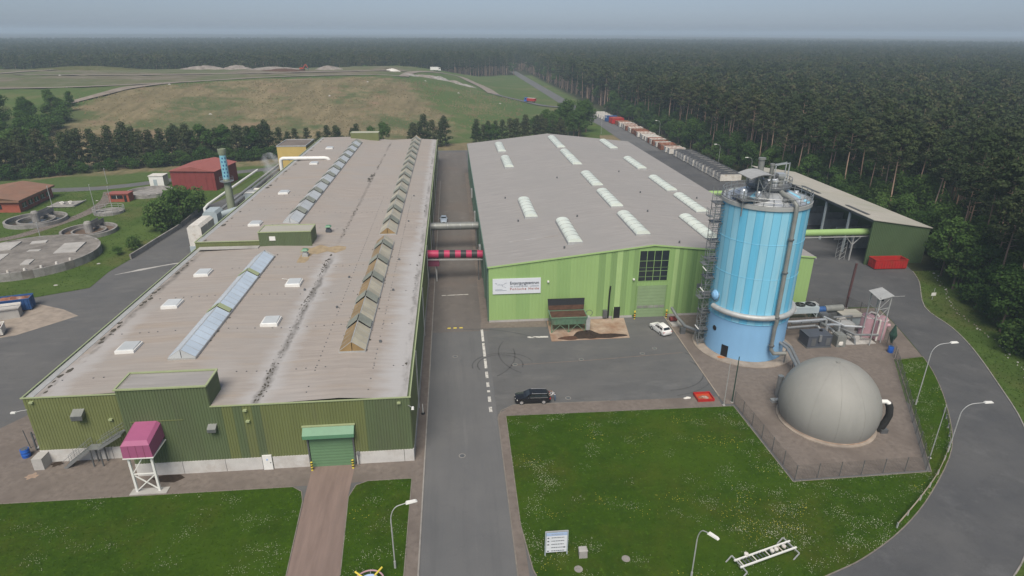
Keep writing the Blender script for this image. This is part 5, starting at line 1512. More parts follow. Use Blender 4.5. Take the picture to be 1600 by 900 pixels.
MB().quad((x0 + .08, y0 + .06, 2.80), (x1 - .08, y0 + .06, 2.80), (x1 - .08, y1 - .5, 2.84), (x0 + .08, y1 - .5, 2.84)).build('contents', M['soil_red'], t)
MB().hexa([(x0, y1 - .1, 2.8), (x1, y1 - .1, 2.8), (x1, y1 + .05, 2.8), (x0, y1 + .05, 2.8), (x0 - .1, y1 + .5, 4.6), (x1 + .2, y1 + .5, 4.6), (x1 + .2, y1 + .65, 4.6), (x0 - .1, y1 + .65, 4.6)]).build('lid', M['black'], t)
MB().quad((x0 + .05, y1 - .13, 2.86), (x1 - .05, y1 - .13, 2.86), (x1 + .05, y1 + .11, 3.6), (x0 - .02, y1 + .11, 3.6)).build('lid_dirt', M['soil_red'], t)
MB().box(x1 - .1, x1 + .55, y0 + .1, y0 + .9, .3, 2.6).build('discharge_chute', M['galv'], t)
MB().torus((x1 + .9, y1 - .4, 2.2), .55, .05, 18, 5, 'y').build('hoop', M['steel_dark'], t)
for x in (x0 + .15, (x0 + x1) / 2, x1 - .2):
    for y in (y0 + .15, y1 - .2):
        MB().box(x - .07, x + .07, y - .07, y + .07, 0, 1.42).build('leg', M['hopper_green'], t)
for xa, xb in ((x0 + .15, (x0 + x1) / 2), (x1 - .2, (x0 + x1) / 2)):
    MB().bar((xa, y0 + .15, .1), (lambda a, b: (a + (b - a) * .5, y0 + .15, 1.38))(xa, xb), .08).bar((xb, y0 + .15, .1), (xa + (xb - xa) * .5, y0 + .15, 1.38), .08).build('brace', M['hopper_green'], t)
heap('compost_spill', 20.9, 89.0, 2.1, 1.9, .6, M['soil'], 3, .03, 'dark compost pile spilled below the hopper chute', 'compost', 'spilled compost')
heap('compost_spill', 24.2, 88.3, 3.0, .8, .4, M['soil'], 4, .03, 'long dark compost ridge along the front edge of the concrete pad', 'compost', 'spilled compost')
heap('compost_spill', 17.9, 88.1, 2.3, .6, .3, M['soil_red'], 6, .03, 'thin reddish compost ridge in front of the hopper legs', 'compost', 'spilled compost')

# ================================================================== blue digester silo
SX, SYc, SR, SZ = 45.0, 83.65, 6.0, 24.0
silo = thing('digester_silo', 'tall cylindrical silo with light and dark blue stripes and railed top', 'silo', (SX, SYc, 0))
sheetd = MB().lathe((SX, SYc, 0), [(6.0, .0), (7.7, .0), (7.7, .14), (6.0, .14)], 48)
sheetd.build('foundation_ring', M['dust'], silo)
MB().lathe((SX, SYc, 0), [(SR - .05, 0), (SR - .05, 6.5)], 72).build('lower_wall', M['silo_low'], silo, True)
MB().lathe((SX, SYc, 0), [(SR - .06, 6.0), (SR - .06, SZ)], 48).build('shell', M['silo_a'], silo, True)
npan = 34
rr = random.Random(11)
tones = ['silo_a', 'silo_b', 'silo_a', 'silo_c', 'silo_a', 'silo_b', 'silo_c']
for i in range(npan):
    a0, a1 = 2 * PI * i / npan, 2 * PI * (i + 1) / npan
    m = 'silo_b' if i % 2 else ('silo_a' if i % 3 else 'silo_c')
    MB().lathe((SX, SYc, 0), [(SR - .02, 6.15), (SR + .02, 6.17), (SR + .02, 23.5), (SR - .02, 23.52)], 3, a0 + .004, a1 - .004).build('stripe_panel', M[m], silo, True)
for z in (6.2, 13.4, 18.6):
    MB().torus((SX, SYc, z), SR + .03, .035, 72, 5).build('seam_band', M['silo_c'], silo)
MB().torus((SX, SYc, 7.55), SR + .33, .42, 72, 12, 'z', R(-170), R(25)).build('ring_duct', M['galv'], silo, True)
MB().lathe((SX, SYc, 0), [(SR + .03, 23.45), (SR + .22, 23.5), (SR + .24, 24.05), (SR - .1, 24.1), (SR - .2, 23.7)], 72).build('rim_band', M['galv'], silo, True)
# conical metal roof of single sheets
for i in range(24):
    a0, a1 = 2 * PI * i / 24, 2 * PI * (i + .97) / 24
    MB().lathe((SX, SYc, 0), [(SR - .1, 23.95), (3.0, 25.2), (1.6, 25.6)], 2, a0, a1).build('roof_sheet', M['steel_bright' if i % 7 else 'silo_b'], silo)  # a few sheets coloured blue to paint bluish reflections on the metal
MB().lathe((SX, SYc, 0), [(SR - .15, 23.85), (1.5, 25.5), (0, 25.55)], 36).build('roof_underlay', M['steel'], silo)
pl = MB().lathe((SX, SYc, 0), [(3.1, 25.75), (3.1, 25.9), (0, 25.9)], 32).lathe((SX, SYc, 0), [(3.1, 25.75), (2.5, 25.3)], 32).build('top_platform', M['steel_dark'], silo)
def ring_rail(r, z, parent, n, m='steel', h=1.1, a0=0, a1=2 * PI):
    mb = MB()
    for k in range(n + 1):
        a = a0 + (a1 - a0) * k / n
        mb.cyl((SX + r * math.cos(a), SYc + r * math.sin(a), z), (SX + r * math.cos(a), SYc + r * math.sin(a), z + h), .05, n=5)
    for zz in (z + h, z + h * .55, z + .12):
        mb.torus((SX, SYc, zz), r, .045, 40, 5, 'z', a0, a1)
    mb.build('railing', M[m], parent)
ring_rail(SR + .1, 24.05, silo, 30)
ring_rail(3.05, 25.9, pl, 14)
# machinery on the top platform
for x, y, r, h, m in ((-.9, 1.2, .42, 3.6, 'duct_grey'), (.6, .8, .28, 2.8, 'duct_grey'), (1.6, .4, .5, 1.2, 'steel_dark'), (-1.6, -.4, .5, 1.0, 'steel'), (.2, -1.3, .4, .9, 'steel_bright'), (1.3, -.9, .35, 1.3, 'duct_grey'), (2.2, .9, .35, 1.1, 'steel_dark')):
    o = MB().lathe((SX + x, SYc + y, 25.9), [(r, 0), (r, h - .3), (r * 1.25, h - .28), (r * 1.25, h), (0, h)], 14).build('vent_stack', M[m], silo, True)
mb = MB().box(SX + 1.3, SX + 2.4, SYc - .1, SYc + .9, 25.9, 27.4).bar((SX + .6, SYc, 28.6), (SX + 2.8, SYc, 28.9), .12).bar((SX + .7, SYc, 26), (SX + .7, SYc, 28.7), .12).bar((SX + 2.7, SYc, 26), (SX + 2.7, SYc, 28.9), .12).bar((SX + .7, SYc + .9, 26), (SX + .7, SYc + .9, 28.5), .12).bar((SX + 2.7, SYc + .9, 26), (SX + 2.7, SYc + .9, 28.9), .12).bar((SX + .6, SYc + .9, 28.5), (SX + 2.8, SYc + .9, 28.8), .12)
mb.build('mixer_frame', M['steel_bright'], silo)
MB().tube([(SX - .6, SYc - .7, 26.6), (SX + .6, SYc - .9, 26.7), (SX + 1.5, SYc - .3, 26.8), (SX + 2.3, SYc + .2, 26.5)], .2, 8).build('manifold', M['steel_bright'], silo, True)
# left service platform with shelter on posts
mb = MB().box(SX - 5.6, SX - 1.6, SYc - 4.2, SYc - .6, 24.5, 24.62)
sp = mb.build('service_platform', M['steel_dark'], silo)
mb = MB()
for x, y in ((-5.4, -4.0), (-3.6, -4.0), (-1.8, -4.0), (-5.4, -.8), (-1.8, -.8), (-3.6, -.8)):
    mb.box(SX + x - .06, SX + x + .06, SYc + y - .06, SYc + y + .06, 22.4 if y < -3 else 24, 27.9 if x > -4 else 26.0)
mb.bar((SX - 3.6, SYc - 4.0, 24.7), (SX - 1.8, SYc - 4.0, 27.6), .09).bar((SX - 1.8, SYc - 4.0, 24.7), (SX - 3.6, SYc - 4.0, 27.6), .09)
mb.bar((SX - 1.8, SYc - 4.0, 24.7), (SX - 1.8, SYc - .8, 27.6), .09).bar((SX - 3.6, SYc - .8, 24.7), (SX - 1.8, SYc - .8, 27.6), .09)
for z in (25.1, 25.7):
    mb.bar((SX - 5.5, SYc - 4.05, z), (SX - 1.7, SYc - 4.05, z), .05).bar((SX - 5.5, SYc - 4.05, z), (SX - 5.5, SYc - .7, z), .05)
mb.build('frame', M['steel'], sp)
mb = MB()
k = 8
vs = []
for i in range(k + 1):
    u = i / k
    for y in (-4.6, -.3):
        vs.append((SX - 5.0 + 4.1 * u, SYc + y, 27.75 + .55 * math.sin(PI * u)))
mb.add(vs, [(2 * i, 2 * i + 2, 2 * i + 3, 2 * i + 1) for i in range(k)])
mb.add([(a, b, c_ - .08) for a, b, c_ in vs], [(2 * i, 2 * i + 1, 2 * i + 3, 2 * i + 2) for i in range(k)])
mb.build('shelter_roof', M['galv'], sp)
for x, y, r, h in ((-4.6, -2.2, .5, 1.0), (-2.6, -2.6, .45, .7)):
    MB().lathe((SX + x, SYc + y, 24.62), [(r, 0), (r, h), (r * .6, h + .25), (0, h + .3)], 12).build('valve_pot', M['steel_bright'], sp, True)
for x, y in ((.3, -4.6), (.9, -4.7), (3.6, -3.2), (2.6, 3.0), (4.2, -.5)):
    MB().cyl((SX + x, SYc + y, 24), (SX + x, SYc + y, 25.0), .3, n=10).build('manhole', M['steel_bright' if x > 2 else 'steel_dark'], silo)
# big downpipe on the right front
pa = R(-80)
px, py = math.cos(pa), math.sin(pa)
def sp_(r, z, a=pa): return (SX + r * math.cos(a), SYc + r * math.sin(a), z)
MB().tube([sp_(2.6, 25.6), sp_(3.6, 25.3), sp_(5.6, 24.9), sp_(6.45, 24.4), sp_(6.55, 23.6), sp_(6.55, 8.0), sp_(6.75, 7.0), sp_(6.55, 6.0), sp_(6.55, 2.5), sp_(6.9, 1.9, pa + .05), sp_(7.6, 1.9, pa + .28)], .30, 12).build('downpipe', M['duct_grey'], silo, True)
for z in (3, 7.6, 14.6, 19.5):
    MB().lathe((*sp_(6.55, 0)[:2], 0), [(.3, z), (.42, z + .02), (.42, z + .2), (.3, z + .22)], 12).build('flange', M['steel_dark'], silo)
# stair tower with cage on the left side
sa = R(171)
st = MB()
cx_, cy_ = SX + 6.6 * math.cos(sa), SYc + 6.6 * math.sin(sa)
for dx, dy in ((-.75, -.75), (.75, -.75), (-.75, .75), (.75, .75)):
    st.cyl((cx_ + dx, cy_ + dy, 0), (cx_ + dx, cy_ + dy, 25.4), .055, n=6)
stair = st.build('stair_tower', M['steel'], silo)
br = MB()
for i in range(12):
    z = i * 2.05
    br.bar((cx_ - .75, cy_ - .75, z), (cx_ + .75, cy_ - .75, z + 2.0), .05).bar((cx_ - .75, cy_ - .75, z + 2.0), (cx_ + .75, cy_ - .75, z), .04)
    br.bar((cx_ - .75, cy_ - .75, z), (cx_ - .75, cy_ + .75, z + 2.0), .05)
    br.bar((cx_ - .75, cy_ - .75, z + 1.0), (cx_ + .75, cy_ - .75, z + 1.0), .04).bar((cx_ - .75, cy_ - .75, z + .1), (cx_ + .75, cy_ - .75, z + .1), .05)
    for q in (.5, 1.5):
        br.bar((cx_ - .75, cy_ - .75, z + q), (cx_ - .75, cy_ + .75, z + q), .04).bar((cx_ + .75, cy_ - .75, z + q), (cx_ + .75, cy_ + .75, z + q), .04).bar((cx_ - .75, cy_ + .75, z + q), (cx_ + .75, cy_ + .75, z + q), .04)
    for q in range(7):
        br.box(cx_ - .6, cx_ + .6, cy_ - .6 + .18 * q, cy_ - .45 + .18 * q, z + .28 * q, z + .28 * q + .04)
br.build('bracing', M['steel'], stair)
for i in range(8):
    z = 2.8 + i * 2.9
    MB().box(cx_ - .95, cx_ + .95, cy_ - .95, cy_ + .95, z, z + .06).build('landing', M['steel_dark'], stair)
for z in (8.3, 13.8, 21.2):
    b = MB()
    for dx, dy in ((-1.6, -1.0), (-.8, -1.0), (0, -1.0), (-1.6, .2), (-1.6, -.4)):
        b.cyl((cx_ + dx, cy_ + dy, z), (cx_ + dx, cy_ + dy, z + 1.1), .035, n=5)
    for zz in (z + .03, z + .55, z + 1.1):
        b.bar((cx_ - 1.6, cy_ - 1.0, zz), (cx_ + .8, cy_ - 1.0, zz), .05).bar((cx_ - 1.6, cy_ - 1.0, zz), (cx_ - 1.6, cy_ + .4, zz), .05)
    b.box(cx_ - 1.65, cx_ - .9, cy_ - 1.05, cy_ + .4, z - .05, z)
    b.build('balcony', M['steel'], stair)
for z in (3.2, 9.6, 13.0):
    MB().bar((cx_ - 1.6, cy_ - .8, z + .5), (cx_ - 1.1, cy_ - 1.2, z - .1), .12, .1).build('lamp', M['white'], stair)
# fittings on the lower wall
def on_wall(a, z, r=SR): return (SX + r * math.cos(a), SYc + r * math.sin(a), z)
a = R(-172)
MB().lathe((0, 0, 0), [(0, .55), (.35, .5), (.75, .2), (.8, 0)], 16).build('x', M['silo_low'])
o = bpy.data.objects['x']
o.name = 'inspection_dome'
o.data.name = 'inspection_dome'
o.parent = silo
o.location = Vector(on_wall(a, 9.2)) - world_loc(silo)
o.rotation_euler = Vector((math.cos(a), math.sin(a), .1)).to_track_quat('Z', 'Y').to_euler()
MB().torus((0, 0, 0), 1.0, .05, 20, 5).build('y', M['steel'])
o2 = bpy.data.objects['y']
o2.name = 'inspection_ring'
o2.parent = silo
o2.location, o2.rotation_euler = o.location, o.rotation_euler
def wall_disc(name, a, z, r, m):
    d = MB().lathe((0, 0, 0), [(0, .06), (r * .8, .06), (r, .0)], 16).build(name, m)
    d.parent = silo
    d.location = Vector(on_wall(a, z, SR - .02)) - world_loc(silo)
    d.rotation_euler = Vector((math.cos(a), math.sin(a), 0)).to_track_quat('Z', 'Y').to_euler()
    return d
wall_disc('porthole', R(-164), 4.0, .42, M['black'])
a = R(-141)
dp = [on_wall(a - .085, 0, SR + .03), on_wall(a + .085, 0, SR + .03)]
MB().hexa([(*dp[0][:2], .1), (*dp[1][:2], .1), (dp[1][0], dp[1][1] + .2, .1), (dp[0][0], dp[0][1] + .2, .1), (*dp[0][:2], 2.0), (*dp[1][:2], 2.0), (dp[1][0], dp[1][1] + .2, 2.0), (dp[0][0], dp[0][1] + .2, 2.0)]).build('entry_hatch', M['black'], silo)
c0 = on_wall(a, 0, SR + .9)
heap('rust_spill', c0[0] + .15, c0[1] + .3, .6, .4, .12, M['orange_rust'], 9, .14, 'orange rusty spill below the hatch of the blue silo', 'spill')
MB().tube([(36.3, 92.8, 2.6), (36.5, 90.5, 2.0), (37.2, 88.3, 1.3), (39.2, 85.9, 1.2)], .26, 8).build('feed_pipe', M['steel'], silo, True)
MB().box(36.4, 37.2, 87.9, 88.5, 0, 1.1).build('pipe_foot', M['steel_dark'], silo)
t = thing('pump_set', 'small red pump on a concrete base left of the blue silo', 'pump', (35.6, 92.6, 0))
MB().box(35.9, 37.6, 90.8, 92.9, .03, .3).build('base', M['concrete'], t)
MB().cyl((36.0, 92.3, .75), (37.2, 92.3, .75), .42, n=12).build('motor', M['red_wall'], t, True)
MB().box(36.2, 37.0, 92.0, 92.6, .3, .5).build('foot', M['steel_dark'], t)

# ================================================================== gas dome
t = thing('gas_dome', 'grey hemispherical membrane gas holder inside the fenced yard', 'gas holder', (46.5, 62.6, 0))
C0, DR, DZ = (46.5, 62.6, 2.55), 5.9, 2.55
prof = [(DR * math.cos(b), DR * math.sin(b) * 1.0) for b in np.linspace(-math.asin(DZ / DR) + .04, PI / 2, 26)]
MB().lathe(C0, prof, 72).build('membrane', M['dome'], t, True)
rb = math.sqrt(DR ** 2 - DZ ** 2)
MB().lathe((46.5, 62.6, 0), [(rb - .3, 0), (rb + .55, 0), (rb + .55, .16), (rb + .25, .22), (rb + .05, .32), (rb - .3, .32)], 60).build('base_ring', M['dust'], t)
MB().torus((46.5, 62.6, .30), rb + .16, .07, 60, 6).build('clamp_ring', M['concrete_rust'], t)
for k in range(12):
    a = 2 * PI * k / 12 + .15
    MB().tube([(46.5 + (DR + .005) * math.cos(b) * math.cos(a), 62.6 + (DR + .005) * math.cos(b) * math.sin(a), DZ + (DR + .005) * math.sin(b)) for b in np.linspace(-.3, 1.52, 18)], .014, 4).build('seam', M['dome_seam'], t)
MB().cyl((46.5, 62.6, 8.4), (46.5, 62.6, 8.56), .25, n=10).build('cap', M['dome_seam'], t)
ha = R(-28)
def dpt(r, z, a=ha): return (46.5 + r * math.cos(a), 62.6 + r * math.sin(a), z)
MB().tube([dpt(5.6, 4.2), dpt(6.1, 4.35), dpt(6.45, 4.1)], .28, 10).build('hose_collar', M['white'], t, True)
MB().tube([dpt(6.35, 4.15), dpt(6.6, 3.6), dpt(6.75, 2.6), dpt(6.55, 1.5), dpt(6.3, .7), dpt(6.15, .2)], .42, 12).build('air_hose', M['rubber'], t, True)
MB().box(*(lambda p: (p[0] - .45, p[0] + .45, p[1] - .45, p[1] + .45))(dpt(6.5, 0)), 0.02, .55).build('blower', M['steel_dark'], t)
t = thing('gas_pipes', 'pair of silver gas pipes linking the blue silo to the grey dome', 'pipes', (48.8, 77, 0))
for d, z in ((0, 2.5), (.9, 2.3)):
    MB().tube([(48.2 + d, 78.8 + .4 * d, z + .3), (48.8 + d, 77.4 + .5 * d, z), (47.4 + d * .6, 70.5, z - .6), (46.4 + d * .6, 68.0, z - 1.2)], .24, 10).build('pipe', M['steel'], t, True)
MB().tube([(43.2, 68.6, .0), (43.2, 68.6, 3.2)], .38, 12).build('seal_pot', M['steel'], t, True)
MB().tube([(44.0, 68.2, .0), (44.0, 68.2, 2.6), (44.8, 68.0, 2.9)], .22, 10).build('riser', M['steel_dark'], t, True)
for x, y, z in ((48.6, 77.2, 2.4), (48.0, 73.5, 2.1), (49.2, 75.8, 2.1)):
    MB().bar((x, y, 0), (x, y, z), .1).build('support', M['steel_dark'], t)
MB().box(41.6, 43.6, 66.9, 67.6, .03, .4).cyl((42, 67, .4), (43.2, 67, .7), .2, n=8).build('condensate_trap', M['galv'], t)

# ================================================================== process plant right of the silo
t = thing('dry_cooler', 'grey roof cooler with three black fans on legs right of the silo', 'cooler', (58.6, 90.5, 0))
MB().box(55.2, 60.9, 89.6, 92.0, 2.1, 3.2).build('casing', M['box_grey'], t)
for i in range(3):
    x = 56.2 + i * 1.85
    f = MB().lathe((x, 90.8, 3.2), [(.85, 0), (.85, .16), (.75, .16), (.75, .02), (0, .02)], 20).build('fan', M['black'], t)
    for k in range(4):
        a = k * PI / 2 + i
        MB().hexa([(x, 90.75, 3.25), (x + .7 * math.cos(a), 90.8 + .7 * math.sin(a), 3.25), (x + .7 * math.cos(a + .4), 90.8 + .7 * math.sin(a + .4), 3.28), (x, 90.85, 3.28),
                   (x, 90.75, 3.27), (x + .7 * math.cos(a), 90.8 + .7 * math.sin(a), 3.27), (x + .7 * math.cos(a + .4), 90.8 + .7 * math.sin(a + .4), 3.30), (x, 90.85, 3.30)]).build('blade', M['steel_dark'], f)
MB().box(56.2, 56.8, 89.57, 89.6, 2.5, 2.9).build('plate', M['white'], t)
for x in (55.4, 60.7):
    for y in (89.75, 91.85):
        MB().box(x - .08, x + .08, y - .08, y + .08, 0, 2.1).build('leg', M['box_grey'], t)
MB().bar((60.7, 89.75, 1.3), (60.0, 89.75, 2.1), .08).bar((55.4, 89.75, 1.3), (56.1, 89.75, 2.1), .08).build('brace', M['box_grey'], t)
t = thing('slatted_screen', 'beige slatted screen below the grey cooler', 'screen', (58.5, 89.0, 0))
for i in range(26):
    x = 54.9 + i * .27
    MB().box(x, x + .16, 88.95, 89.02, .1, 1.7).build('slat', M['paver'], t)
MB().box(54.8, 62.0, 89.03, 89.09, .3, .4).box(54.8, 62.0, 89.03, 89.09, 1.4, 1.5).build('rail', M['steel_dark'], t)
for x in (54.9, 58.4, 61.9):
    MB().box(x - .05, x + .05, 89.09, 89.19, 0, 1.75).build('post', M['steel_dark'], t)
t = thing('control_box', 'dark blue grey plant container beside the grey dome', 'container', (56.6, 82.4, 0))
MB().box(54.6, 58.5, 81.4, 84.0, .2, 2.0).build('body', M['box_dark'], t)
MB().box(54.5, 58.6, 81.3, 84.1, 0.03, .2).build('skid', M['steel_dark'], t)
MB().box(54.55, 58.55, 81.35, 84.05, 2.0, 2.08).build('roof', M['box_dark'], t)
MB().box(56.2, 56.6, 81.1, 81.38, 1.2, 2.3).build('duct', M['steel'], t)
for x in (55.2, 57.6):
    MB().box(x, x + .7, 81.37, 81.4, .4, 1.7).build('door', M['steel_dark'], t)
MB().cyl((57.6, 83.2, 2.05), (57.6, 83.2, 2.3), .25, n=12).build('fan', M['black'], t)
t = thing('pipe_manifold', 'tangle of silver insulated pipes between the silo and the pink tanks', 'pipework', (60, 85, 0))
pr_ = [([(50.8, 86, 2.6), (54.5, 86.2, 2.4), (60.2, 86.6, 2.4), (60.5, 86.6, 2.2), (60.6, 86.6, 0)], .2), ([(53, 85.2, 1.8), (58.0, 85.6, 1.8), (58.2, 85.0, 1.9), (58.4, 84.6, 1.6), (58.4, 84.3, 0)], .22), ([(55, 87.4, 1.5), (60.0, 87.6, 1.5), (60.0, 86, 1.6), (60.2, 84.2, 1.6), (60.4, 83.2, 1.2), (60.4, 82.8, 0)], .24),
       ([(61.2, 88.4, 1.9), (62.6, 84.8, 1.9), (66.2, 84.2, 1.9), (66.4, 84.2, 0)], .22), ([(61.6, 88.2, 1.2), (63.2, 82.8, 1.3), (67.0, 82.5, 1.3)], .2), ([(62.0, 87.2, 2.4), (65.4, 87.4, 2.4), (65.6, 87.3, 0)], .18), ([(59.2, 84.2, .3), (59.2, 84.2, 2.6), (59.8, 83.6, 2.9), (60.8, 83.6, 2.8), (61, 83.6, .2)], .2), ([(62.6, 83.9, 1.0), (62.9, 82.2, .9), (63, 82.0, 0)], .16)]
for k, (p, r) in enumerate(pr_):
    MB().tube(p, r, 9).build('pipe', M['steel' if k % 3 else 'steel_bright'], t, True)
for x, y, w, l, h, m in ((59.4, 81.3, 1.5, 1.6, 1.9, 'duct_grey'), (61.7, 84.6, 1.6, 1.8, 1.0, 'steel_dark'), (62.5, 85.4, 2.4, 1.6, 1.8, 'galv'), (60.9, 88.5, 1.6, 1.4, 2.1, 'steel_dark'), (63.6, 87.8, 1.4, .8, 1.6, 'white_dirty'), (63.0, 82.4, .9, .8, 1.1, 'concrete')):
    MB().box(x, x + w, y, y + l, .03, h).box(x + .1, x + w - .1, y + .1, y + l - .1, h, h + .14).build('skid_unit', M[m], t)
MB().lathe((60.1, 81.6, 0), [(0, 1.0), (.4, 1.0), (.5, .8), (.5, .4)], 14).build('blower', M['white_dirty'], t, True)
for k in range(5):
    MB().box(56 + k * 1.7, 56.1 + k * 1.7, 86.3, 86.4, 0, 2.2).build('support', M['steel_dark'], t)
MB().box(61.5, 66.5, 81.9, 86.4, .031, .12).build('pad', M['concrete'], t)
t = thing('blue_motor', 'blue electric motor with silver drum behind the grey cooler', 'motor', (62.5, 91.5, 0))
MB().cyl((61.4, 91.2, 2.0), (62.9, 91.2, 2.0), .55, n=14).build('motor', M['blue_dark'], t, True)
MB().cyl((62.9, 91.2, 2.1), (66.2, 91.4, 2.1), .6, n=14).build('drum', M['duct_grey'], t, True)
MB().box(61.2, 66.3, 90.6, 91.9, 0.03, 1.45).build('frame', M['steel_dark'], t)
MB().box(61.3, 62.3, 92.0, 93.3, .03, 2.6).build('cabinet', M['galv'], t)
t = thing('pump_house', 'low flat pale grey roofed pump house by the dark fence panels', 'pump house', (67, 90.5, 0))
MB().box(65.2, 68.6, 88.6, 91.2, 0, 1.6).build('wall', M['box_grey'], t)
MB().box(65.0, 68.8, 88.4, 91.4, 1.6, 1.75).build('roof', M['roof_pale'], t)
t = thing('pink_scrubber', 'two pink scrubber tanks under a steel frame with tin roof', 'tank', (67, 84.6, 0))
for x, y, h in ((66.3, 84.8, 4.0), (68.0, 83.8, 3.9)):
    MB().lathe((x, y, 0), [(.95, .05), (.95, h - .35), (.8, h - .1), (.4, h), (0, h + .02)], 20).build('vessel', M['pink_tank'], t, True)
    MB().torus((x, y, h - .4), .97, .04, 20, 5).build('band', M['white'], t)
MB().tube([(66.3, 84.8, 4.0), (66.5, 84.6, 4.4), (67.2, 84.1, 4.3), (67.6, 83.7, 3.6), (66.9, 82.6, 3.6), (66.9, 82.6, .2)], .14, 8).build('pipe', M['white_dirty'], t, True)
for x, y in ((65.1, 81.5), (65.3, 84.0), (67.2, 84.6), (67.4, 82.2)):
    MB().box(x - .07, x + .07, y - .07, y + .07, 0, 8.3).build('post', M['galv'], t)
MB().hexa([(64.7, 81.2, 8.0), (67.7, 82.0, 8.2), (67.5, 84.9, 8.5), (64.9, 84.3, 8.3), (64.7, 81.2, 8.08), (67.7, 82.0, 8.28), (67.5, 84.9, 8.58), (64.9, 84.3, 8.38)]).build('tin_roof', M['galv'], t)
for za in (4.4, 6.2):
    MB().bar((65.1, 81.5, za), (67.4, 82.2, za), .07).bar((65.1, 81.5, za), (65.3, 84.0, za), .07).bar((65.1, 81.5, za), (67.4, 82.2, za + 1.8), .05).build('brace', M['galv'], t)
MB().cyl((66.2, 82.4, 7.3), (66.2, 82.4, 7.8), .16, n=8).build('lamp', M['black'], t)
MB().bar((67.4, 82.2, 8.1), (69.4, 82.0, 8.2), .05).build('arm', M['galv'], t)
MB().cyl((68.9, 83.6, 2.4), (69.4, 83.5, 2.4), .3, n=10).build('nozzle', M['pink_tank'], t, True)
t = thing('flare_mast', 'dark reddish steel mast leaning above the plant fence', 'mast', (69.9, 95.6, 0))
MB().tube([(69.9, 95.6, 0), (70.1, 95.6, 8.6)], .21, 10).build('tube', M['mast_red'], t, True)
MB().box(69.6, 70.2, 95.3, 95.9, 0, .15).build('foot', M['concrete'], t)
t = thing('blue_drum', 'blue plastic drum beside the fence behind the grey dome', 'barrel', (66.9, 79.0, 0))
MB().lathe((66.9, 79.0, 0.03), [(0, 0), (.38, 0), (.42, .1), (.42, .9), (.38, 1.0), (0, 1.02)], 16).build('drum', M['blue'], t, True)
MB().lathe((66.9, 79.0, 1.03), [(.3, 0), (.3, .06), (0, .06)], 12).build('lid', M['blue_dark'], t)
t = thing('folded_parasol', 'dark green diamond shaped folded cover on a pole beside the blue drum', 'cover', (67.4, 79.9, 0))
MB().cyl((67.4, 79.9, .03), (67.4, 79.9, 4.4), .05, n=6).build('pole', M['steel_dark'], t)
MB().lathe((67.4, 79.9, 0), [(.1, 1.2), (.55, 2.4), (.6, 2.7), (.08, 4.3)], 6).build('fabric', M['dark_green'], t)

# fences
def fence_run(t, pts, h, step, mesh_m='wire', post_m='steel_dark', wires=True):
    P = [Vector((*p, .03)) for p in pts]
    for a, b in zip(P[:-1], P[1:]):
        k = max(1, round((b - a).length / step))
        for i in range(k):
            q0, q1 = a.lerp(b, i / k), a.lerp(b, (i + 1) / k)
            MB().cyl(q0, q0 + Vector((0, 0, h)), .045, n=6).build('post', M[post_m], t)
            mb = MB()
            L = (q1 - q0).length
            d = (q1 - q0) / L
            nv = int(L / .17)
            for j in range(1, nv):
                p = q0 + d * (j * L / nv)
                mb.add([p + Vector((-.008, 0, 0)), p + Vector((.011, 0, 0)), p + Vector((.011, 0, h - .1)), p + Vector((-.011, 0, h - .1))], [(0, 1, 2, 3)])
            for z in np.arange(.1, h, .2):
                mb.add([q0 + Vector((0, 0, z)), q1 + Vector((0, 0, z)), q1 + Vector((0, 0, z + .022)), q0 + Vector((0, 0, z + .022))], [(0, 1, 2, 3)])
            mb.build('mesh_panel', M[mesh_m], t)
    MB().cyl(P[-1], P[-1] + Vector((0, 0, h)), .045, n=6).build('post', M[post_m], t)
t = thing('mesh_fence', 'dark wire mesh fence enclosing the grey dome yard beside the lawn', 'fence', (36.7, 52.0, 0))
fence_run(t, [(36.45, 67.3), (36.75, 52.0), (52.5, 52.2), (65.9, 76.4)], 2.0, 2.5)
t = thing('mesh_fence', 'wire mesh fence between the process plant and the curved road', 'fence', (66, 76.5, 0))
fence_run(t, [(66.3, 77.2), (69.4, 84.2), (71.6, 89.0)], 2.0, 2.6)
t = thing('panel_fence', 'dark framed fence panels next to the reddish mast', 'fence', (69, 93, 0))
fence_run(t, [(71.6, 89.4), (70.6, 92.6), (69.8, 95.2)], 2.4, 3.3, 'black', 'black')
fence_run(t, [(69.6, 95.3), (62.4, 96.3)], 2.0, 2.6)
t = thing('gate_post', 'tall dark green post at the yard end of the mesh fence', 'post', (36.3, 67.6, 0))
MB().cyl((36.3, 67.6, 0), (36.3, 67.6, 7.0), .09, .06, 8).build('pole', M['dark_green'], t)
MB().box(36.15, 36.45, 67.45, 67.75, 0, .12).build('foot', M['concrete'], t)
t = thing('lightning_mast', 'slim pale mast at the corner of the lawn and asphalt yard', 'mast', (34.9, 67.0, 0))
MB().cyl((34.9, 67.0, 0), (34.9, 67.0, 6.6), .06, .035, 7).build('pole', M['galv'], t)
MB().box(34.75, 35.05, 66.85, 67.15, 0, .12).build('foot', M['concrete'], t)
t = thing('lightning_mast', 'slim pale mast beside the right corner of the mesh fence', 'mast', (54.4, 54.1, 0))
MB().cyl((54.4, 54.1, .05), (54.4, 54.1, 7.4), .06, .035, 7).build('pole', M['galv'], t)
MB().box(54.25, 54.55, 53.95, 54.25, .05, .16).build('foot', M['concrete'], t)
t = thing('guard_rail', 'long curved pale guard rail along the lawn side of the bend', 'guard rail', (53.4, 51.2, 0))
path = smooth_path([(43.2, 44.1), (48.3, 47.6), (53.2, 51.3), (58.2, 55.9), (61.0, 59.5), (63.2, 62.9)], 4)
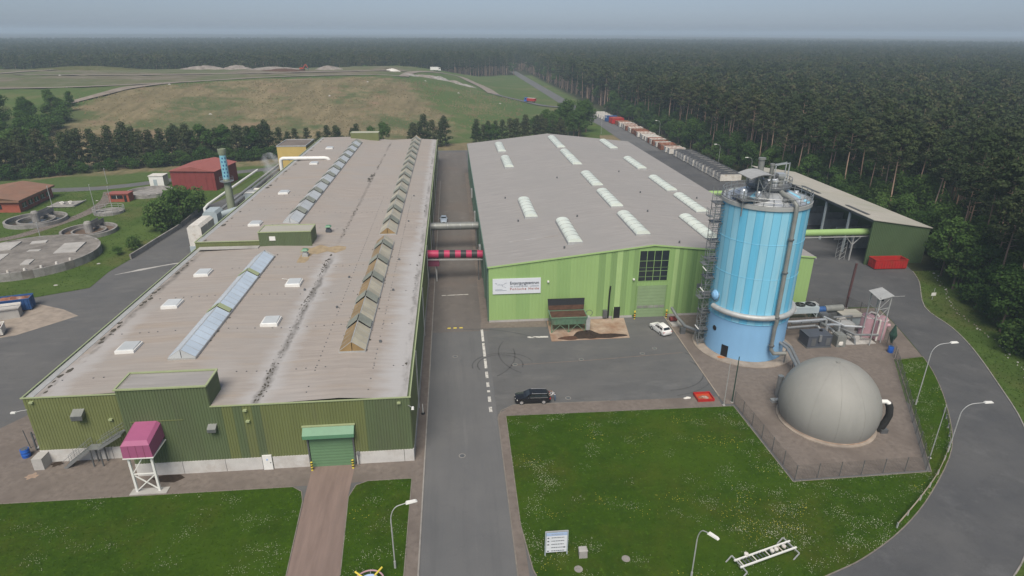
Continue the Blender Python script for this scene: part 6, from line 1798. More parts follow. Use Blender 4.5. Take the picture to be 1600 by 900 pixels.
for a, b in zip(path[:-1], path[1:]):
    d = (b - a).normalized()
    nn = Vector((-d.y, d.x, 0))
    prof = [(.42, 0), (.50, .05), (.58, 0), (.66, .05), (.74, 0)]
    vs = [(*(p - nn * w)[:2], z + .05) for p in (a, b) for z, w in prof]
    MB().add(vs, [(i, i + 1, i + 6, i + 5) for i in range(4)]).build('rail', M['dust'], t)
for i in range(0, len(path), 2):
    p = path[i]
    MB().box(p.x - .06, p.x + .06, p.y - .06, p.y + .06, 0, .72).build('post', M['galv'], t)

# ================================================================== open shed, conveyor, skip by the forest
t = thing('open_shed', 'dark green open sided shed with long pale mono pitch roof by the forest', 'shed', (87.2, 116.7, 0))
sx0, sx1, sy0, sy1, sh0, sh1 = 87.2, 100.4, 116.7, 172.5, 9.95, 7.9
MB().prism([(sx0, sy0), (sx1, sy0), (sx1, sy0 + .25), (sx0, sy0 + .25)], 0, [sh0, sh1, sh1, sh0]).build('end_wall', M['shed_green'], t)
for i in range(7):
    x0, x1 = sx0 + (sx1 - sx0) * i / 7, sx0 + (sx1 - sx0) * (i + 1) / 7
    z = lambda x: sh0 + (sh1 - sh0) * (x - sx0) / (sx1 - sx0)
    MB().corr((x0, sy0), (x1, sy0), .1, (z(x0), z(x1)), .35, .05).build('cladding_panel', M['shed_green'], t)
MB().box(sx1 - .2, sx1, sy0 + .3, sy1, 0, 7.8).build('rear_wall', M['shed_green'], t)
MB().prism([(sx0, sy1 - .2), (sx1 - .25, sy1 - .2), (sx1 - .25, sy1), (sx0, sy1)], 0, [sh0, sh1, sh1, sh0]).build('end_wall', M['shed_green'], t)
for i in range(14):
    y0, y1 = sy0 - .3 + i * 4.05, sy0 - .3 + (i + 1) * 4.05
    MB().hexa([(sx0 - .3, y0, sh0), (sx1 + .3, y0, sh1 - .05), (sx1 + .3, y1, sh1 - .05), (sx0 - .3, y1, sh0), (sx0 - .3, y0, sh0 + .14), (sx1 + .3, y0, sh1 + .1), (sx1 + .3, y1, sh1 + .1), (sx0 - .3, y1, sh0 + .14)]).build('roof_sheet', M['roof_pale'], t)
for y0 in (121, 140, 156):
    MB().hexa([(88.4, y0, 9.97), (89.3, y0, 9.85), (89.3, y0 + 8, 9.85), (88.4, y0 + 8, 9.97), (88.4, y0, 10.02), (89.3, y0, 9.90), (89.3, y0 + 8, 9.90), (88.4, y0 + 8, 10.02)]).build('roof_slot', M['steel_dark'], t)
for y in np.arange(125, 172, 9.2):
    MB().box(sx0 + .1, sx0 + .5, y, y + .4, 0, 9.85).build('column', M['box_grey'], t)
MB().box(sx0 + .1, sx0 + .3, sy0 + .3, sy1 - .3, 9.3, 9.9).build('eaves_beam', M['steel_dark'], t)
for y in np.arange(121, 171, 6.2):
    MB().box(sx0 + 3.5, sx1 - .3, y, y + .35, 0, 3.2).build('bay_wall', M['plinth'], t)
for k, y in enumerate(np.arange(122, 170, 6.2)):
    heap('stored_material', 97.5, float(y) + 2.6, 3.2, 2.3, 2.0, M['soil' if k % 2 else 'soil_red'], 60 + k, .02, None, 'heap', 'material heaps in the shed bays')['label'] = 'dark material heap in a bay under the open shed roof'
t = thing('lime_conveyor', 'lime green tube conveyor on white struts leading into the open shed', 'conveyor', (75, 119.6, 0))
MB().cyl((61.8, 119.9, 6.5), (90.5, 119.5, 6.5), .72, n=16).build('tube', M['lime'], t, True)
MB().bar((61.8, 119.0, 5.7), (90, 118.8, 5.7), .14, .18).build('girder', M['galv'], t)
for x in (85.6, 72.0):
    MB().box(x - .12, x + .12, 119.5, 119.75, 0, 5.6).build('post', M['galv'], t)
    MB().bar((x, 119.6, 3.6), (x - 1.9, 119.6, 5.6), .16).bar((x, 119.6, 3.6), (x + 1.9, 119.6, 5.6), .16).build('strut', M['galv'], t)
mb = MB()
for dx, dy in ((-1.5, 0), (-1.5, 1.4), (-.3, 0), (-.3, 1.4)):
    mb.cyl((85.2 + dx, 120.2 + dy, 0), (85.2 + dx, 120.2 + dy, 5.6), .05, n=5)
for z in range(6):
    mb.bar((83.7, 120.2, z), (84.9, 120.2, z + .9), .05).bar((83.7, 121.6, z), (84.9, 121.6, z + .9), .05)
mb.build('access_tower', M['galv'], t)
t = thing('lime_duct', 'short lime green duct leaving the right roof edge of the lime hall', 'duct', (62, 146, 0))
MB().tube([(61.6, 147, 8.6), (70.5, 147, 8.6), (71.2, 147, 8.2), (71.4, 147, 7.4), (71.4, 147, 0)], .7, 14).build('tube', M['lime'], t, True)
MB().box(65.9, 66.1, 146.9, 147.1, 0, 7.9).build('post', M['galv'], t)

# ================================================================== containers
def skip(L, W, Hh, m, cm, fill=.8, ribs=9, cover=None, door=True):
    """Open roll-off container: hollow body, ribs, rim, load. Long axis along +X, base centre at origin."""
    t = thing('skip_container', '', 'container')
    w = .07
    b = MB()
    b.box(-L / 2, L / 2, -W / 2, W / 2, .18, .28)
    b.hexa([(-L / 2, -W / 2, .18), (L / 2, -W / 2, .18), (L / 2, -W / 2 + w, .18), (-L / 2, -W / 2 + w, .18), (-L / 2, -W / 2 - .06, Hh), (L / 2, -W / 2 - .06, Hh), (L / 2, -W / 2 + w, Hh), (-L / 2, -W / 2 + w, Hh)])
    b.hexa([(-L / 2, W / 2 - w, .18), (L / 2, W / 2 - w, .18), (L / 2, W / 2, .18), (-L / 2, W / 2, .18), (-L / 2, W / 2 - w, Hh), (L / 2, W / 2 - w, Hh), (L / 2, W / 2 + .06, Hh), (-L / 2, W / 2 + .06, Hh)])
    b.box(-L / 2 - .05, -L / 2 + w, -W / 2, W / 2, .2, Hh - .01).box(L / 2 - w, L / 2 + .05, -W / 2, W / 2, .2, Hh - .01)
    b.build('body', M[m], t)
    r = MB()
    for i in range(ribs):
        x = -L / 2 + L * (i + .5) / ribs
        r.box(x - .05, x + .05, -W / 2 - .13, -W / 2 - .02, .2, Hh - .05).box(x - .05, x + .05, W / 2 + .02, W / 2 + .13, .2, Hh - .05)
    r.build('ribs', M[m], t)
    MB().box(-L / 2 - .1, L / 2 + .1, -W / 2 - .14, -W / 2 + .02, Hh, Hh + .1).box(-L / 2 - .1, L / 2 + .1, W / 2 - .02, W / 2 + .14, Hh, Hh + .1).box(-L / 2 - .12, -L / 2 + .02, -W / 2, W / 2, Hh + .004, Hh + .09).box(L / 2 - .02, L / 2 + .12, -W / 2, W / 2, Hh + .004, Hh + .09).build('rim', M[m], t)
    MB().box(-L / 2 + .2, L / 2 - .2, -.6, -.4, 0, .18).box(-L / 2 + .2, L / 2 - .2, .4, .6, 0, .18).build('skids', M['steel_dark'], t)
    if door:
        MB().box(-L / 2 - .11, -L / 2 - .05, -.04, .04, .3, Hh - .1).box(-L / 2 - .10, -L / 2 - .05, -W / 2 + .1, W / 2 - .1, Hh * .5, Hh * .5 + .09).build('door_bars', M['steel_dark' if m == 'white_dirty' else m], t)
    rg = random.Random(len(bpy.data.objects))
    n, k = 9, 5
    vs = []
    for i in range(n):
        for j in range(k):
            e = (0 if i in (0, n - 1) or j in (0, k - 1) else 1)
            vs.append((-L / 2 + .05 + (L - .1) * i / (n - 1), -W / 2 + .05 + (W - .1) * j / (k - 1), Hh * fill + e * rg.uniform(0, .45)))
    MB().add(vs, [(i * k + j, (i + 1) * k + j, (i + 1) * k + j + 1, i * k + j + 1) for i in range(n - 1) for j in range(k - 1)]).build('load', M[cm], t)
    if cover:
        mb = MB()
        vs = []
        for i in range(n):
            for j in range(k):
                e = (0 if i in (0, n - 1) or j in (0, k - 1) else 1)
                vs.append((-L / 2 - .1 + (L + .2) * i / (n - 1), -W / 2 - .16 + (W + .32) * j / (k - 1), Hh + .12 + e * rg.uniform(.05, .3)))
        mb.add(vs, [(i * k + j, (i + 1) * k + j, (i + 1) * k + j + 1, i * k + j + 1) for i in range(n - 1) for j in range(k - 1)])
        mb.build('cover', M[cover], t)
    return t
white_a = skip(6.6, 2.4, 2.3, 'white_dirty', 'rusty', .9)
white_b = skip(6.6, 2.4, 2.0, 'white_dirty', 'concrete', .93)
rust_a = skip(6.6, 2.4, 2.2, 'rusty', 'rusty', .9)
net_a = skip(7.2, 2.4, 2.4, 'white_dirty', 'soil', .8, cover='tarp')
used = set()
def put(proto, loc, rz, label, group, sc=1.0):
    if proto.name in used:
        o = copy_tree(proto)
    else:
        o = proto
        used.add(proto.name)
    return place(o, loc, rz, sc, label, group)
rc = random.Random(21)
G = 'containers parked along the forest road'
y = 197.5
while y < 244:
    put(net_a, (92.2 + rc.uniform(-.15, .15), y, 0.02), rc.uniform(-.02, .02), 'pale container under a dark net cover in the packed row by the forest road', 'net covered containers by the forest road')
    y += 3.15
y = 247.5
while y < 333:
    if 251.8 < y < 256: y += 3.0
    k = rc.random()
    if k < .55:
        put(white_a, (90.9 + rc.uniform(-.4, .4), y, .02), rc.uniform(-.05, .05), 'dirty white skip container with rusty load in the row by the forest road', G)
    elif k < .75:
        put(white_b, (90.9 + rc.uniform(-.4, .4), y, .02), rc.uniform(-.05, .05), 'low white skip container with pale rubble in the row by the forest road', G)
    else:
        put(rust_a, (90.9 + rc.uniform(-.4, .4), y, .02), rc.uniform(-.05, .05), 'rusty brown skip container in the long row by the forest road', G)
    y += rc.uniform(3.1, 3.7)
r1 = skip(6.6, 2.5, 2.9, 'red', 'red_roof', .95)
put(r1, (89.6, 337.5, .02), .02, 'bright red container, nearest of the two in the row by the forest road', G)
put(r1, (89.4, 341.3, .02), -.02, 'bright red container, farther of the two in the row by the forest road', G)
b1 = skip(6.4, 2.5, 3.0, 'blue_dark', 'blue_dark', .95)
put(b1, (88.3, 347, .02), .02, 'dark blue container behind the red ones by the forest road', G)
for k, y in enumerate((352, 357, 362.5, 368, 374)):
    put(white_b, (88.6 - .2 * k, y, .02), rc.uniform(-.04, .04), 'pale container at the far end of the row beyond the blue one', 'far pale containers by the forest road')
o = skip(6.9, 2.4, 2.05, 'red', 'soil', .55, 12, None)
put(o, (91.0, 114.6, .02), R(-2), 'bright red roll-off container in front of the green shed wall', 'red skip by the shed')
for x, z in ((-2.1, 1.35), (-1.6, 1.4)):
    q = MB().box(x, x + .36, -1.36, -1.34, z, z + .2).build('label_plate', M['white'], o)
    q.location = (0, 0, 0)
o = skip(5.8, 2.4, 2.2, 'blue_dark', 'rusty', .9, 10)
put(o, (-78.6, 107.6, .02), R(196), 'dark blue skip container with rusty load at the left concrete bay', 'skips at the left bays')
o = skip(5.6, 2.4, 1.5, 'white_dirty', 'soil_red', .75, 6)
put(o, (-76.9, 97.0, .02), R(22), 'white skip container with reddish soil at the left edge', 'skips at the left bays')
t = thing('concrete_ramp', 'concrete loading ramp beside the blue skip at the left edge', 'ramp', (-80, 103, 0))
MB().hexa([(-90, 98.5, 0), (-75.6, 104.2, 0), (-76.2, 106.0, 0), (-90.5, 101.5, 0), (-90, 98.5, 1.9), (-75.6, 104.2, 1.6), (-76.2, 106.0, 1.6), (-90.5, 101.5, 1.9)]).build('slab', M['concrete'], t)
MB().bar((-90, 98.4, 1.95), (-75.6, 104.1, 1.75), .18, .2).build('curb', M['concrete_dark'], t)
MB().bar((-90.5, 101.7, 2.1), (-76.2, 106.2, 1.85), .4, .35).build('curb', M['white_dirty'], t)

# ================================================================== vehicles
def car(label, body_m, L=4.75, W=1.82, Hc=1.47, kind='estate', open_tail=False):
    t = thing('parked_car', label, 'car')
    hw = W / 2
    # lower body sections along the length: (x, half width, z bottom, z top)
    if kind == 'estate':
        secs = [(-L / 2, hw * .78, .38, .62), (-L / 2 + .12, hw * .92, .25, .82), (-L / 2 + .55, hw * .98, .2, .93), (-L / 2 + 1.35, hw, .2, 1.0), (-.2, hw, .2, .99), (1.2, hw, .2, .98), (L / 2 - .45, hw * .98, .22, .97), (L / 2 - .06, hw * .93, .3, .9), (L / 2, hw * .86, .4, .8)]
        cab = [(-L / 2 + 1.25, .99, .94), (-L / 2 + 2.05, Hc - .03, .76), (-.1, Hc, .75), (1.3, Hc - .03, .74), (L / 2 - .5, Hc - .12, .72), (L / 2 - .12, .92, .90)]
    else:
        secs = [(-L / 2, hw * .78, .36, .62), (-L / 2 + .12, hw * .92, .25, .8), (-L / 2 + .5, hw * .98, .2, .9), (-L / 2 + 1.05, hw, .2, 1.0), (0, hw, .2, 1.0), (1.0, hw, .2, .99), (L / 2 - .35, hw * .98, .22, .98), (L / 2 - .05, hw * .93, .3, .92), (L / 2, hw * .86, .4, .8)]
        cab = [(-L / 2 + .95, .99, .94), (-L / 2 + 1.75, Hc - .03, .76), (.2, Hc, .75), (1.1, Hc - .05, .73), (L / 2 - .65, Hc - .14, .71), (L / 2 - .12, .96, .88)]
    b = MB()
    vs, fs = [], []
    for x, w, z0, z1 in secs:
        vs += [(x, -w * .9, z0), (x, -w, (z0 + z1) / 2), (x, -w * .96, z1 - .04), (x, -w * .86, z1), (x, w * .86, z1), (x, w * .96, z1 - .04), (x, w, (z0 + z1) / 2), (x, w * .9, z0)]
    for i in range(len(secs) - 1):
        for j in range(8):
            fs.append((8 * i + j, 8 * i + 8 + j, 8 * i + 8 + (j + 1) % 8, 8 * i + (j + 1) % 8))
    fs += [tuple(range(8)), tuple(8 * (len(secs) - 1) + j for j in range(7, -1, -1))]
    b.add(vs, fs)
    # cabin
    vs, fs = [], []
    for x, z, k in cab:
        vs += [(x, -hw * .90 if z < 1.05 else -hw * .78, .95), (x, -hw * k, z), (x, hw * k, z), (x, hw * .90 if z < 1.05 else hw * .78, .95)]
    for i in range(len(cab) - 1):
        for j in range(3):
            fs.append((4 * i + j, 4 * i + 4 + j, 4 * i + 5 + j, 4 * i + 1 + j))
    b.add(vs, fs)
    b.build('body', M[body_m], t, True)
    # glass
    def band(i, j, u0, u1, m='dark_glass', nm='window', off=.012):
        (xa, za, ka), (xb, zb_, kb) = cab[i], cab[j]
        return xa, za, ka, xb, zb_, kb
    (xa, za, ka), (xb, zb2, kb) = cab[0], cab[1]
    MB().quad((xa + .06, -hw * .84, za + .02), (xa + .06, hw * .84, za + .02), (xb - .03, hw * .66, zb2 + .012), (xb - .03, -hw * .66, zb2 + .012)).build('windscreen', M['dark_glass'], t)
    (xa, za, ka), (xb, zb2, kb) = cab[-2], cab[-1]
    MB().quad((xa + .03, -hw * .62, za + .0), (xa + .03, hw * .62, za + .0), (xa + (xb - xa) * .75 + .03, hw * .72, za + (zb2 - za) * .62), (xa + (xb - xa) * .75 + .03, -hw * .72, za + (zb2 - za) * .62)).build('rear_window', M['dark_glass'], t)
    x0, x1 = cab[0][0] + .35, cab[-2][0] + .1
    cuts = np.linspace(x0, x1, 4)
    for s in (-1, 1):
        for i in range(3):
            a, c_ = cuts[i] + (.25 if i == 0 else .04), cuts[i + 1] - .04
            ta = a if i else a + .35
            MB().quad((a, s * (hw * .865 + .015), 1.04), (c_, s * (hw * .865 + .015), 1.04), (c_ - (.12 if i == 2 else 0), s * (hw * .79 + .012), Hc - .14), (ta, s * (hw * .79 + .012), Hc - .14)).build('window', M['dark_glass'], t)
        MB().bar((x0 + .2, s * hw * .91, .99), (x1, s * hw * .91, 1.0), .02, .035).build('belt_trim', M['chrome' if body_m == 'car_black' else 'steel_dark'], t)
        MB().bar((cab[1][0] + .2, s * hw * .70, Hc + .03), (cab[-2][0] - .05, s * hw * .68, Hc - .04), .04, .05).build('roof_rail', M['chrome' if body_m == 'car_black' else 'steel_dark'], t)
        MB().hexa([(x0 + .25, s * hw * .98, 1.0), (x0 + .4, s * hw * .98, 1.0), (x0 + .4, s * (hw + .18), 1.02), (x0 + .25, s * (hw + .18), 1.02), (x0 + .25, s * hw * .98, 1.12), (x0 + .4, s * hw * .98, 1.12), (x0 + .4, s * (hw + .18), 1.14), (x0 + .25, s * (hw + .18), 1.14)]).build('mirror', M[body_m], t)
        for xw in (-L / 2 + .88, L / 2 - .95):
            w = MB()
            w.tube([(xw, s * (hw - .2), .33), (xw, s * (hw + .01), .33)], .33, 18)
            w = w.build('wheel', M['rubber'], t, True)
            MB().tube([(xw, s * (hw + .0), .33), (xw, s * (hw + .025), .33)], .22, 14).build('rim', M['chrome'], w)
        MB().hexa([(-L / 2 + .02, s * hw * .42, .60), (-L / 2 + .28, s * hw * .94, .62), (-L / 2 + .34, s * hw * .95, .66), (-L / 2 + .1, s * hw * .42, .66), (-L / 2 + .02, s * hw * .42, .74), (-L / 2 + .24, s * hw * .93, .78), (-L / 2 + .38, s * hw * .92, .80), (-L / 2 + .16, s * hw * .42, .80)]).build('headlight', M['white'], t)
        MB().box(L / 2 - .16, L / 2 - .005, s * hw * .62 if s > 0 else -hw * .94, hw * .94 if s > 0 else s * hw * .62, .72, .88).build('tail_light', M['tail_red'], t)
    MB().box(-L / 2 - .01, -L / 2 + .04, -hw * .4, hw * .4, .45, .6).build('grille', M['black'], t)
    MB().box(L / 2 - .02, L / 2 + .012, -.26, .26, .55, .66).build('number_plate', M['white'], t)
    return t
c1 = car('black estate car parked beside the lawn with a person at its tail', 'car_black', 4.8, 1.84, 1.5)
place(c1, (9.55, 70.35, .02), R(-1.5))
c2 = car('white hatchback parked before the pale roller gate', 'car_white', 4.1, 1.76, 1.5, 'hatch')
place(c2, (33.35, 89.2, .015), R(-72))
c3 = car('silver blue car parked in the street between the halls', 'car_silver', 4.2, 1.74, 1.5, 'hatch')
place(c3, (-3.0, 156.6, .02), R(90))

def truck(label, cab_m, box_m, L=7.5, tipper=False):
    t = thing('truck', label, 'truck')
    MB().box(-L / 2, L / 2 - .1, -.5, .5, .7, .95).build('chassis', M['steel_dark'], t)
    c = MB().hexa([(-L / 2 - .05, -1.2, .6), (-L / 2 + 2.0, -1.2, .6), (-L / 2 + 2.0, 1.2, .6), (-L / 2 - .05, 1.2, .6), (-L / 2 + .3, -1.1, 3.1), (-L / 2 + 2.0, -1.1, 3.2), (-L / 2 + 2.0, 1.1, 3.2), (-L / 2 + .3, 1.1, 3.1)]).build('cab', M[cab_m], t)
    MB().quad((-L / 2 + .05, -1.02, 1.8), (-L / 2 + .05, 1.02, 1.8), (-L / 2 + .22, .98, 2.75), (-L / 2 + .22, -.98, 2.75)).build('windscreen', M['dark_glass'], c)
    for s in (-1, 1):
        MB().quad((-L / 2 + .45, s * 1.17, 1.85), (-L / 2 + 1.7, s * 1.17, 1.85), (-L / 2 + 1.7, s * 1.135, 2.75), (-L / 2 + .5, s * 1.135, 2.75)).build('window', M['dark_glass'], c)
    if tipper:
        MB().hexa([(-L / 2 + 2.3, -1.2, 1.0), (L / 2, -1.2, 1.0), (L / 2, 1.2, 1.0), (-L / 2 + 2.3, 1.2, 1.0), (-L / 2 + 2.2, -1.27, 2.9), (L / 2 + .1, -1.27, 2.9), (L / 2 + .1, 1.27, 2.9), (-L / 2 + 2.2, 1.27, 2.9)]).build('body', M[box_m], t)
        MB().box(-L / 2 + 2.4, L / 2 - .1, -1.1, 1.1, 2.9, 2.96).build('load_cover', M['white_dirty'], t)
    else:
        MB().box(-L / 2 + 2.2, L / 2, -1.25, 1.25, 1.0, 3.6).build('body', M[box_m], t)
        MB().box(-L / 2 + 2.15, L / 2 + .05, -1.3, 1.3, 3.6, 3.68).build('body_roof', M['white'], t)
    for x in (-L / 2 + 1.0, L / 2 - 1.2, L / 2 - 2.4):
        for s in (-1, 1):
            w = MB().tube([(x, s * .85, .5), (x, s * 1.2, .5)], .5, 16).build('wheel', M['rubber'], t, True)
            MB().tube([(x, s * 1.2, .5), (x, s * 1.23, .5)], .25, 10).build('rim', M['galv'], w)
    return t
tr = truck('white box truck driving along the top of the landfill', 'white', 'white', 9.5)
place(tr, (-13.5, 604.0, gz(-13.5, 604.0) + .15), R(178))
tr = truck('truck with blue cab and red tipper body on the landfill access track', 'blue', 'red', 8.5, True)
place(tr, (54.6, 443.0, gz(54.6, 443.0) + .35), R(-38))
t = thing('excavator', 'small orange excavator beside the grey rubble heap on the landfill', 'excavator')
for s in (-.9, .9):
    MB().box(-1.9, 1.9, s - .3, s + .3, 0, .8).build('track', M['rubber'], t)
MB().box(-1.6, 1.8, -1.2, 1.2, 1.0, 2.0).build('body', M['red_orange'], t)
MB().box(-1.2, .3, -1.2, -.2, 2.0, 3.1).build('cab', M['dark_glass'], t)
MB().cyl((0, 0, .7), (0, 0, 1.05), .7, n=12).build('turntable', M['steel_dark'], t)
MB().bar((-1.2, .4, 1.8), (-4.2, .4, 4.6), .4, .5).build('boom', M['red_orange'], t)
MB().bar((-4.2, .4, 4.6), (-6.0, .4, 2.2), .3, .4).build('dipper', M['red_orange'], t)
MB().hexa([(-6.6, -.2, .9), (-5.7, -.2, 1.1), (-5.7, 1.0, 1.1), (-6.6, 1.0, .9), (-6.4, -.2, 2.2), (-5.8, -.2, 2.3), (-5.8, 1.0, 2.3), (-6.4, 1.0, 2.2)]).build('bucket', M['steel_dark'], t)
place(t, (-116, 527, gz(-116, 527)), R(150))

# ================================================================== the person at the car
def person():
    me = bpy.data.meshes.new('person')
    J = {'pel': (0, 0, .95), 'sp': (-.10, 0, 1.12), 'ch': (-.27, 0, 1.30), 'nk': (-.39, 0, 1.42), 'hd': (-.47, 0, 1.52), 'ht': (-.53, 0, 1.63)}
    E_ = [('pel', 'sp'), ('sp', 'ch'), ('ch', 'nk'), ('nk', 'hd'), ('hd', 'ht')]
    rad = {'pel': .145, 'sp': .135, 'ch': .15, 'nk': .06, 'hd': .095, 'ht': .07}
    for s, n in ((1, 'l'), (-1, 'r')):
        J.update({n + 'hip': (.01, .10 * s, .92), n + 'kn': (.03 + .05 * (s > 0), .13 * s, .5), n + 'an': (.06 + .10 * (s > 0), .13 * s, .09), n + 'to': (-.10 + .10 * (s > 0), .15 * s, .04),
                  n + 'sh': (-.30, .19 * s, 1.31), n + 'el': (-.42, .25 * s, 1.08), n + 'wr': (-.62, .20 * s, 1.02), n + 'pm': (-.69, .19 * s, 1.01)})
        E_ += [('pel', n + 'hip'), (n + 'hip', n + 'kn'), (n + 'kn', n + 'an'), (n + 'an', n + 'to'), ('ch', n + 'sh'), (n + 'sh', n + 'el'), (n + 'el', n + 'wr'), (n + 'wr', n + 'pm')]
        rad.update({n + 'hip': .10, n + 'kn': .062, n + 'an': .045, n + 'to': .04, n + 'sh': .065, n + 'el': .045, n + 'wr': .032, n + 'pm': .035})
        for k, (dy, ln) in enumerate(((-.030, .075), (-.010, .09), (.010, .085), (.030, .07))):
            J[n + 'f%d' % k] = (-.69 - ln * .6, (.19 * s) + dy, 1.0)
            J[n + 'g%d' % k] = (-.69 - ln, (.19 * s) + dy, .975)
            E_ += [(n + 'pm', n + 'f%d' % k), (n + 'f%d' % k, n + 'g%d' % k)]
            rad[n + 'f%d' % k] = .010
            rad[n + 'g%d' % k] = .008
        J[n + 'th'] = (-.68, .19 * s - .06 * s, 1.03)
        E_.append((n + 'wr', n + 'th'))
        rad[n + 'th'] = .011
    names = list(J)
    me.from_pydata([J[k] for k in names], [(names.index(a), names.index(b)) for a, b in E_], [])
    o = bpy.data.objects.new('person', me)
    COL.objects.link(o)
    md = o.modifiers.new('skin', 'SKIN')
    md.use_smooth_shade = True
    for i, k in enumerate(names):
        me.skin_vertices[0].data[i].radius = (rad[k], rad[k] * (1.15 if k in ('ch', 'pel', 'sp') else 1))
    me.skin_vertices[0].data[0].use_root = True
    o.modifiers.new('sub', 'SUBSURF').levels = 1
    dg = bpy.context.evaluated_depsgraph_get()
    m2 = bpy.data.meshes.new_from_object(o.evaluated_get(dg))
    o.modifiers.clear()
    o.data = m2
    m2.materials.clear()
    for k in ('jeans', 'shirt', 'vest', 'skin', 'hair', 'black'):
        m2.materials.append(M[k])
    for p in m2.polygons:
        c = p.center
        if c.z < .10: i = 5
        elif c.z < .97: i = 0
        elif c.x < -.60 and c.z < 1.12: i = 3
        elif c.z > 1.40 and c.x < -.36:
            i = 4 if (c.z > 1.58 or (c.x > -.46 and c.z > 1.46)) else 3
        elif abs(c.y) > .15: i = 1
        elif abs(c.y) > .05 and c.z > 1.1: i = 2
        else: i = 1
        p.material_index = i
    return tag(o, 'person in jeans, light shirt and dark vest leaning into the black car boot', 'person')
pe = person()
place(pe, (12.55, 70.15, .02), R(4), 1.03)
hdm = MB()
hd_c = Vector((-.49, 0, 1.545))
for (dx, dy, dz, r) in ((-.09, .032, .015, .011), (-.09, -.032, .015, .011), (-.105, 0, -.012, .014), (-.095, 0, -.05, .012), (0, .093, 0, .02), (0, -.093, 0, .02)):
    c = hd_c + Vector((dx, dy, dz))
    hdm.lathe((c.x, c.y, c.z), [(0, -r), (r * .8, -r * .5), (r, 0), (r * .8, r * .5), (0, r)], 8)
hdm.v = [tuple(v) for v in hdm.v]
f_ = hdm.mesh('face', M['skin'], True)
fo = bpy.data.objects.new('face', f_)
COL.objects.link(fo)
fo.parent = pe

# ================================================================== small things on lawns and yard
t = thing('direction_board', 'white direction board of six stacked strips on the lawn by the street', 'sign', (8.5, 43.8, 0))
for x in (7.45, 9.55):
    MB().box(x - .05, x + .05, 43.75, 43.85, .05, 2.95).build('post', M['box_grey'], t)
rt = random.Random(4)
for i in range(6):
    z = 2.50 - i * .40
    s = MB().box(7.52, 9.48, 43.70, 43.76, z, z + .34).build('strip', M['sign_blue' if i == 0 else 'sign_white'], t)
    mb = MB()
    if i: mb.box(7.62 + (1.55 if i == 4 else 0), 7.78 + (1.55 if i == 4 else 0), 43.688, 43.699, z + .10, z + .22)
    x = 8.0
    while x < 9.15:
        w = rt.uniform(.08, .22)
        mb.box(x, x + w, 43.688, 43.699, z + .14, z + .21)
        x += w + .04
    mb.build('print', M['text_dark' if i else 'text_grey'], s)
MB().box(7.45, 9.55, 43.74, 43.86, 2.88, 2.97).build('top_rail', M['galv'], t)
t = thing('stone_block', 'small grey concrete block on the lawn beside the direction board', 'block', (11.0, 43.5, 0))
MB().hexa([(10.6, 43.1, .05), (11.4, 43.1, .05), (11.35, 43.8, .05), (10.65, 43.8, .05), (10.62, 43.2, .85), (11.38, 43.2, .85), (11.35, 43.75, .8), (10.65, 43.75, .8)]).build('block', M['concrete_dark'], t)
MB().hexa([(10.55, 43.15, .85), (11.45, 43.15, .85), (11.4, 43.8, .8), (10.6, 43.8, .8), (10.6, 43.2, .98), (11.4, 43.2, .98), (11.35, 43.75, .93), (10.65, 43.75, .93)]).build('cap', M['concrete'], t)
for x, y, lab in ((15.0, 42.7, 'round manhole cover on the lawn between the block and the lamp'), (10.3, 41.9, 'small round manhole cover on the lawn near the direction board'), (-.1, 59.5, 'round manhole cover in the street beside the green roller door'), (30.6, 83.5, 'round manhole cover in the yard below the white car'), (14.5, 70.6, 'pale manhole cover in the yard right of the black car'), (18.4, 81.0, 'dark gully grate in the middle of the yard drain'), (28.2, 82.0, 'dark gully grate at the right of the yard drain'), (8.2, 80.3, 'dark gully grate at the left of the yard drain'), (-.7, 83.6, 'small manhole cover in the street beside the white dashes'), (-55.5, 88, 'pale manhole cover on the left asphalt yard'), (-57, 98, 'small pale manhole cover on the left asphalt yard further back')):
    t = thing('manhole_cover', lab, 'manhole cover', (x, y, 0), 'manhole covers')
    zz = .07 if y < 43 else .012
    MB().lathe((x, y, zz), [(.40, 0), (.40, .03), (.32, .03), (.32, .02), (0, .02)], 18).build('frame', M['kerb'], t)
    MB().lathe((x, y, zz + .012), [(.31, .02), (0, .022)], 16).build('lid', M['kerb'  if y < 43 else 'steel_dark'], t)
# steel rack lying on the lawn
t = thing('steel_rack', 'white steel rack with rails and splayed legs standing on the lawn', 'rack', (27.5, 41.5, 0))
A0, A1 = Vector((25.1, 40.6, .75)), Vector((31.0, 42.3, .75))
d = (A1 - A0).normalized()
nn = Vector((-d.y, d.x, 0))
for s in (-.42, .42):
    MB().bar(A0 + nn * s - d * .25, A1 + nn * s + d * .25, .14, .12).build('rail', M['white'], t)
for i in range(16):
    p = A0.lerp(A1, (i + .5) / 16)
    MB().bar(p - nn * .42, p + nn * .42, .09, .05).build('roller', M['steel_dark' if i % 4 else 'white_dirty'], t)
for p in (A0, A1):
    MB().bar(p - nn * 1.05 - Vector((0, 0, .08)), p + nn * 1.05 - Vector((0, 0, .08)), .10, .10).build('cross_beam', M['galv'], t)
    for s in (-1.05, 1.05):
        q = p + nn * s
        MB().bar(q - Vector((0, 0, .1)), Vector((q.x - .55, q.y - .15, .06)), .09, .09).build('leg', M['galv'], t)
for k in (.2, .62, .7, .85):
    p = A0.lerp(A1, k) + nn * (.55 if k < .3 else 0)
    MB().lathe((p.x, p.y, .82), [(0, 0), (.2, 0), (.2, .16), (0, .18)], 10).build('pulley', M['white_dirty'], t)
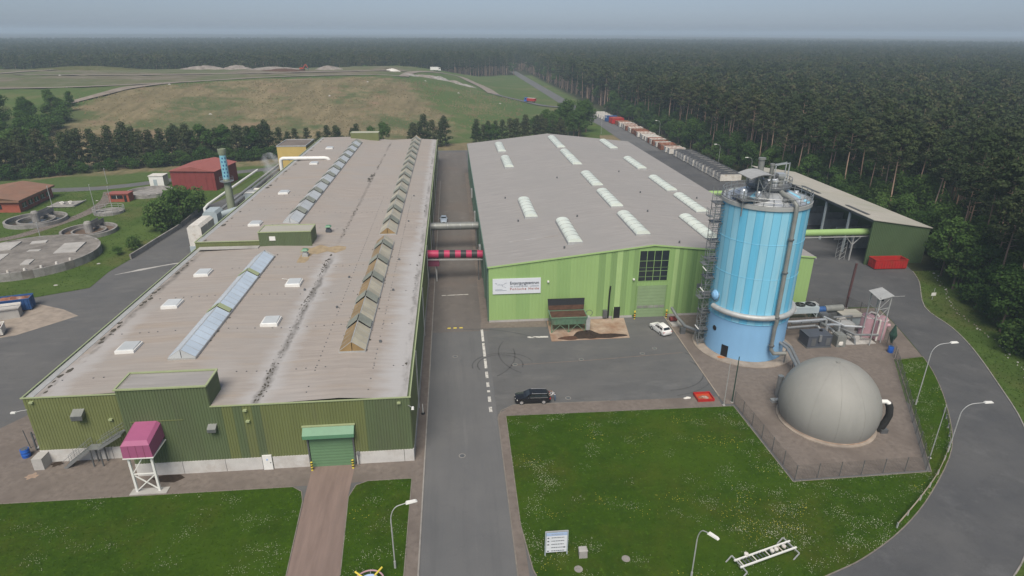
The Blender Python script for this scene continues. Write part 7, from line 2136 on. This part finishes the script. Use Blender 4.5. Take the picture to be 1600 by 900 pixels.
# ring shaped play of coloured tubes at the picture's lower edge
t = thing('tube_ring', 'pink and pale blue tube ring with yellow rods on the narrow lawn strip', 'ring frame', (-8.7, 41.9, 0))
cx_, cy_ = -8.7, 41.55
MB().torus((cx_, cy_, .75), 1.32, .075, 40, 8).build('outer_ring', M['pink_tank'], t, True)
MB().torus((cx_, cy_, .68), .82, .13, 36, 8).build('inner_ring', M['sign_blue'], t, True)
MB().lathe((cx_, cy_, .08), [(.8, 0), (.8, .55), (.7, .5), (0, .4)], 24).build('well', M['black'], t)
for a in (.95, 2.45, 4.0, 5.4):
    MB().cyl((cx_ + .75 * math.cos(a), cy_ + .75 * math.sin(a), .86), (cx_ + 1.75 * math.cos(a), cy_ + 1.75 * math.sin(a), .92), .085, n=8).build('rod', M['yellow_bright'], t, True)
for a in (.4, 1.6, 3.2, 4.7):
    MB().cyl((cx_ + 1.3 * math.cos(a), cy_ + 1.3 * math.sin(a), .05), (cx_ + 1.3 * math.cos(a), cy_ + 1.3 * math.sin(a), .75), .05, n=6).build('leg', M['galv'], t)
t = thing('red_tray', 'orange red steel tray lying at the right corner of the yard', 'tray', (32.9, 68.9, 0))
MB().box(31.8, 34.0, 68.1, 69.9, .03, .12).build('floor', M['red_orange'], t)
for a in ((31.75, 34.05, 68.05, 68.13), (31.75, 34.05, 69.87, 69.95), (31.75, 31.83, 68.13, 69.87), (33.97, 34.05, 68.13, 69.87)):
    MB().box(*a, .03, .42).build('side', M['red'], t)
heap('scrap_load', 32.9, 69.0, .7, .5, .22, M['rusty'], 71, .12, 'rusty scrap lying in the red tray', 'scrap')
heap('debris', 30.7, 69.2, .55, .3, .14, M['white_dirty'], 72, .02, 'small white debris beside the red tray', 'debris')
t = thing('marker_post', 'white marker post on a dark foot at the kerb by the olive hall', 'post', (-5.0, 68.6, 0))
MB().cyl((-5, 68.6, .1), (-5, 68.6, 1.5), .05, n=8).build('pole', M['white'], t)
MB().lathe((-5, 68.6, .02), [(0, 0), (.28, 0), (.22, .14), (0, .16)], 10).build('foot', M['rubber'], t)
t = thing('traffic_sign', 'white and red traffic sign on the verge at the forest edge', 'sign', (88.2, 97.6, 0))
MB().cyl((88.2, 97.6, 0), (88.2, 97.6, 2.4), .04, n=6).build('pole', M['galv'], t)
MB().box(87.75, 88.65, 97.53, 97.57, .9, 1.5).build('plate', M['white'], t)
dsc = MB().lathe((0, 0, 0), [(0, .03), (.36, .03), (.36, 0), (0, 0)], 20).build('disc', M['tail_red'], t)
dsc.location = (0, -.06, 2.05)
dsc.rotation_euler = (PI / 2, 0, 0)
dsc2 = MB().lathe((0, 0, 0), [(0, .012), (.26, .012), (.26, 0)], 20).build('disc_face', M['white'], t)
dsc2.location = (0, -.095, 2.05)
dsc2.rotation_euler = (PI / 2, 0, 0)
t = thing('rock_row', 'row of pale stones along the forest side of the curved road', 'stones', (84, 88, 0))
rs = random.Random(8)
def stone(x, y, z, r, parent, m):
    vs, fs = [], []
    n = 7
    for k, (u, zz) in enumerate(((.8, -.1), (1.0, .35), (.6, .75))):
        for j in range(n):
            a = 2 * PI * j / n + k * .3
            q = r * u * rs.uniform(.8, 1.2)
            vs.append((x + q * math.cos(a), y + q * math.sin(a), z + r * zz * 1.1))
    for k in range(2):
        for j in range(n):
            fs.append((k * n + j, k * n + (j + 1) % n, (k + 1) * n + (j + 1) % n, (k + 1) * n + j))
    fs.append(tuple(2 * n + j for j in range(n)))
    MB().add(vs, fs).build('stone', m, parent)
for q in smooth_path([(96.5, 111), (93, 104), (89.5, 98), (86.8, 92), (85.2, 86), (83.6, 79.5), (80.5, 72), (77.5, 65.5)], 9):
    stone(q.x + 2.2 + rs.uniform(-.5, .5), q.y + rs.uniform(-.5, .5), .03, rs.uniform(.07, .2), t, M['concrete' if rs.random() < .7 else 'dust'])
for k, (x, y) in enumerate(((-78, 119), (-104, 186.5), (-100.5, 150.5), (-76, 131))):
    heap('white_lump', x, y, .4, .3, .15, M['concrete'], 90 + k, .05, ['small white lid on the meadow below the covered tank', 'small pale slab on the meadow behind the shelter path', 'small white slab beside the sludge tank rim', 'small pale stone on the meadow right of the covered tank'][k], 'slab')
for k, (x, y) in enumerate(((-160.7, 388), (-70.4, 382), (-205, 367), (-265, 470), (-18, 470), (5, 440), (32, 420), (-120, 330), (-54, 430))):
    heap('gas_well_cap', x, y, .8, .7, .5, M['concrete'], 110 + k, None, 'small pale gas well cap on the landfill grass', 'well cap', 'gas well caps on the landfill')

# clover and dandelion flowers in the lawns
def point_in(poly, x, y):
    c = False
    j = len(poly) - 1
    for i in range(len(poly)):
        xi, yi = poly[i]
        xj, yj = poly[j]
        if (yi > y) != (yj > y) and x < (xj - xi) * (y - yi) / (yj - yi) + xi:
            c = not c
        j = i
    return c
def flowers(name, polys, n, m, size, seed, spread, bounds, label, density=None):
    rg = random.Random(seed)
    mb = MB()
    made = 0
    tries = 0
    while made < n and tries < n * 30:
        tries += 1
        cx, cy = rg.uniform(bounds[0], bounds[1]), rg.uniform(bounds[2], bounds[3])
        if density and rg.random() > density(cx, cy): continue
        for _ in range(rg.randint(8, 55)):
            x, y = cx + rg.gauss(0, spread), cy + rg.gauss(0, spread * .7)
            if not any(point_in(p, x, y) for p in polys): continue
            s = size * rg.uniform(.6, 1.4)
            z = .075 + rg.uniform(.03, .09)
            a = rg.uniform(0, 3)
            c, q = math.cos(a) * s, math.sin(a) * s
            mb.add([(x - c, y - q, z), (x + q, y - c, z), (x + c, y + q, z + .02), (x - q, y + c, z + .02)], [(0, 1, 2, 3)])
            made += 1
    return tag(mb.build(name, m), label, 'flowers', None, 'stuff')
def dens(x, y):
    d = .14
    if x > 24 and y < 52: d = 1.0
    if x > 33 and y > 54: d = .7
    if x < 10 and x > 5: d = .6
    return d
flowers('clover_flowers', [LAWN_E], 6500, M['clover'], .024, 1, .6, (5, 72, 34, 78), 'white clover flowers scattered over the large lawn', dens)
flowers('clover_flowers', [LAWN_W, LAWN_C], 2600, M['clover'], .022, 2, .65, (-60, -5, 38, 56), 'white clover flowers scattered over the left lawns')
flowers('dandelion_flowers', [LAWN_E, LAWN_C], 900, M['dandelion'], .030, 3, 1.0, (-12, 72, 34, 78), 'yellow dandelion flowers scattered over the lawns')
# grass tufts standing in the lawns
def tufts(name, polys, n, m, bounds, seed, label, hmin=.10, hmax=.30, w=.05, z0=.06):
    rg = np.random.default_rng(seed)
    mb = MB()
    k = 0
    vs, fs = [], []
    while k < n:
        x, y = rg.uniform(bounds[0], bounds[1]), rg.uniform(bounds[2], bounds[3])
        if not any(point_in(p, x, y) for p in polys): continue
        for _ in range(3):
            a, h, l = rg.uniform(0, 6.28), rg.uniform(hmin, hmax), rg.uniform(0, .12)
            dx, dy = math.cos(a) * w, math.sin(a) * w
            ox, oy = x + rg.normal(0, .06), y + rg.normal(0, .06)
            i = len(vs)
            vs += [(ox - dx, oy - dy, z0), (ox + dx, oy + dy, z0), (ox + dy * l * 12, oy - dx * l * 12, z0 + h)]
            fs.append((i, i + 1, i + 2))
        k += 1
    mb.add(vs, fs)
    return tag(mb.build(name, m), label, 'grass', None, 'stuff')
M['tuft'] = leaf_mat('tuft', [(0.0, (0.034, 0.074, 0.008)), (0.5, (0.050, 0.098, 0.012)), (1.0, (0.074, 0.106, 0.022))], .3)
tufts('grass_tufts', [LAWN_E], 9000, M['tuft'], (5, 72, 34, 78), 1, 'short green grass of the large lawn', .05, .13, .03)
tufts('grass_tufts', [LAWN_W, LAWN_C], 6000, M['tuft'], (-56, -5, 38, 56), 2, 'short green grass of the left lawns', .05, .13, .03)
tufts('meadow_grass', [MEADOW_W], 5000, M['tuft'], (-135, -68, 108, 200), 4, 'rough grass of the waterworks meadow', .06, .16, .07)
VERGE = [(97.5, 112.0)] + outer_s[::-1] + [(60, 12), (120, 12), (120, 112)]
tufts('verge_grass', [VERGE], 7000, M['tuft'], (50, 105, 35, 112), 5, 'rough grass of the verge between the curved road and the forest', .06, .2, .05)

# tall weeds on the landfill slope
M['weeds'] = leaf_mat('weeds', [(0.0, (0.080, 0.098, 0.042)), (0.4, (0.130, 0.118, 0.064)), (0.8, (0.180, 0.152, 0.088)), (1.0, (0.215, 0.180, 0.108))], .2)
rgw = np.random.default_rng(44)
vs, fs = [], []
for _ in range(900):
    cx, cy = rgw.uniform(-190, 60), rgw.uniform(262, 470)
    for _ in range(int(rgw.integers(4, 12))):
        x, y = cx + rgw.normal(0, 2.2), cy + rgw.normal(0, 5.0)
        z = gz(x, y)
        if y < toe(x) or y > crest(x) or z < .8: continue
        a, h, w = rgw.uniform(-.6, .6), rgw.uniform(.25, .6), rgw.uniform(.15, .5)
        dx, dy = math.cos(a) * w, math.sin(a) * w
        i = len(vs)
        vs += [(x - dx, y - dy, z - .1), (x + dx, y + dy, z - .1), (x + dx * .6, y + dy * .6 + .2, z + h), (x - dx * .5, y - dy * .5 + .2, z + h * .8)]
        fs.append((i, i + 1, i + 2, i + 3))
tag(MB().add(vs, fs).build('slope_weeds', M['weeds']), 'dry weeds growing over the landfill slope', 'weeds', None, 'stuff')
# steam drifting from the exhaust duct
SM = bpy.data.materials.new('steam')
SM.use_nodes = True
sn = SM.node_tree
sn.nodes.clear()
so = sn.nodes.new('ShaderNodeOutputMaterial')
spv = sn.nodes.new('ShaderNodeVolumePrincipled')
spv.inputs['Color'].default_value = (.9, .92, .95, 1)
sg_ = sn.nodes.new('ShaderNodeNewGeometry')
sn.links.new(_range(sn, _noise(sn, sg_.outputs['Position'], .45, 4.0, .6), .46, .72, 0.0, .34), spv.inputs['Density'])
sn.links.new(spv.outputs[0], so.inputs['Volume'])
st_ = MB().lathe((-55.5, 193.5, 6.0), [(0, -3.2), (1.2, -2.6), (2.0, -.8), (2.7, 1.6), (2.8, 3.8), (1.9, 5.6), (0, 6.4)], 16).build('steam', SM)
tag(st_, 'thin white steam drifting beside the white exhaust duct', 'steam', None, 'stuff')

# ================================================================== trees
def leaf_cloud(rg, centres, n_each, size, flat=.6, tri=False):
    """Many small leaf-sized faces around clump centres: (x, y, z, radius)."""
    vs, fs = [], []
    for (cx, cy, cz, cr) in centres:
        n = max(4, int(n_each * cr * cr))
        d = rg.normal(0, 1, (n, 3))
        d /= np.linalg.norm(d, axis=1)[:, None] + 1e-9
        r = cr * (0.45 + 0.6 * rg.random(n) ** .6)
        p = d * r[:, None] * np.array([1, 1, flat]) + np.array([cx, cy, cz])
        # leaf orientation: loosely facing outward and up
        nrm = d + np.array([0, 0, .55]) + rg.normal(0, .5, (n, 3))
        nrm /= np.linalg.norm(nrm, axis=1)[:, None] + 1e-9
        up = rg.normal(0, 1, (n, 3))
        a = np.cross(nrm, up)
        a /= np.linalg.norm(a, axis=1)[:, None] + 1e-9
        b = np.cross(nrm, a)
        s = size * (0.6 + .8 * rg.random(n))
        for i in range(n):
            k = len(vs)
            A, B, P = a[i] * s[i], b[i] * s[i] * .75, p[i]
            if tri:
                vs += [tuple(P - A - B * .6), tuple(P + A - B * .6), tuple(P + B * 1.2)]
                fs.append((k, k + 1, k + 2))
            else:
                vs += [tuple(P - A), tuple(P - B), tuple(P + A), tuple(P + B)]
                fs.append((k, k + 1, k + 2, k + 3))
    return vs, fs
def trunk_mesh(name, rg, h, r0, r1, limbs, m, lean=.03, n=7):
    mb = MB()
    lx, ly = rg.normal(0, lean), rg.normal(0, lean)
    pts = [(lx * z + .12 * math.sin(z * .35 + lx * 50), ly * z, z) for z in np.linspace(0, h, 7)]
    mb.tube(pts, list(np.linspace(r0, r1, 7)), n)
    for (z, a, L, up) in limbs:
        bx, by = np.interp(z, [p[2] for p in pts], [p[0] for p in pts]), np.interp(z, [p[2] for p in pts], [p[1] for p in pts])
        e = (bx + L * math.cos(a), by + L * math.sin(a), z + up)
        mb.tube([(bx, by, z - .1), ((bx + e[0]) / 2, (by + e[1]) / 2, z + up * .35), e], [r0 * .32, r0 * .2, r0 * .08], 5)
    return mb.mesh(name, m, True), pts
def pine_meshes(seed, h=21.0, crown=.42, spread=2.6, n_each=58, size=.26, taper=.45, bark='bark_pine'):
    rg = np.random.default_rng(seed)
    limbs, cent = [], []
    nl = 20
    for i in range(nl):
        u = i / (nl - 1)
        z = h * (1 - crown) + h * crown * (u ** .9) * .97
        L = spread * (.35 + .9 * math.sin(PI * min(1, .18 + u * .80))) * rg.uniform(.65, 1.15) * (1 - taper * u)
        a = i * 2.4 + rg.uniform(-.5, .5)
        limbs.append((z, a, L * .85, L * .22))
        cent.append((L * .85 * math.cos(a), L * .85 * math.sin(a), z + L * .25, rg.uniform(.85, 1.35)))
        if L > 1.2:
            cent.append((L * .45 * math.cos(a + .3), L * .45 * math.sin(a + .3), z + L * .18, rg.uniform(.6, .95)))
    cent.append((0, 0, h + .1, .9))
    tm, pts = trunk_mesh('trunk', rg, h, .21, .06, limbs, M[bark])
    lx, ly = pts[-1][0] / h, pts[-1][1] / h
    cent = [(x + lx * z, y + ly * z, z, r) for x, y, z, r in cent]
    vs, fs = leaf_cloud(rg, cent, n_each, size, .55)
    cm = MB().add(vs, fs).mesh('crown', M['needles'])
    return tm, cm
def broad_meshes(seed, h=12.0, rx=3.6, n_each=52, size=.24, base=.22):
    rg = np.random.default_rng(seed)
    cent, limbs = [], []
    for i in range(26):
        u = rg.random()
        z = h * (base + (1 - base) * (.12 + .82 * u))
        prof = math.sin(PI * (.15 + .78 * u)) ** .7
        a = rg.uniform(0, 6.28)
        r = rx * prof * rg.uniform(.3, .95)
        cent.append((r * math.cos(a), r * math.sin(a), z, rx * rg.uniform(.30, .46)))
        if i % 3 == 0: limbs.append((max(h * .2, z - r * .7), a, r * .8, r * .6))
    cent.append((0, 0, h * .93, rx * .35))
    tm, _ = trunk_mesh('trunk', rg, h * .85, .03 * h * .55, .05, limbs, M['bark'], .015)
    vs, fs = leaf_cloud(rg, cent, n_each, size, .85)
    return tm, MB().add(vs, fs).mesh('crown', M['leaves'])
PINES = [pine_meshes(100 + k, h, c, s) for k, (h, c, s) in enumerate(((21.5, .44, 3.7), (20, .50, 3.4), (23, .40, 4.1), (19.5, .54, 3.2), (22, .47, 3.0)))]
EDGE_PINES = [pine_meshes(180 + k, h, c, s, 64) for k, (h, c, s) in enumerate(((24, .36, 3.4), (23, .33, 3.1), (25.5, .38, 3.7)))]
YPINES = [pine_meshes(120 + k, h, c, s, 52, .21, .82, 'bark_dark') for k, (h, c, s) in enumerate(((10.5, .92, 3.0), (9.5, .95, 2.8), (11.5, .90, 3.1)))]
BROADS = [broad_meshes(140 + k, h, r) for k, (h, r) in enumerate(((11, 3.4), (13, 3.9), (9.5, 3.2)))]
BUSHES = [broad_meshes(160 + k, h, r, 60, .17, .02) for k, (h, r) in enumerate(((4.0, 2.2), (3.2, 1.8)))]
def tree(name, meshes, x, y, sc, rz, label, group, z=None, cat='tree'):
    t = thing(name, label, cat, (x, y, gz(x, y) if z is None else z), group)
    t.rotation_euler = (0, 0, rz)
    s = sc if isinstance(sc, tuple) else (sc, sc, sc)
    t.scale = s
    for nm, me in (('trunk', meshes[0]), ('crown', meshes[1])):
        o = bpy.data.objects.new(nm, me)
        COL.objects.link(o)
        o.parent = t
    return t
rt = random.Random(31)
# young pines and broadleaf trees behind the halls
def row(pts, step, jit, kinds, label, group, lo=.85, hi=1.15):
    P = [Vector((*p, 0)) for p in pts]
    for a, b in zip(P[:-1], P[1:]):
        k = max(1, int((b - a).length / step))
        for i in range(k):
            q = a.lerp(b, (i + rt.random() * .6) / k)
            x, y = q.x + rt.uniform(-jit, jit), q.y + rt.uniform(-jit, jit)
            me = rt.choice(kinds)
            tree('pine_tree' if me in YPINES else 'broadleaf_tree', me, x, y, rt.uniform(lo, hi), rt.uniform(0, 6.28), label, group)
row([(-178, 206), (-150, 219), (-118, 236), (-70, 252)], 2.7, 1.2, YPINES + YPINES + BROADS[:1], 'tree in the dense mixed row behind the red buildings', 'trees in the row behind the red buildings', 1.0, 1.35)
row([(-182, 212), (-150, 225), (-118, 242), (-72, 257)], 4.2, 1.4, YPINES, 'dark young pine in the second rank behind the red buildings', 'pines in the second rank behind the red buildings', 1.0, 1.35)
row([(-70, 254), (-52, 258), (-36, 262)], 3.2, 1.0, YPINES, 'young pine in the thin row behind the yellow annex', 'pines behind the yellow annex', .8, 1.05)
row([(-34, 264), (-24, 266)], 3.4, .8, BROADS[:2], 'round green tree behind the rear roof box of the olive hall', 'broadleaf trees behind the olive hall', .85, 1.0)
row([(-19, 268), (-1, 273)], 2.6, 1.0, YPINES, 'young pine in the clump behind the rear right corner of the olive hall', 'pines behind the olive hall corner', .95, 1.2)
row([(8, 276), (26, 281), (40, 285), (52, 287)], 2.0, 1.6, YPINES + YPINES + BROADS[2:], 'dark tree in the thicket behind the lime hall', 'trees in the thicket behind the lime hall', .8, 1.05)
row([(36, 289), (50, 291), (64, 294)], 2.4, 1.6, BROADS, 'tall leafy tree behind the rear right of the lime hall', 'leafy trees behind the lime hall', .75, 1.15)
row([(48, 298), (58, 302), (68, 310)], 2.4, 1.8, BROADS, 'leafy tree in the back rank behind the lime hall', 'leafy trees in the back rank behind the lime hall', 1.0, 1.35)
for k, (x, y, s) in enumerate(((-178, 262, 1.2), (-172, 254, 1.2), (-182, 272, 1.15), (-170, 268, 1.05), (-186, 282, 1.1), (-164, 250, 1.0), (-178, 284, 1.0), (-158, 254, .9), (-182, 294, .95), (-178, 304, .8), (-183, 312, .75), (-174, 276, 1.0), (-190, 262, 1.3), (-166, 260, .9), (-188, 300, .9), (-180, 322, .6), (-176, 314, .55), (-192, 276, 1.2), (-160, 245, 1.0), (-196, 288, 1.2))):
    tree('broadleaf_tree', BROADS[k % 3], x, y, s, k * 1.3, 'leafy tree in the clump on the left end of the landfill slope', 'leafy trees on the left landfill slope')
for k in range(34):
    u = rt.random()
    x, y = -163 - 20 * u + rt.uniform(-6, 6), 246 + 76 * u + rt.uniform(-3, 3)
    s = rt.uniform(1.7, 2.8) * (1 - .45 * u)
    tree('broadleaf_tree', BUSHES[k % 2], x, y, (s, s, s * .95), k * 1.9, 'dense low leafy tree in the thicket climbing the left landfill slope', 'dense low trees on the left landfill slope')
for k in range(46):
    u = (k + rt.random()) / 46
    q = Vector((-176, 202, 0)).lerp(Vector((-118, 232.5, 0)), u / .55) if u < .55 else Vector((-118, 232.5, 0)).lerp(Vector((-66, 249.5, 0)), (u - .55) / .45)
    s = rt.uniform(.7, 1.5)
    tree('bush', BUSHES[k % 2], q.x + rt.uniform(-1, 1), q.y + rt.uniform(-.8, .8), s, k * 1.1, 'green bush at the foot of the tree row behind the red buildings', 'bushes at the foot of the tree row', None, 'bush')
# hedge and bushes at the yard
for k, (x, y, s) in enumerate(((-72.6, 153.0, 1.9), (-71.4, 157.6, 1.8), (-71.0, 162.6, 2.2), (-71.4, 167.6, 2.4), (-73.4, 156.0, 1.7), (-70.8, 172.6, 2.0), (-73.4, 163.2, 1.9))):
    tree('broadleaf_tree', BUSHES[k % 2], x, y, (s * .85, s * .85, s), k * 2.1, ['dark bushy tree at the front end of the hedge by the yard', 'second bushy tree of the hedge by the yard', 'third tall bushy tree of the hedge before the red hall', 'fourth tall bushy tree of the hedge before the red hall', 'bushy tree at the meadow side of the hedge front', 'bushy tree at the rear end of the hedge by the chimney', 'bushy tree at the meadow side of the hedge middle'][k], 'hedge trees by the yard', .05)
for k, (x, y, s) in enumerate(((-72.2, 139.2, .85), (-74.5, 136.5, .6), (-73.6, 142, .6))):
    tree('bush', BUSHES[k % 2], x, y, s, k * 1.7, ['dark round bush beside the retaining wall end', 'small bush on the meadow left of the retaining wall', 'low bush behind the retaining wall end'][k], 'bushes by the retaining wall', .05, 'bush')

# --- forest on the right: single trees nearest the road, then the mass
def inside_view(x, y, margin=.12):
    a = math.atan2(x, y) - YAW
    return abs(a) < math.atan(800 / 962.4) + margin and y > 20
def edge_x(y): return float(np.interp(y, [20, 45, 62, 75, 84, 98, 112, 120, 172, 180, 260, 400, 820], [60, 72, 81.0, 85.8, 88.6, 93.5, 100.5, 104, 104.5, 102, 100, 98, 93]))
cand = []
fr = random.Random(77)
y = 36.0
while y < 420:
    x = edge_x(y) + 5.0
    while x < 330:
        px, py = x + fr.uniform(-2.4, 2.4), y + fr.uniform(-2.4, 2.4)
        if fr.random() < .9 and px > edge_x(py) + 3.5 and inside_view(px, py, .14):
            dist = math.hypot(px, py)
            cand.append((dist + (px - edge_x(py)) * 2.2, px, py))
        x += 5.6
    y += 5.6
cand.sort()
near, rest = cand[:300], cand[300:]
near_set = near
for k, (_, x, y) in enumerate(near):
    if x - edge_x(y) < 13 and fr.random() < .75:
        tree('forest_pine', EDGE_PINES[k % 3], x, y, fr.uniform(.86, 1.08), fr.uniform(0, 6.28), 'tall pine with long bare pale trunk in the front ranks of the forest', 'tall pines in the front ranks of the forest', 0)
    elif fr.random() < .14:
        tree('broadleaf_tree', BROADS[k % 3], x, y, fr.uniform(1.15, 1.6), fr.uniform(0, 6.28), 'tall leafy green tree standing among the forest pines', 'tall leafy trees among the forest pines', 0)
    else:
        tree('forest_pine', PINES[k % 5], x, y, fr.uniform(.78, 1.16), fr.uniform(0, 6.28), 'dense crowned pine behind the front ranks of the forest', 'pines behind the front ranks of the forest', 0)
# understorey along the edge
und = []
y = 40.0
while y < 400:
    for d in (1.2, 4.2, 8.0, 13.0, 19.0):
        if fr.random() < (.95 if d < 9 else .55):
            x = edge_x(y) + d + fr.uniform(-1.2, 1.2)
            if inside_view(x, y, .14): und.append((x, y + fr.uniform(-1.3, 1.3), d))
    y += 3.6 if y < 200 else 5.0
for k, (x, y, d) in enumerate(und[:330]):
    me = BROADS[fr.randrange(3)] if d > 3 or fr.random() < .45 else BUSHES[fr.randrange(2)]
    bush = me in BUSHES
    tree('forest_bush' if bush else 'broadleaf_tree', me, x, y, fr.uniform(.95, 1.5) if bush else fr.uniform(.55, 1.0), fr.uniform(0, 6.28),
         'leafy bush of the undergrowth along the forest edge' if bush else 'leafy young tree of the undergrowth below the forest pines',
         'bushes along the forest edge' if bush else 'leafy trees below the forest pines', 0, 'bush' if bush else 'tree')

# far trees: light-weight versions, scattered as one mass
def lod_pine(seed):
    rg = np.random.default_rng(seed)
    h = 21
    cent = []
    for i in range(11):
        u = i / 10
        z = h * .54 + h * .44 * u
        L = 2.5 * math.sin(PI * (.25 + .62 * u)) * rg.uniform(.6, 1.1)
        a = i * 2.4
        cent.append((L * math.cos(a), L * math.sin(a), z, rg.uniform(1.1, 1.6)))
    vs, fs = leaf_cloud(rg, cent, 20, .48, .6)
    mb = MB()
    mb.add(vs, fs)
    mb.cur = 1
    mb.tube([(0, 0, 0), (.15, 0, h * .5), (.2, .1, h * .95)], [.22, .17, .06], 5)
    return mb.mesh('far_pine', [M['needles'], M['bark_pine']])
def lod_broad(seed):
    rg = np.random.default_rng(seed)
    h = 15
    cent = [(rg.normal(0, 1.4), rg.normal(0, 1.4), h * (.35 + .55 * rg.random()), rg.uniform(1.2, 1.8)) for _ in range(12)]
    vs, fs = leaf_cloud(rg, cent, 16, .48, .85)
    return MB().add(vs, fs).mesh('far_broadleaf', M['leaves'])
src = bpy.data.collections.new('tree_sources')
for k in range(3):
    src.objects.link(bpy.data.objects.new('far_pine', lod_pine(200 + k)))
src2 = bpy.data.collections.new('tree_sources_leafy')
for k in range(2):
    src2.objects.link(bpy.data.objects.new('far_broadleaf', lod_broad(210 + k)))
def scatter_tree_mass(name, pts, coll, lo, hi, label):
    me = bpy.data.meshes.new(name)
    me.from_pydata(pts, [], [])
    ob = bpy.data.objects.new(name, me)
    COL.objects.link(ob)
    tag(ob, label, 'forest', None, 'stuff')
    ng = bpy.data.node_groups.new(name, 'GeometryNodeTree')
    ng.interface.new_socket('Geometry', in_out='INPUT', socket_type='NodeSocketGeometry')
    ng.interface.new_socket('Geometry', in_out='OUTPUT', socket_type='NodeSocketGeometry')
    N, L = ng.nodes, ng.links
    gi, go = N.new('NodeGroupInput'), N.new('NodeGroupOutput')
    m2p = N.new('GeometryNodeMeshToPoints')
    ins = N.new('GeometryNodeInstanceOnPoints')
    ci = N.new('GeometryNodeCollectionInfo')
    ci.inputs['Collection'].default_value = coll
    ci.inputs['Separate Children'].default_value = True
    ci.inputs['Reset Children'].default_value = True
    ins.inputs['Pick Instance'].default_value = True
    rv = N.new('FunctionNodeRandomValue')
    rv.data_type = 'FLOAT_VECTOR'
    rv.inputs[0].default_value = (-.04, -.04, 0)
    rv.inputs[1].default_value = (.04, .04, 6.283)
    sv = N.new('FunctionNodeRandomValue')
    sv.data_type = 'FLOAT'
    sv.inputs[2].default_value = lo
    sv.inputs[3].default_value = hi
    sv.inputs['Seed'].default_value = 5
    L.new(gi.outputs[0], m2p.inputs[0])
    L.new(m2p.outputs[0], ins.inputs['Points'])
    L.new(ci.outputs[0], ins.inputs['Instance'])
    L.new(rv.outputs[0], ins.inputs['Rotation'])
    L.new(sv.outputs[1], ins.inputs['Scale'])
    L.new(ins.outputs[0], go.inputs[0])
    ob.modifiers.new('scatter', 'NODES').node_group = ng
    return ob
mass, leafy = [], []
for _, x, y in rest:
    (leafy if fr.random() < .10 else mass).append((x, y, 0.0))
def wooded(x, y):
    if x > 73 and x < edge_x(min(y, 820)) and y < 815: return False
    if y < 420 and x > 0: return False           # already planted above (near part)
    if x >= edge_x(min(y, 820)): return True
    if x < -430 and y > 330: return y > 420
    return y > rear(x) + 54
rg = np.random.default_rng(9)
def band(r0, r1, sp):
    rr_ = r0
    while rr_ < r1:
        n = int(rr_ * 2 * (math.atan(800 / 962.4) + .12) / sp)
        for k in range(n):
            a = YAW - (math.atan(800 / 962.4) + .12) + (k + rg.random()) * sp / rr_
            r = rr_ + rg.uniform(-.5, .5) * sp
            x, y = r * math.sin(a), r * math.cos(a)
            if y < 30: continue
            if y < 420 and x < 330 and x > 60: continue
            if not (wooded(x, y) or (x >= 330 and y < 420)): continue
            (leafy if rg.random() < (.14 if x > 60 else .06) else mass).append((x, y, 0.0))
        rr_ += sp * .87
band(300, 800, 5.4)
band(800, 1500, 7.0)
band(1500, 2600, 11.5)
scatter_tree_mass('pine_forest', mass, src, .78, 1.2, 'dense pine forest stretching to the horizon')
scatter_tree_mass('leafy_forest', leafy, src2, .8, 1.15, 'leafy trees scattered among the pine forest')
print('trees', len(near), len(und), len(mass), len(leafy))
# closed canopy far beyond, as one rough sheet of crowns
mb = MB()
rs_ = list(np.geomspace(2300, 15500, 95))
na = 300
vs = []
for r in rs_:
    for k in range(na):
        a = YAW - 1.0 + 2.0 * k / (na - 1)
        hgt = 17 + rg.normal(0, 1.6) + 5 * math.sin(r * .0011 + a * 3) * math.sin(a * 7 + 1)
        vs.append((r * math.sin(a) + rg.normal(0, 3), r * math.cos(a) + rg.normal(0, 3), hgt))
mb.add(vs, [(i * na + k, i * na + k + 1, (i + 1) * na + k + 1, (i + 1) * na + k) for i in range(len(rs_) - 1) for k in range(na - 1)])
tag(mb.build('distant_forest', M['forest_floor']), 'distant forest canopy fading into the haze', 'forest', None, 'stuff')

# ------------------------------------------------------------------ haze
HZ = bpy.data.materials.new('haze')
HZ.use_nodes = True
hn = HZ.node_tree
hn.nodes.clear()
ho = hn.nodes.new('ShaderNodeOutputMaterial')
pv = hn.nodes.new('ShaderNodeVolumePrincipled')
pv.inputs['Color'].default_value = (0.62, 0.76, 0.92, 1)
pv.inputs['Density'].default_value = 0.00034
pv.inputs['Anisotropy'].default_value = 0.0
hn.links.new(pv.outputs[0], ho.inputs['Volume'])
hz = MB().box(-17000, 17000, -900, 19000, -1.5, 62).build('haze', HZ)
tag(hz, 'pale haze filling the air', 'haze', None, 'stuff')
